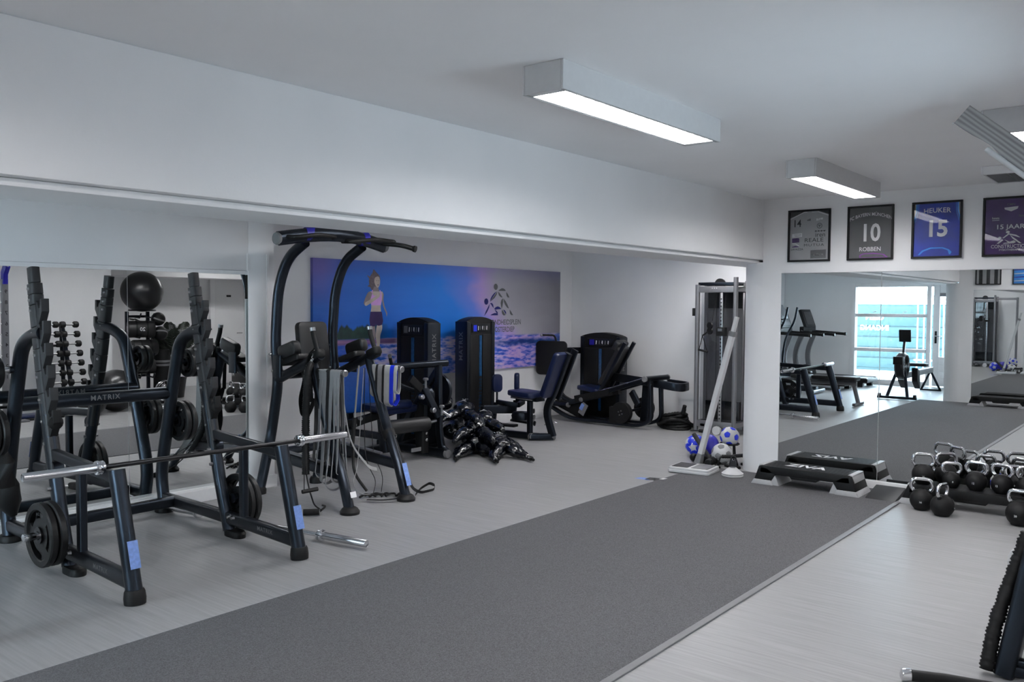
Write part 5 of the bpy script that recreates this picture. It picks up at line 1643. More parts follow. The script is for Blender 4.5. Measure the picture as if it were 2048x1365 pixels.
# rubber wedge between the steps
wg = MB().rings([[Vector((x, y, z)) for x, z in ((7.50, 0.0), (7.55, 0.02), (7.84, 0.075), (7.86, 0.0))] for y in (2.225, 1.98)]).build('rubber_ramp', 'clad', bevel=0.008)
recentre(wg, (7.7, 2.1, 0))
tag(wg, 'dark rubber ramp between the step bench and the kettlebell bench', 'ramp')
tb = MB().cyl((7.90, 2.24, 0.022), (7.90, 1.9, 0.022), 0.018, 14).build('grey_tube', 'silver')

# ------------------------------------------------------------------ kettlebells
def kettlebell_proto(label, r, hw, hh, num):
    t = local_thing('kettlebell', label, 'kettlebell', 'black kettlebells with chrome handles')
    prof = [(r * 0.50, 0.0), (r * 0.62, 0.004)]
    for k in range(1, 12):
        a = -PI / 2 + PI * (0.16 + 0.80 * k / 12)
        prof.append((r * math.cos(a), r * 0.90 + r * math.sin(a)))
    prof += [(r * 0.30, r * 1.87)]
    bd_ = MB().lathe((0, 0, 0), (0, 0, 1), prof, 28).build('body', 'rubber', t, ang=60)
    z0 = r * 1.62
    hp = fillet([(0, -r * 0.52, z0), (0, -hw * 0.62, z0 + hh * 0.35), (0, -hw / 2 * 1.02, z0 + hh * 0.98), (0, hw / 2 * 1.02, z0 + hh * 0.98), (0, hw * 0.62, z0 + hh * 0.35), (0, r * 0.52, z0)], [0.04, 0.045, 0.045, 0.04], 7)
    MB().tube(hp, 0.0145, 14, up=(1, 0, 0)).build('handle', 'chrome', t, ang=180, label='chrome handle')
    for s in (-1, 1):
        MB().lathe((0, s * r * 0.52, z0 - 0.006), (0, s * 0.25, 1), [(0.030, -0.02), (0.024, 0.0), (0.018, 0.022)], 14).build('horn_base', 'rubber', t)
    MB().lathe((-r * 0.985, 0, r * 0.85), (-1, 0, 0), [(0.002, 0.0), (0.017, 0.0), (0.016, 0.004), (0.002, 0.0045)], 18).build('badge', 'blackmat', bd_)
    lt = MB()
    lettering(lt, num, 0.020, (-r * 0.985 - 0.0065, 0, r * 0.85), (0, -1, 0), (0, 0, 1), 0.03)
    lt.build('lettering', 'white', bd_, smooth=False)
    return t
KH = 0.168
kA = kettlebell_proto('large black kettlebell at the end of the bench next to the ramp', 0.088, 0.135, 0.105, '16')
kA.location = (7.64, 1.80, KH)
kA.rotation_euler = (0, 0, 0.25)
kB = kettlebell_proto('small black kettlebell on the bench, second from the ramp', 0.068, 0.115, 0.090, '8')
kB.location = (7.63, 1.585, KH)
kB.rotation_euler = (0, 0, 0.35)
kC = kettlebell_proto('middle-sized black kettlebell on the bench, third from the ramp', 0.080, 0.130, 0.095, '12')
kC.location = (7.64, 1.405, KH)
kC.rotation_euler = (0, 0, -0.1)
copy_tree(kC, (7.64, 1.225, KH), -0.3, 'middle-sized black kettlebell on the bench, fourth from the ramp')
copy_tree(kC, (7.66, 1.05, KH), 0.2, 'middle-sized black kettlebell on the bench, fifth from the ramp')
copy_tree(kA, (7.79, 1.66, KH), 0.6, 'large black kettlebell standing behind the small one on the bench')
copy_tree(kB, (7.79, 1.44, KH), -0.2, 'small black kettlebell in the rear row of the bench, middle')
copy_tree(kB, (7.79, 1.18, KH), 0.4, 'small black kettlebell in the rear row of the bench, far from the ramp')
copy_tree(kA, (7.42, 1.755, 0.0), 0.15, 'large black kettlebell on the floor by the bench end riser')
copy_tree(kA, (7.30, 1.575, 0.0), 1.35, 'large black kettlebell on the floor with its handle turned edge-on')
kD = kettlebell_proto('largest black kettlebell on the floor, far from the ramp', 0.098, 0.140, 0.10, '20')
kD.location = (7.36, 1.055, 0.0)
kD.rotation_euler = (0, 0, -0.15)
tb_o = bpy.data.objects['grey_tube']
recentre(tb_o, (7.90, 2.05, 0.02))
tb_o.name = 'grey_rod'
tag(tb_o, 'short grey rod lying at the foot of the mirror behind the ramp', 'rod')
# small spray bottle and tin behind the bells
sb = thing('spray_bottle', 'small white bottle with blue label among the kettlebells', 'bottle', (7.80, 1.30, KH))
MB().lathe((7.80, 1.31, KH), (0, 0, 1), [(0.022, 0), (0.024, 0.01), (0.024, 0.085), (0.010, 0.105), (0.010, 0.125)], 16).build('body', 'whitepl', sb)
MB().lathe((7.80, 1.31, KH), (0, 0, 1), [(0.0245, 0.03), (0.0248, 0.03), (0.0248, 0.07), (0.0245, 0.07)], 16, closed=True).build('bottle_label', 'blue', sb)

# ------------------------------------------------------------------ framed shirts on the end wall
XD = Vector((0, -1, 0))     # reading direction on the end wall (towards smaller y)
ZU = Vector((0, 0, 1))
def shirt_frame(label, y_left, z0=2.045, w=0.395, h=0.482, x=XE, flip=False, m='greypl', draw=None, name='framed_shirt'):
    """Frame whose reading-left edge is at y_left; flip puts it on the near wall facing +x."""
    rd = -XD if flip else XD
    out = Vector((1, 0, 0)) if flip else Vector((-1, 0, 0))
    o = Vector((x, y_left, z0)) + rd * (w / 2)
    t = thing(name, label, 'picture frame', tuple(o))
    fw, fd = 0.017, 0.026
    f = MB()
    def bx(u0, u1, v0, v1, d0, d1, mb):
        P = [o + rd * u + ZU * v + out * d for u, v, d in ((u0, v0, d0), (u1, v0, d0), (u1, v1, d0), (u0, v1, d0), (u0, v0, d1), (u1, v0, d1), (u1, v1, d1), (u0, v1, d1))]
        mb.add(P, [(0, 3, 2, 1), (4, 5, 6, 7), (0, 1, 5, 4), (1, 2, 6, 5), (2, 3, 7, 6), (3, 0, 4, 7)])
    bx(-w / 2, w / 2, 0, fw, 0.002, fd, f)
    bx(-w / 2, w / 2, h - fw, h, 0.002, fd, f)
    bx(-w / 2, -w / 2 + fw, fw, h - fw, 0.002, fd, f)
    bx(w / 2 - fw, w / 2, fw, h - fw, 0.002, fd, f)
    f.build('frame', 'blackmat', t, bevel=0.002, seg=1)
    b = MB()
    bx(-w / 2 + fw, w / 2 - fw, fw, h - fw, 0.004, 0.008, b)
    sh = b.build('shirt', m, t)
    g = MB()
    bx(-w / 2 + fw, w / 2 - fw, fw, h - fw, 0.018, 0.0195, g)
    g.build('glazing', 'glass', t)
    face = o + out * 0.0095
    def T(txt, size, u, v, mm='white', bold=0.02, sx=1.0, arch=0.0, space=1.0):
        lt = MB()
        lettering(lt, txt, size, face + rd * u + ZU * v, rd, ZU, bold, sx=sx, arch=arch, space=space)
        lt.build('lettering', mm, sh, smooth=False)
    def Pz(poly, mm, d=0.0, nm='print_patch'):
        q = MB()
        flat(q, poly, face + out * d, rd, ZU)
        q.build(nm, mm, sh, smooth=False)
    if draw:
        draw(T, Pz, w, h)
    return t

M['jgrey'] = mat('light_grey_jersey', (178, 178, 180), 0.7, var=0.05, scale=12)
M['jdark'] = mat('dark_grey_jersey', (92, 92, 93), 0.7, var=0.12, scale=10)
M['jblue'] = mat('royal_blue_jersey', (4, 46, 165), 0.5, var=0.3, scale=7)
M['jpurple'] = mat('dark_purple_jersey', (70, 26, 108), 0.6, var=0.25, scale=6)
M['purpleprint'] = mat('violet_print', (140, 60, 170), 0.5)
M['cyanprint'] = mat('light_blue_print', (50, 150, 235), 0.5)
M['blackprint'] = mat('black_print', (22, 22, 24), 0.6)

def ell(cx, cy, a, b, n=20, rot=0.0):
    return [(cx + a * math.cos(2 * PI * k / n) * math.cos(rot) - b * math.sin(2 * PI * k / n) * math.sin(rot),
             cy + a * math.cos(2 * PI * k / n) * math.sin(rot) + b * math.sin(2 * PI * k / n) * math.cos(rot)) for k in range(n)]

def d14(T, Pz, w, h):
    a, b = w / 2 - 0.017, h - 0.017
    Pz([(-a, b), (-a, b - 0.055), (-0.045, b), ], 'blackprint')
    Pz([(a, b), (0.085, b), (a, b - 0.035)], 'blackprint')
    Pz([(-a + 0.002, b - 0.062), (-0.055, b - 0.004), (-0.02, b - 0.004), (-0.02, b - 0.010), (-0.055, b - 0.012), (-a + 0.002, b - 0.070)], 'white', 0.0004)
    Pz([(0.08, b - 0.004), (a - 0.002, b - 0.042), (a - 0.002, b - 0.050), (0.075, b - 0.010), (0.02, b - 0.010), (0.02, b - 0.004)], 'white', 0.0004)
    T('14', 0.095, -0.115, 0.355, 'blackprint', 0.012, 0.85)
    for i in range(3):
        Pz([(-0.008 + 0.011 * i - 0.012, 0.378), (-0.008 + 0.011 * i - 0.004, 0.378), (-0.004 + 0.011 * i - 0.008, 0.392 + 0.004 * i), (-0.012 + 0.011 * i - 0.006, 0.388 + 0.004 * i)], 'blackprint')
    Pz([(0.065, 0.375), (0.125, 0.385), (0.125, 0.402), (0.065, 0.395)], 'white')
    T('F.C.', 0.022, 0.095, 0.388, 'greyp', 0.02)
    Pz(ell(0.095, 0.328, 0.026, 0.026), 'greyp')
    Pz(ell(0.095, 0.328, 0.019, 0.019), 'jgrey', 0.0006)
    Pz([(0.080, 0.338), (0.110, 0.338), (0.095, 0.312)], 'greyp', 0.0012)
    Pz([(-0.160, 0.228), (-0.066, 0.232), (-0.066, 0.268), (-0.160, 0.262)], 'white')
    T('CLINICA DEL', 0.012, -0.108, 0.254, 'greyp', 0.02)
    T('PIEMONTE', 0.012, -0.108, 0.240, 'greyp', 0.02)
    T('iren', 0.060, 0.103, 0.245, 'blackprint', 0.0)
    for i in range(4):
        Pz(ell(0.062 + 0.026 * i, 0.280, 0.008, 0.006, 10), 'blackprint')
    Pz([(0.05, 0.276), (0.155, 0.282), (0.155, 0.285), (0.05, 0.279)], 'blackprint')
    Pz([(-0.160, 0.180), (-0.092, 0.182), (-0.092, 0.216), (-0.102, 0.222), (-0.160, 0.220)], 'jpurple')
    Pz([(-0.160, 0.142), (-0.128, 0.150), (-0.095, 0.143), (-0.095, 0.138), (-0.160, 0.136)], 'jpurple')
    Pz([(-0.160, 0.168), (-0.125, 0.164), (-0.092, 0.142), (-0.092, 0.152), (-0.125, 0.173), (-0.160, 0.175)], 'white', 0.0004)
    T('REALE', 0.052, 0.045, 0.197, 'blackprint', 0.0, 1.25)
    T('MUTUA', 0.034, 0.045, 0.152, 'blackprint', 0.0, 1.4, space=1.25)
    T('LAVAZZA', 0.024, -0.112, 0.116, 'blackprint', 0.02, 1.1)
    Pz([(0.015, 0.028), (0.158, 0.030), (0.158, 0.108), (0.015, 0.104)], 'greyp')
    T('di ITALIA', 0.024, 0.088, 0.062, 'white', 0.01)

def d10(T, Pz, w, h):
    T('FC BAYERN MÜNCHEN', 0.042, 0.0, 0.405, 'white', 0.015, 0.83, arch=0.9)
    T('10', 0.215, 0.0, 0.235, 'white', 0.022, 0.82)
    T('ROBBEN', 0.052, 0.0, 0.095, 'white', 0.025, 0.95)
    Pz([(-0.09, 0.020), (0.155, 0.020), (0.12, 0.050), (0.03, 0.062), (-0.06, 0.060), (-0.09, 0.045)], 'purpleprint')
    Pz([(-0.082, 0.024), (0.135, 0.024), (0.105, 0.046), (0.03, 0.054), (-0.05, 0.053), (-0.078, 0.042)], 'jdark', 0.0004)

def d15(T, Pz, w, h):
    a, b = w / 2 - 0.017, h - 0.017
    for s in (-1, 1):
        Pz([(s * a, b), (s * (a - 0.025), b), (s * (a - 0.022), b - 0.07), (s * (a - 0.004), b - 0.14), (s * a, b - 0.16)], 'cyanprint')
        Pz([(s * a, b), (s * (a - 0.014), b), (s * (a - 0.012), b - 0.07), (s * a, b - 0.12)], 'jgrey', 0.0004)
        Pz([(s * (a - 0.033), b), (s * (a - 0.037), b), (s * (a - 0.034), b - 0.07), (s * (a - 0.012), b - 0.15), (s * (a - 0.006), b - 0.16), (s * (a - 0.010), b - 0.145), (s * (a - 0.030), b - 0.07)], 'cyanprint')
    T('HEUKER', 0.058, 0.0, 0.405, 'white', 0.025, 1.0, arch=0.5)
    T('15', 0.190, 0.0, 0.245, 'white', 0.03, 0.95)
    Pz([(-0.145, 0.030), (-0.115, 0.068), (-0.05, 0.092), (0.05, 0.092), (0.10, 0.072), (0.12, 0.05), (0.11, 0.030)], 'cyanprint')
    Pz([(-0.13, 0.030), (-0.10, 0.060), (-0.04, 0.082), (0.045, 0.082), (0.09, 0.064), (0.10, 0.030)], 'jblue', 0.0004)
    T('EXCEPTION', 0.042, -0.005, 0.052, 'cyanprint', 0.02, 0.85)

def dcon(T, Pz, w, h):
    Pz([(-0.045, 0.395), (0.055, 0.402), (0.05, 0.382), (0.005, 0.362), (-0.042, 0.380)], 'white')
    T('CMN', 0.026, 0.003, 0.418, 'greyp', 0.03)
    T('hmm', 0.026, -0.105, 0.312, 'white', 0.02)
    Pz([(-0.130, 0.292), (-0.078, 0.294), (-0.078, 0.298), (-0.130, 0.296)], 'white')
    T('Sponsor', 0.024, 0.10, 0.325, 'greyp', 0.02)
    T('15 JAAR', 0.052, 0.0, 0.238, 'white', 0.02, 1.15)
    # two figures
    Pz(ell(-0.015, 0.196, 0.014, 0.011), 'white')
    Pz(ell(-0.072, 0.150, 0.013, 0.011), 'white')
    for pl in ([(-0.01, 0.186), (-0.055, 0.148), (-0.045, 0.146), (-0.004, 0.178)], [(-0.01, 0.186), (0.045, 0.172), (0.075, 0.150), (0.06, 0.152), (0.035, 0.162), (0.0, 0.172)],
               [(0.0, 0.172), (0.035, 0.145), (0.085, 0.102), (0.066, 0.104), (0.02, 0.142)], [(-0.055, 0.140), (-0.095, 0.104), (-0.078, 0.104), (-0.045, 0.132)],
               [(-0.04, 0.138), (0.0, 0.118), (0.03, 0.128), (0.045, 0.114), (0.03, 0.104), (-0.05, 0.102), (-0.04, 0.110), (-0.012, 0.112)]):
        Pz(pl, 'white')
    T('CONSTRUCTION', 0.040, 0.0, 0.080, 'white', 0.03, 0.86)
    T('FYSIOTHERAPIE', 0.022, 0.0, 0.052, 'white', 0.02, 0.98)

shirt_frame('framed pale grey football shirt numbered 14, nearest the pier', 3.112, m='jgrey', draw=d14)
shirt_frame('framed dark grey football shirt with a large 10', 2.565, m='jdark', draw=d10)
shirt_frame('framed royal blue basketball vest numbered 15', 2.022, m='jblue', draw=d15)
shirt_frame('framed dark purple shirt with two white figures', 1.475, m='jpurple', draw=dcon)

# frames on the near wall, seen in the mirror
def dstripe(T, Pz, w, h):
    for u in (-0.115, 0.0, 0.115):
        Pz([(u - 0.027, 0.017), (u + 0.027, 0.017), (u + 0.027, h - 0.05), (u - 0.027, h - 0.05)], 'blackprint')
def dflag(T, Pz, w, h):
    Pz([(-0.12, 0.02), (-0.05, 0.02), (-0.05, 0.30), (-0.12, 0.30)], 'leaf')
    for k in range(6):
        Pz([(-0.03, 0.06 + 0.06 * k), (0.17, 0.05 + 0.06 * k), (0.17, 0.065 + 0.06 * k), (-0.03, 0.08 + 0.06 * k)], 'bluedeep' if k % 2 else 'white')
shirt_frame('framed black and white striped shirt on the near wall', 2.72, z0=2.02, w=0.385, x=XN, flip=True, m='white', draw=dstripe)
shirt_frame('framed light blue patterned shirt on the near wall', 2.17, z0=2.02, w=0.385, x=XN, flip=True, m='cyanprint', draw=dflag)

# ------------------------------------------------------------------ printed panel on the annex back wall
def mural_mat():
    m = bpy.data.materials.new('printed_seaside_panel')
    m.use_nodes = True
    nt = m.node_tree
    b = nt.nodes['Principled BSDF']
    b.inputs['Roughness'].default_value = 0.5
    tc = nt.nodes.new('ShaderNodeTexCoord')
    sp = nt.nodes.new('ShaderNodeSeparateXYZ')
    nt.links.new(tc.outputs['Generated'], sp.inputs[0])
    def N(op, a, b_=None, clamp=False):
        n = nt.nodes.new('ShaderNodeMath')
        n.operation = op
        n.use_clamp = clamp
        for i, q in enumerate((a, b_)):
            if q is None:
                continue
            if isinstance(q, (int, float)):
                n.inputs[i].default_value = q
            else:
                nt.links.new(q, n.inputs[i])
        return n.outputs[0]
    U, Vv = sp.outputs['X'], sp.outputs['Z']
    def noise(sx, sz, det=6, seed=0, scale=1.0):
        mp = nt.nodes.new('ShaderNodeMapping')
        mp.inputs['Scale'].default_value = (sx, 1, sz)
        mp.inputs['Location'].default_value = (seed, seed * 0.3, 0)
        nz = nt.nodes.new('ShaderNodeTexNoise')
        nz.inputs['Scale'].default_value = scale
        nz.inputs['Detail'].default_value = det
        nt.links.new(tc.outputs['Generated'], mp.inputs[0])
        nt.links.new(mp.outputs[0], nz.inputs['Vector'])
        return nz.outputs['Fac']
    def ramp(x, stops, interp='LINEAR'):
        r = nt.nodes.new('ShaderNodeValToRGB')
        r.color_ramp.interpolation = interp
        e = r.color_ramp.elements
        e[0].position, e[0].color = stops[0][0], lin(stops[0][1])
        e[1].position, e[1].color = stops[-1][0], lin(stops[-1][1])
        for p_, c_ in stops[1:-1]:
            k = e.new(p_)
            k.color = lin(c_)
        nt.links.new(x, r.inputs[0])
        return r.outputs[0]
    def mix(f, a, b_):
        n = nt.nodes.new('ShaderNodeMix')
        n.data_type = 'RGBA'
        if isinstance(f, (int, float)):
            n.inputs[0].default_value = f
        else:
            nt.links.new(f, n.inputs[0])
        for i, q in ((6, a), (7, b_)):
            if isinstance(q, tuple):
                n.inputs[i].default_value = q
            else:
                nt.links.new(q, n.inputs[i])
        return n.outputs[2]
    def step(x, a, b_):
        return N('MULTIPLY', N('SUBTRACT', x, a), 1.0 / (b_ - a), True)
    cl = noise(3, 2.2, 4, 3)
    # sky from deep blue over violet to grey towards the right
    diag = N('ADD', N('SUBTRACT', U, N('MULTIPLY', N('SUBTRACT', Vv, 0.5), -0.16)), N('MULTIPLY', N('SUBTRACT', cl, 0.5), 0.22))
    sky = ramp(diag, [(0.0, (0, 96, 200)), (0.30, (0, 120, 235)), (0.52, (20, 135, 245)), (0.62, (110, 140, 240)), (0.68, (190, 160, 222)), (0.75, (180, 178, 186)), (1.0, (128, 126, 136))])
    dark = ramp(noise(2.5, 5, 4, 9), [(0.35, (0, 66, 160)), (0.7, (60, 125, 210))])
    sky = mix(N('MULTIPLY', N('SUBTRACT', 1.0, N('MULTIPLY', U, 1.2), True), 0.28), sky, dark)
    top = step(Vv, 0.86, 1.05)
    sky = mix(N('MULTIPLY', top, 0.5), sky, lin((95, 95, 160)))
    # left strip of violet cloud
    lf_ = N('MULTIPLY', N('SUBTRACT', 1.0, step(U, 0.03, 0.10)), step(Vv, 0.6, 0.9))
    sky = mix(N('MULTIPLY', lf_, 0.7), sky, lin((120, 100, 170)))
    # water with foam
    wv = noise(36, 40, 9, 5)
    foam = ramp(wv, [(0.36, (30, 95, 215)), (0.45, (120, 150, 240)), (0.53, (205, 200, 252)), (0.64, (240, 228, 252))])
    deep = ramp(wv, [(0.40, (8, 60, 140)), (0.56, (40, 110, 180)), (0.70, (150, 150, 215))])
    band_ = N('MULTIPLY', step(N('ADD', Vv, N('MULTIPLY', noise(6, 3, 4, 2), 0.12)), 0.27, 0.31), N('SUBTRACT', 1.0, step(N('ADD', Vv, N('MULTIPLY', noise(6, 3, 4, 2), 0.12)), 0.33, 0.37)))
    sea = mix(N('MULTIPLY', band_, step(U, 0.55, 0.75)), foam, deep)
    # left water is flat deep blue away from the surf
    lw_ = N('SUBTRACT', 1.0, step(N('ADD', U, N('MULTIPLY', N('SUBTRACT', noise(5, 4, 4, 1), 0.5), 0.12)), 0.15, 0.21))
    sea = mix(N('MULTIPLY', lw_, 0.9), sea, lin((4, 74, 180)))
    tone = ramp(U, [(0.0, (255, 255, 255)), (0.6, (255, 255, 255)), (0.75, (220, 190, 225)), (1.0, (190, 190, 205))])
    mm = nt.nodes.new('ShaderNodeMix')
    mm.data_type = 'RGBA'
    mm.blend_type = 'MULTIPLY'
    mm.inputs[0].default_value = 1.0
    nt.links.new(sea, mm.inputs[6])
    nt.links.new(tone, mm.inputs[7])
    sea = mm.outputs[2]
    hz = N('ADD', 0.335, N('MULTIPLY', N('SUBTRACT', wv, 0.5), 0.02))
    isea = N('SUBTRACT', 1.0, step(N('SUBTRACT', Vv, hz), -0.012, 0.012))
    col = mix(isea, sky, sea)
    # far beach and tree line on the left
    beach = N('MULTIPLY', N('SUBTRACT', 1.0, step(U, 0.26, 0.32)), N('MULTIPLY', step(Vv, 0.29, 0.305), N('SUBTRACT', 1.0, step(Vv, 0.335, 0.35))))
    col = mix(beach, col, ramp(noise(10, 60, 4, 4), [(0.3, (95, 70, 130)), (0.7, (150, 110, 150))]))
    tr = noise(34, 10, 5, 8)
    th = N('ADD', 0.36, N('MULTIPLY', N('SUBTRACT', noise(22, 0.1, 3, 6), 0.36), 0.42))
    inb = N('MULTIPLY', N('SUBTRACT', 1.0, step(N('SUBTRACT', Vv, th), -0.01, 0.01)), step(Vv, 0.335, 0.35))
    inb = N('MULTIPLY', inb, N('SUBTRACT', 1.0, step(U, 0.19, 0.25)))
    col = mix(inb, col, ramp(tr, [(0.35, (12, 30, 44)), (0.65, (30, 72, 62))]))
    nt.links.new(col, b.inputs['Base Color'])
    return m
M['mural'] = mural_mat()
MX0, MX1, MZa, MZb, MYf = 5.83, 10.34, 0.76, 2.115, YB - 0.045
mu = thing('seaside_panel', 'wide printed panel of a woman running at a blue seashore', 'picture', (8.1, YB, 1.4))
MB().box(MX0, MX1, MYf, YB - 0.002, MZa, MZb).build('print', 'mural', mu, smooth=False)
PO = Vector((0, MYf - 0.0015, 0))
M['skin'] = mat('printed_skin', (205, 192, 185), 0.6, var=0.12, scale=9)
M['skin2'] = mat('printed_skin_shaded', (150, 138, 142), 0.6, var=0.1, scale=9)
M['pinktop'] = mat('printed_pink_top', (235, 180, 250), 0.6, var=0.12, scale=6)
M['shorts'] = mat('printed_dark_shorts', (52, 30, 92), 0.6, var=0.15, scale=6)
M['hair'] = mat('printed_hair', (112, 100, 108), 0.6, var=0.3, scale=40)
M['logogrey'] = mat('printed_logo_grey', (90, 92, 95), 0.6)
M['logoblue'] = mat('printed_logo_navy', (20, 24, 110), 0.6)
def mp_(poly, m, d=0.0, nm='printed_shape'):
    q = MB()
    flat(q, poly, PO - Vector((0, d, 0)), (1, 0, 0), (0, 0, 1))
    q.build(nm, m, mu, smooth=False)
# the runner: coordinates in metres on the panel
def sm(pts, r=0.04):
    return [(p.x, p.y) for p in fillet([(a, b, 0) for a, b in pts], r, 4, closed=True)]
RX = 6.725
def rz_(z):
    return 1.806 + (z - 1.735) * (0.56 if z < 1.735 else 0.76)
def rp_(pts, m, d=0.0, r=0.03, nm='printed_shape'):
    mp_(sm([(RX + x * 0.70, rz_(z)) for x, z in pts], r * 0.6), m, d, nm)
# hair
rp_([(-0.13, 1.92), (-0.16, 1.84), (-0.13, 1.74), (-0.06, 1.66), (0.02, 1.72), (0.09, 1.82), (0.09, 1.92), (0.0, 1.98), (-0.06, 2.03), (-0.07, 1.97)], 'hair', 0.0, 0.05)
rp_([(-0.20, 1.93), (-0.12, 1.90), (-0.14, 1.87)], 'hair', 0.0002, 0.01)
rp_([(-0.19, 1.76), (-0.12, 1.80), (-0.12, 1.75)], 'hair', 0.0002, 0.01)
# head and neck
rp_([(-0.03, 1.90), (0.06, 1.92), (0.09, 1.86), (0.08, 1.78), (0.04, 1.735), (-0.01, 1.77), (-0.045, 1.83)], 'skin', 0.0006, 0.04)
rp_([(-0.045, 1.76), (0.045, 1.76), (0.07, 1.66), (-0.08, 1.66)], 'skin2', 0.0004, 0.02)
for ex in (0.015, 0.060):
    mp_(ell(RX + ex * 0.7, rz_(1.850), 0.007, 0.004, 10), 'hair', 0.0008)
mp_(ell(RX + 0.030, rz_(1.785), 0.012, 0.004, 10), 'shorts', 0.0008)
# torso, midriff
rp_([(-0.14, 1.67), (0.15, 1.67), (0.13, 1.50), (0.10, 1.36), (0.11, 1.24), (-0.12, 1.24), (-0.10, 1.36), (-0.13, 1.50)], 'skin', 0.0006, 0.03)
rp_([(-0.10, 1.655), (-0.05, 1.58), (0.07, 1.58), (0.12, 1.655), (0.125, 1.50), (0.10, 1.385), (-0.105, 1.385), (-0.12, 1.52)], 'pinktop', 0.0010, 0.02)
mp_([(RX - 0.07, rz_(1.64)), (RX - 0.06, rz_(1.70)), (RX - 0.05, rz_(1.70)), (RX - 0.055, rz_(1.63))], 'pinktop', 0.0010)
mp_([(RX + 0.06, rz_(1.63)), (RX + 0.053, rz_(1.70)), (RX + 0.064, rz_(1.70)), (RX + 0.078, rz_(1.64))], 'pinktop', 0.0010)
# raised arm across the chest
rp_([(-0.15, 1.67), (-0.08, 1.64), (-0.12, 1.52), (-0.16, 1.44), (-0.24, 1.38), (-0.27, 1.42), (-0.24, 1.52), (-0.19, 1.63)], 'skin2', 0.0012, 0.035)
rp_([(-0.25, 1.38), (-0.21, 1.37), (-0.08, 1.45), (0.05, 1.54), (0.09, 1.575), (0.06, 1.60), (-0.02, 1.565), (-0.13, 1.50), (-0.24, 1.44)], 'skin', 0.0014, 0.03)
# hanging arm
rp_([(0.13, 1.67), (0.17, 1.62), (0.16, 1.50), (0.19, 1.36), (0.25, 1.22), (0.235, 1.14), (0.22, 1.22), (0.15, 1.38), (0.12, 1.55)], 'skin2', 0.0003, 0.02)
# shorts
rp_([(-0.125, 1.255), (0.125, 1.255), (0.155, 1.06), (0.13, 0.98), (0.05, 0.96), (0.0, 0.995), (-0.04, 0.95), (-0.13, 0.955), (-0.145, 1.10)], 'shorts', 0.0016, 0.02)
# legs
rp_([(0.02, 0.98), (0.135, 0.99), (0.135, 0.90), (0.09, 0.76), (0.085, 0.60), (0.06, 0.42), (0.0, 0.42), (0.01, 0.60), (-0.01, 0.74), (0.0, 0.88)], 'skin', 0.0010, 0.03)
rp_([(-0.135, 0.97), (-0.03, 0.97), (-0.01, 0.80), (-0.02, 0.70), (-0.06, 0.64), (-0.10, 0.74)], 'skin2', 0.0008, 0.03)

# the panel's emblem of two figures and its lettering
def lg_(pts, m, r=0.0):
    q = [(8.863 + (X / 8.53 - 61.6) * 0.0108, 1.867 - (Y / 8.53 - 34.0) * 0.0068) for X, Y in pts]
    if r:
        q = sm(q, r)
    mp_(q, m, 0.0, 'emblem_shape')
def lell(cx, cy, a, b, m):
    lg_([(cx + a * math.cos(2 * PI * k / 18), cy + b * math.sin(2 * PI * k / 18)) for k in range(18)], m)
lell(524, 290, 33, 52, 'logogrey')
lell(371, 540, 33, 52, 'logoblue')
lg_([(566, 356), (592, 330), (625, 310), (655, 314), (680, 332), (690, 356)], 'logogrey')
lg_([(700, 372), (722, 400), (755, 464), (725, 466), (706, 435), (700, 400)], 'logogrey')
lg_([(566, 366), (600, 410), (640, 468), (605, 462), (575, 430), (566, 395)], 'logogrey')
lg_([(553, 366), (540, 420), (505, 480), (432, 545), (470, 480), (520, 410)], 'logogrey')
lg_([(545, 364), (500, 395), (465, 440), (440, 490), (432, 540), (470, 475), (515, 405)], 'logoblue')
lg_([(645, 480), (618, 510), (606, 560), (612, 610), (626, 662), (640, 600), (648, 540)], 'logogrey')
lg_([(652, 484), (690, 530), (722, 590), (748, 655), (715, 640), (680, 590), (660, 540)], 'logogrey')
lg_([(760, 672), (790, 715), (820, 770), (785, 768), (765, 740), (760, 705)], 'logogrey')
lg_([(628, 672), (655, 705), (690, 765), (660, 775), (635, 750), (625, 715)], 'logogrey')
lg_([(645, 670), (680, 688), (700, 720), (698, 762), (675, 720)], 'logoblue')
lg_([(430, 566), (462, 562), (484, 590), (492, 650), (470, 622), (450, 590)], 'logoblue')
lg_([(426, 572), (418, 640), (385, 715), (338, 782), (365, 700), (395, 640)], 'logoblue')
lg_([(498, 660), (530, 628), (560, 618), (595, 635), (620, 664), (560, 668), (522, 676)], 'logoblue')
lg_([(505, 670), (535, 690), (558, 715), (562, 770), (435, 770), (470, 745), (510, 730), (540, 735)], 'logoblue')
tl_ = MB()
lettering(tl_, 'GEZONDHEIDSPLEIN', 0.098, PO + Vector((9.41, 0, 1.388)), (1, 0, 0), (0, 0, 1), 0.013, 'RIGHT', 0.86)
lettering(tl_, 'OOSTERDIEP', 0.098, PO + Vector((9.265, 0, 1.290)), (1, 0, 0), (0, 0, 1), 0.013, 'RIGHT', 0.86)
tl_.build('lettering', 'logogrey', mu, smooth=False)

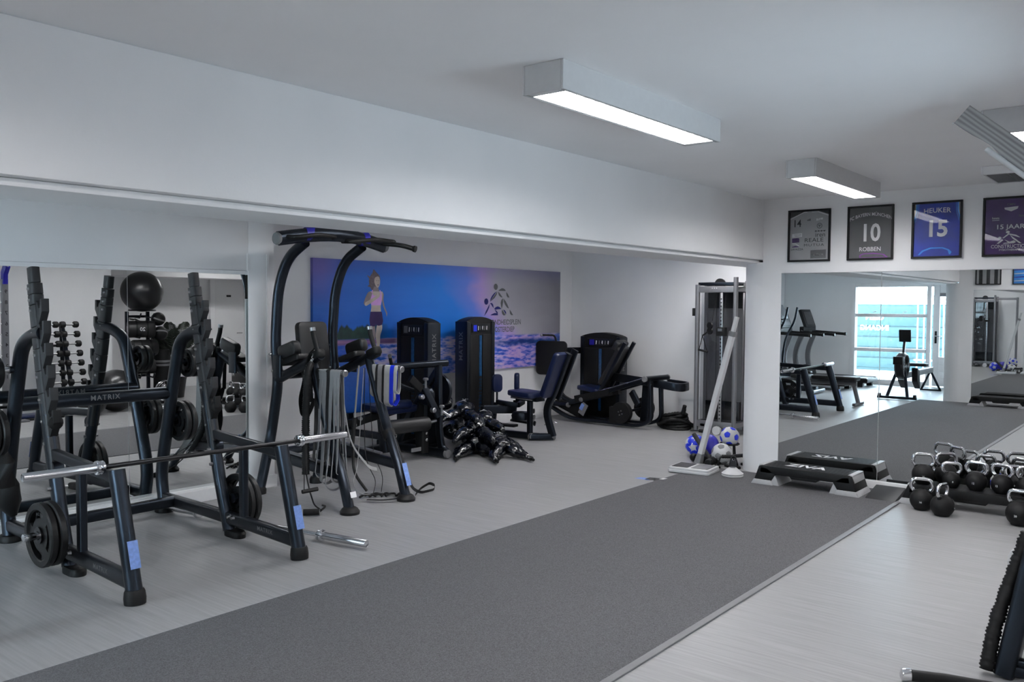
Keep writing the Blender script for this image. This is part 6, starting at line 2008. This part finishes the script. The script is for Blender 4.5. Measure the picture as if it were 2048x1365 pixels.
# ------------------------------------------------------------------ numbered stretch station beside the camera, its board end reaching into the picture
def station():
    t = thing('stretch_station', 'pale wooden board with a white rod, sloping down past the ceiling lamps', 'exercise machine', (4.67, 0.40, 0))
    X, Y = 4.67, 0.40
    MB().sweep([(X, Y, 0.02), (X, Y, 1.92)], rrect(0.085, 0.05, 0.006, 2), up=(0, 1, 0)).build('upright', 'silver', t)
    MB().sweep([(X, Y, 1.86), (X, Y + 0.01, 2.0), (X, Y + 0.10, 2.11)], rrect(0.10, 0.06, 0.006, 2), up=(1, 0, 0)).build('joint_sleeve', 'bluedeep', t)
    MB().box(X - 0.12, X + 0.25, Y - 0.3, Y + 0.12, 0, 0.03).build('base_plate', 'silver', t, bevel=0.01)
    for i in range(9):
        z = 0.62 + 0.142 * i
        lt = MB()
        lettering(lt, str(i + 1), 0.07, (X + 0.01, Y + 0.0265, z), (-1, 0, 0), (0, 0, 1), 0.02)
        lt.build('lettering', 'blackprint', t, smooth=False)
        MB().cyl((X - 0.05, Y + 0.02, z), (X - 0.12, Y + 0.02, z), 0.008, 8).build('peg', 'whitepl', t)
    # wooden board in an upright plane, climbing out over the room
    top, low = Vector((X, 0.968, 2.563)), Vector((X, 0.42, 2.085))
    d = (low - top).normalized()
    nrm = Vector((1, 0, 0)).cross(d).normalized()
    L = (low - top).length
    o = (top + low) / 2
    n = 14
    poly = []
    for k in range(n + 1):
        poly.append((-L / 2 + L * k / n, -0.053))
    for k in range(n, -1, -1):
        s = L * k / n
        notch = 0.030 * math.exp(-((s - 0.19) / 0.07) ** 2)
        poly.append((-L / 2 + s, 0.050 - notch * 0.4))
    MB().prism(poly, o, d, nrm, 0.022).build('board', 'wood', t, bevel=0.003)
    a = top + d * 0.20 + nrm * 0.062
    MB().cyl(a, low + nrm * 0.062 - d * 0.03, 0.0135, 14).build('rod', 'whitepl', t)
    MB().sphere(top - d * 0.004 + nrm * 0.052, 0.006, 10, 6).build('end_stud', 'whitepl', t)
    return t
station()
bpy.data.objects['board'].data.materials[0] = M['wood']

def near_frame():
    t = thing('bench_frame', 'black metal frame leg with a fringed cord, close to the camera at the wall', 'exercise machine', (4.3, 0.6, 0))
    MB().bar([(4.30, 0.655, 0.0), (4.44, 0.515, 0.85)], 0.14, 0.08, 0.02, up=(0, 1, 0)).build('leg', 'black', t)
    MB().bar([(4.30, 0.62, 0.06), (4.30, 0.10, 0.06)], 0.05, 0.05, 0.01).build('stretcher', 'black', t)
    MB().bar([(4.27, 0.67, 0.035), (4.33, 0.30, 0.035)], 0.05, 0.05, 0.01).build('foot_rail', 'black', t)
    MB().sphere((4.46, 0.60, 0.47), 0.085, 20, 12, sx=0.5).build('white_cap', 'whitepl', t)
near_frame()
fuzzy_rope('thick black fringed cord hanging beside the near frame leg', [(4.42, 0.60, 0.62), (4.37, 0.655, 0.40), (4.30, 0.70, 0.22), (4.25, 0.72, 0.02)], 0.030, n_ring=80)
fuzzy_rope('second black fringed cord behind the one at the near frame leg', [(4.50, 0.575, 0.60), (4.45, 0.615, 0.36), (4.38, 0.66, 0.12)], 0.022, n_ring=60)
gr_ = thing('rope_handle', 'black ribbed cord with a silver end cap on the floor near the camera', 'handle', (3.92, 0.93, 0))
MB().lathe((3.93, 0.985, 0.030), (0.45, -0.9, 0), [(0.012, -0.012), (0.026, -0.006), (0.028, 0.0), (0.028, 0.03), (0.018, 0.036)], 20).build('end_cap', 'chrome', gr_)
MB().tube([(3.945, 0.955, 0.030), (4.0, 0.83, 0.028), (4.06, 0.66, 0.025)], 0.025, 12, scale=[1, 1, 0.8]).build('grip', 'rubber', gr_)

# ------------------------------------------------------------------ things along the wall behind the camera, seen in the long mirror
def dumbbell_tree():
    t = thing('dumbbell_rack', 'upright black tree rack holding two columns of small dumbbells', 'rack', (5.5, -0.05, 0))
    for x in (5.30, 5.58):
        MB().bar([(x + 0.12, 0.10, 0.03), (x, -0.02, 1.34)], 0.05, 0.05, 0.01, up=(0, 1, 0)).build('post', 'black', t)
        MB().bar([(x + 0.12, -0.24, 0.03), (x, -0.04, 1.30)], 0.05, 0.04, 0.01, up=(0, 1, 0)).build('post', 'black', t)
    MB().bar([(5.36, 0.02, 0.30), (5.72, 0.02, 0.30)], 0.05, 0.05, 0.01).build('cross_bar', 'black', t)
    MB().bar([(5.30, -0.03, 1.0), (5.58, -0.03, 1.0)], 0.04, 0.04, 0.01).build('cross_bar', 'black', t)
    MB().box(5.25, 5.85, -0.26, 0.2, 0, 0.03).build('base', 'black', t, bevel=0.01)
    return t
dumbbell_tree()
first = None
rowname = ['topmost', 'second from the top', 'third from the top', 'fourth from the top', 'fifth from the top', 'sixth from the top', 'seventh from the top', 'lowest']
for j, x in enumerate((5.30, 5.58)):
    for k in range(8):
        z = 1.30 - 0.138 * k
        xx = x + 0.12 * (1.34 - z) / 1.31 + 0.01
        lab = 'small black dumbbell, %s in the %s column of the tree rack' % (rowname[k], 'first' if j == 0 else 'second')
        loc = (xx + 0.05, 0.075 + 0.12 * (1.3 - z) / 1.3, z)
        if first is None:
            first = dumbbell_proto(lab, L=0.25, r=0.047, group='small dumbbells on the tree rack')
            first.location = loc
        else:
            copy_tree(first, loc, 0.0, lab)
# gym balls on the floor
def plain_ball(label, c, r, m):
    o = MB().sphere(c, r, 36, 24).build('gym_ball', m, ang=180)
    recentre(o, c)
    return tag(o, label, 'ball', None)
M['gymball'] = mat('gym_ball_vinyl', (24, 24, 26), 0.28, spec=0.6, var=0.1)
plain_ball('large black gym ball on the floor beyond the dumbbell tree', (6.27, 0.17, 0.31), 0.31, 'gymball')
plain_ball('smaller black gym ball in front of the dumbbell tree foot', (5.80, 0.42, 0.20), 0.20, 'gymball')
plain_ball('big black gym ball on top of the medicine ball stand', (7.07, -0.55, 1.80), 0.325, 'gymball')
mt = thing('balance_board', 'blue balance board lying by the wall near the stretch station', 'board', (5.1, 0.25, 0))
MB().pad((5.1, 0.22, 0.045), (1, 0, 0), (0, 1, 0), 0.62, 0.26, 0.05, 0.06).build('deck', 'pad_navy_sheen', mt)
MB().pad((5.1, 0.22, 0.015), (1, 0, 0), (0, 1, 0), 0.7, 0.34, 0.03, 0.06).build('mat', 'rubber', mt)
cord('thin black cable curling on the floor by the gym ball', [(6.45, 0.6, 0.006), (6.75, 0.62, 0.006), (6.95, 0.40, 0.03), (7.1, 0.35, 0.006)], 0.006)

def ball_stand():
    t = thing('medicine_ball_stand', 'black upright stand carrying medicine balls and rolls', 'rack', (7.05, -0.55, 0))
    for x in (6.85, 7.20):
        MB().bar([(x, -0.62, 0.02), (x, -0.62, 1.48)], 0.05, 0.05, 0.01, up=(0, 1, 0)).build('post', 'black', t)
    MB().lathe((7.07, -0.55, 1.50), (0, 0, 1), [(0.20, -0.012), (0.215, 0), (0.20, 0.012), (0.185, 0)], 30, closed=True).build('top_ring', 'black', t)
    for z in (1.40, 1.08, 0.76, 0.44):
        MB().bar([(6.85, -0.62, z), (7.22, -0.62, z)], 0.04, 0.04, 0.008).build('cross_bar', 'black', t)
        for x in (6.92, 7.14):
            MB().tube([(x, -0.60, z), (x, -0.35, z - 0.02), (x, -0.30, z + 0.05)], 0.012, 8).build('cradle', 'black', t)
    MB().box(6.75, 7.32, -0.8, -0.25, 0, 0.03).build('base', 'black', t, bevel=0.01)
ball_stand()
def roll(label, c, r, L, word, rz):
    t = thing('training_roll', label, 'sandbag', c, 'black rolls on the medicine ball stand', rz)
    MB().lathe((0, 0, 0), (1, 0, 0), [(r * 0.3, -L / 2), (r * 0.92, -L / 2), (r, -L / 2 + 0.02), (r, L / 2 - 0.02), (r * 0.92, L / 2), (r * 0.3, L / 2)], 24).build('body', 'pad', t, local=True)
    lt = MB()
    lettering(lt, word, r * 0.9, (-L / 2 - 0.002, 0, 0), (0, -1, 0), (0, 0, 1), 0.03)
    lettering(lt, word, r * 0.6, (0, r + 0.002, 0), (-1, 0, 0), (0, 0, 1), 0.03)
    lt.build('lettering', 'white', t, smooth=False, local=True)
    for s in (-0.2, 0.2):
        MB().lathe((s * L, 0, 0), (1, 0, 0), [(r * 0.99, -0.015), (r * 1.015, -0.015), (r * 1.015, 0.015), (r * 0.99, 0.015)], 24, closed=True).build('band', 'rubber', t, local=True)
roll('thick black roll with white print, highest on the ball stand', (6.98, -0.42, 1.20), 0.135, 0.40, '20', 0.3)
roll('black roll in the middle of the ball stand', (7.03, -0.42, 0.90), 0.13, 0.38, '15', 0.1)
roll('black roll low on the ball stand', (7.0, -0.42, 0.60), 0.12, 0.36, '10', 0.2)
mb_ = thing('medicine_ball', 'black medicine ball with pale markings between big gym ball and rolls', 'ball', (7.25, -0.38, 1.36))
MB().sphere((7.25, -0.38, 1.36), 0.11, 24, 14).build('shell', 'rubber', mb_, ang=180)
MB().lathe((7.25, -0.38, 1.36), (0.3, 0.2, 1), [(0.1105, -0.012), (0.112, -0.012), (0.112, 0.012), (0.1105, 0.012)], 28, closed=True).build('band', 'greyp', mb_)
mb_ = thing('medicine_ball', 'black medicine ball beside the thick roll on the ball stand', 'ball', (7.27, -0.36, 1.13))
MB().sphere((7.27, -0.36, 1.13), 0.115, 24, 14).build('shell', 'rubber', mb_, ang=180)
MB().lathe((7.27, -0.36, 1.13), (0.2, -0.4, 1), [(0.1155, -0.012), (0.117, -0.012), (0.117, 0.012), (0.1155, 0.012)], 28, closed=True).build('band', 'greyp', mb_)

def palm():
    t = thing('potted_palm', 'palm with long feathery fronds in a pot beyond the ball stand', 'plant', (7.86, -0.95, 0))
    MB().lathe((7.86, -0.95, 0), (0, 0, 1), [(0.14, 0), (0.18, 0.30), (0.19, 0.34), (0.16, 0.34), (0.15, 0.30)], 24).build('pot', 'clad', t)
    for f in range(17):
        az = f * 2.399 + 0.4
        reach = rnd.uniform(0.45, 0.75)
        rise = rnd.uniform(0.75, 1.25)
        st = []
        for k in range(9):
            s = k / 8
            st.append(Vector((7.86 + math.cos(az) * reach * s ** 1.2, -0.95 + math.sin(az) * reach * s ** 1.2, 0.33 + rise * (1.45 * s - 0.62 * s ** 2.6))))
        MB().tube(st, 0.006, 6, scale=[1.3 - k * 0.12 for k in range(9)]).build('stem', 'leaf', t)
        lf = MB()
        for k in range(3, 34):
            s = 0.30 + 0.70 * k / 34
            i = min(int(s * 8), 7)
            p = st[i].lerp(st[i + 1], s * 8 - i)
            tg = (st[i + 1] - st[i]).normalized()
            sd = tg.cross(Vector((0, 0, 1))).normalized()
            for q in (-1, 1):
                Lf = 0.22 * math.sin(PI * min(1, 0.25 + s * 0.72))
                e = p + sd * (q * Lf * 0.75) + tg * Lf * 0.65 - Vector((0, 0, Lf * 0.35))
                m_ = p.lerp(e, 0.5) + Vector((0, 0, 0.02))
                wv = tg * 0.008
                lf.add([p - wv, m_ - wv * 1.4, e, m_ + wv * 1.4, p + wv], [(0, 1, 2, 3, 4)])
        lf.build('frond', 'leaf', t, smooth=False)['kind'] = 'stuff'
palm()
pb = thing('punch_bag', 'standing black cylindrical bag with grey straps beside the palm', 'bag', (7.44, -0.62, 0))
MB().lathe((7.44, -0.62, 0.02), (0, 0, 1), [(0.06, 0), (0.13, 0.01), (0.135, 0.03), (0.135, 0.80), (0.12, 0.83), (0.04, 0.84)], 28).build('body', 'blackmat', pb)
for z in (0.60, 0.66):
    MB().lathe((7.44, -0.62, z), (0, 0, 1), [(0.136, -0.018), (0.139, -0.018), (0.139, 0.018), (0.136, 0.018)], 28, closed=True).build('strap', 'greypl', pb)
fn = thing('desk_fan', 'round chrome floor fan beyond the rack', 'fan', (7.22, -0.12, 0.2))
for q, (rr, yo) in enumerate(((0.16, 0.0), (0.155, 0.04), (0.155, -0.04), (0.10, 0.06), (0.05, 0.065))):
    MB().tube([(7.22 + rr * math.cos(a * PI / 14), -0.12 + yo, 0.22 + rr * math.sin(a * PI / 14)) for a in range(28)], 0.004, 6, loop=True).build('ring', 'chrome', fn)
sk = MB()
for a in range(20):
    c_, s_ = math.cos(a * PI / 10), math.sin(a * PI / 10)
    sk.tube([(7.22 + 0.02 * c_, -0.055, 0.22 + 0.02 * s_), (7.22 + 0.1 * c_, -0.06, 0.22 + 0.1 * s_), (7.22 + 0.158 * c_, -0.08, 0.22 + 0.158 * s_)], 0.002, 5)
sk.build('cage_wires', 'chrome', fn)['kind'] = 'stuff'
MB().cyl((7.22, -0.16, 0.22), (7.22, -0.05, 0.22), 0.035, 16).build('motor', 'steel', fn)
for a in range(4):
    MB().cbox((7.22 + 0.07 * math.cos(a * PI / 2 + 0.4), -0.12, 0.22 + 0.07 * math.sin(a * PI / 2 + 0.4)), (0.09, 0.012, 0.06), Matrix.Rotation(-(a * PI / 2 + 0.4), 3, 'Y') @ Matrix.Rotation(0.4, 3, 'X')).build('blade', 'steel', fn)
MB().lathe((7.22, -0.12, 0), (0, 0, 1), [(0.10, 0), (0.10, 0.015), (0.02, 0.03), (0.012, 0.08)], 20).build('base', 'chrome', fn)

px_ = thing('plyo_box', 'black jump box with white numbers just past the end of the mirror wall', 'box', (8.36, 0.62, 0))
R_ = Matrix.Rotation(0.26, 3, 'Z')
MB().cbox((8.36, 0.62, 0.305), (0.50, 0.75, 0.60), R_).build('body', 'pad', px_, bevel=0.012)
MB().cbox((8.36, 0.62, 0.607), (0.46, 0.71, 0.006), R_).build('top_panel', 'clad', px_, bevel=0.002)
lt = MB()
o_ = Vector((8.36, 0.62, 0.305))
fx = R_ @ Vector((-0.2515, 0, 0))
fy = R_ @ Vector((0, -1, 0))
lettering(lt, '24', 0.13, o_ + fx + fy * -0.25 + Vector((0, 0, -0.20)), fy, (0, 0, 1), 0.03)
lettering(lt, 'ZIVA', 0.07, o_ + fx + fy * 0.0 + Vector((0, 0, 0.20)), fy, (0, 0, 1), 0.03)
lettering(lt, '30', 0.13, o_ + fx + fy * 0.28 + Vector((0, 0, 0.17)), (0, 0, 1), -fy, 0.03)
fr2 = R_ @ Vector((0, 0.3765, 0))
rx2 = R_ @ Vector((-1, 0, 0))
lettering(lt, '24', 0.12, o_ + fr2 + rx2 * -0.10 + Vector((0, 0, -0.20)), rx2, (0, 0, 1), 0.03)
lt.build('lettering', 'white', px_, smooth=False)

# ------------------------------------------------------------------ cardio end of the annex, seen in the end mirror
def treadmill(label, x, y0, group='treadmills facing the back wall'):
    t = thing('treadmill', label, 'treadmill', (x, y0 + 0.9, 0), group)
    y1 = y0 + 1.75
    MB().box(x - 0.36, x + 0.36, y0, y1 - 0.2, 0.09, 0.17).build('deck', 'blackmat', t, bevel=0.012)
    MB().box(x - 0.25, x + 0.25, y0 + 0.04, y1 - 0.25, 0.17, 0.176).build('belt', 'rubber', t)
    for s in (-1, 1):
        MB().box(x + s * 0.31 - 0.045, x + s * 0.31 + 0.045, y0 + 0.02, y1 - 0.22, 0.17, 0.19).build('side_rail', 'silver', t, bevel=0.005)
        MB().bar(fillet([(x + s * 0.36, y1 - 0.35, 0.12), (x + s * 0.36, y1 - 0.22, 0.6), (x + s * 0.36, y1 - 0.42, 1.12)], 0.25, 6), 0.05, 0.11, 0.02, up=(0, 1, 0)).build('upright', 'silver', t)
        MB().bar([(x + s * 0.36, y1 - 0.35, 1.10), (x + s * 0.36, y1 - 1.05, 1.06)], 0.055, 0.06, 0.02).build('hand_rail', 'rubber', t)
        MB().lathe((x + s * 0.36, y1 - 1.05, 1.06), (0, -1, 0), [(0.03, -0.02), (0.04, 0.0), (0.03, 0.03)], 14).build('rail_end', 'blackmat', t)
    MB().rings([[Vector((x + a, y, z)) for y, z in ((y1 - 0.5, 0.1), (y1 - 0.45, 0.30), (y1 - 0.25, 0.38), (y1 - 0.02, 0.30), (y1, 0.1))] for a in (-0.34, 0.34)]).build('motor_hood', 'blackmat', t, bevel=0.03)
    MB().cbox((x, y1 - 0.38, 1.16), (0.72, 0.10, 0.10)).build('console_bar', 'blackmat', t, bevel=0.02)
    cs_ = MB().cbox((x, y1 - 0.36, 1.38), (0.56, 0.07, 0.40), Matrix.Rotation(-0.35, 3, 'X')).build('console', 'blackmat', t, bevel=0.02)
    MB().cbox((x, y1 - 0.398, 1.39), (0.42, 0.008, 0.28), Matrix.Rotation(-0.35, 3, 'X')).build('screen', 'darksteel', cs_)
    for s in (-1, 1):
        MB().box(x + s * 0.3 - 0.05, x + s * 0.3 + 0.05, y0 + 0.1, y0 + 0.2, 0, 0.09).build('foot', 'rubber', t)
    return t
treadmill('treadmill nearest the window, seen in the end mirror', -2.45, 5.35)
treadmill('second treadmill from the window, seen in the end mirror', -1.35, 5.45)

def bike():
    t = thing('cross_trainer', 'black cross trainer with white curved shroud and two moving arms', 'exercise machine', (-0.2, 6.6, 0))
    MB().lathe((-0.2, 6.85, 0.50), (1, 0, 0), [(0.03, -0.09), (0.33, -0.09), (0.36, -0.05), (0.36, 0.05), (0.33, 0.09), (0.03, 0.09)], 36).build('shroud', 'clad', t)
    MB().lathe((-0.2, 6.85, 0.50), (1, 0, 0), [(0.36, -0.03), (0.385, -0.03), (0.385, 0.03), (0.36, 0.03)], 36, closed=True).build('shroud_band', 'whitepl', t)
    MB().bar([(-0.2, 5.7, 0.08), (-0.2, 7.2, 0.08)], 0.12, 0.10, 0.02).build('base_beam', 'black', t)
    for y in (5.7, 7.2):
        MB().bar([(-0.5, y, 0.05), (0.1, y, 0.05)], 0.10, 0.06, 0.02).build('stabiliser', 'black', t)
    MB().bar([(-0.2, 6.7, 0.7), (-0.2, 6.5, 1.45)], 0.10, 0.07, 0.02, up=(0, 1, 0)).build('mast', 'clad', t)
    MB().cbox((-0.2, 6.44, 1.52), (0.38, 0.08, 0.30), Matrix.Rotation(-0.4, 3, 'X')).build('console', 'clad', t, bevel=0.02)
    MB().cbox((-0.2, 6.40, 1.53), (0.28, 0.01, 0.20), Matrix.Rotation(-0.4, 3, 'X')).build('screen', 'darksteel', t)
    for s in (-1, 1):
        MB().tube(fillet([(-0.2 + s * 0.27, 6.5, 0.35), (-0.2 + s * 0.27, 6.45, 1.0), (-0.2 + s * 0.25, 6.25, 1.35), (-0.2 + s * 0.24, 6.20, 1.62)], 0.2, 6), 0.020, 12).build('moving_arm', 'black', t)
        MB().bar([(-0.2 + s * 0.2, 5.9, 0.32), (-0.2 + s * 0.25, 6.6, 0.35)], 0.05, 0.05, 0.01).build('foot_link', 'black', t)
        MB().pad((-0.2 + s * 0.16, 6.05, 0.38), (1, 0, 0), (0, 1, 0), 0.15, 0.36, 0.05, 0.03).build('foot_plate', 'rubber', t)
bike()

def rower():
    t = thing('rowing_machine', 'dark rowing machine with round fan cage, in front of the window', 'exercise machine', (-1.0, 4.2, 0))
    MB().bar([(-0.10, 3.93, 0.035), (-0.10, 4.58, 0.035)], 0.06, 0.045, 0.01).build('front_foot', 'black', t)
    for y in (3.96, 4.55):
        MB().lathe((-0.10, y, 0.06), (0, 1, 0), [(0.01, -0.02), (0.04, -0.02), (0.04, 0.02), (0.01, 0.02)], 16).build('wheel', 'blackmat', t)
    for y in (4.08, 4.42):
        MB().bar([(-0.10, y, 0.05), (-0.32, 4.25 + (y - 4.25) * 0.35, 0.52)], 0.035, 0.05, 0.008, up=(0, 1, 0)).build('front_leg', 'black', t)
    MB().lathe((-0.36, 4.25, 0.58), (0, 1, 0), [(0.04, -0.075), (0.21, -0.075), (0.245, -0.04), (0.245, 0.04), (0.21, 0.075), (0.04, 0.075)], 36).build('fan_housing', 'darksteel', t, label='perforated fan cage')
    MB().lathe((-0.36, 4.25, 0.58), (0, -1, 0), [(0.19, 0.076), (0.205, 0.082), (0.22, 0.076), (0.205, 0.07)], 36, closed=True).build('cage_ring', 'silver', t)
    for k in range(24):
        a = 2 * PI * k / 24
        MB().cyl((-0.36 + 0.05 * math.cos(a), 4.172, 0.58 + 0.05 * math.sin(a)), (-0.36 + 0.20 * math.cos(a), 4.172, 0.58 + 0.20 * math.sin(a)), 0.004, 6).build('cage_rib', 'blackmat', t)
    MB().box(-0.22, -0.08, 4.17, 4.33, 0.62, 0.76).build('front_box', 'blackmat', t, bevel=0.01)
    MB().bar([(-0.42, 4.25, 0.75), (-0.50, 4.25, 1.02)], 0.05, 0.04, 0.01, up=(0, 1, 0)).build('monitor_arm', 'darksteel', t)
    MB().cbox((-0.52, 4.25, 1.12), (0.05, 0.20, 0.22), Matrix.Rotation(0.2, 3, 'Y')).build('monitor', 'blackmat', t, bevel=0.01)
    MB().bar([(-0.40, 4.25, 0.40), (-2.22, 4.19, 0.42)], 0.07, 0.11, 0.01).build('slide_rail', 'silver', t)
    MB().pad((-1.35, 4.22, 0.56), (1, 0, 0), (0, 1, 0), 0.26, 0.32, 0.06, 0.06).build('seat', 'rubber', t)
    for s in (-1, 1):
        MB().prism([(-0.12, -0.16), (0.12, -0.12), (0.14, 0.12), (-0.08, 0.14)], (-0.78, 4.23 + s * 0.12, 0.36), (1, 0, 0.5), (0, 0.0, 1), 0.10).build('foot_rest', 'blackmat', t, bevel=0.01)
        MB().bar([(-2.16, 4.19, 0.40), (-2.20, 4.19 + s * 0.17, 0.03)], 0.03, 0.04, 0.006, up=(0, 1, 0)).build('rear_leg', 'black', t)
    MB().bar([(-2.20, 4.0, 0.025), (-2.20, 4.38, 0.025)], 0.05, 0.035, 0.008).build('rear_foot', 'black', t)
rower()

def bench():
    t = thing('flat_bench', 'flat black training bench beside the squat rack', 'bench', (1.35, 4.95, 0))
    MB().pad((1.35, 4.85, 0.44), (1, 0, 0), (0, 1, 0), 0.27, 0.75, 0.07, 0.04).build('long_pad', 'pad', t)
    MB().pad((1.35, 5.42, 0.44), (1, 0, 0), (0, 1, 0), 0.27, 0.32, 0.07, 0.04).build('seat_pad', 'pad', t)
    MB().bar([(1.35, 4.5, 0.36), (1.35, 5.55, 0.36)], 0.06, 0.07, 0.01).build('spine', 'silver', t)
    for y, o_ in ((4.55, -0.08), (5.48, 0.08)):
        MB().bar([(1.35, y, 0.35), (1.35, y + o_, 0.04)], 0.05, 0.06, 0.01, up=(0, 1, 0)).build('leg', 'silver', t)
        MB().bar([(1.12, y + o_, 0.03), (1.58, y + o_, 0.03)], 0.05, 0.045, 0.01).build('foot', 'silver', t)
bench()
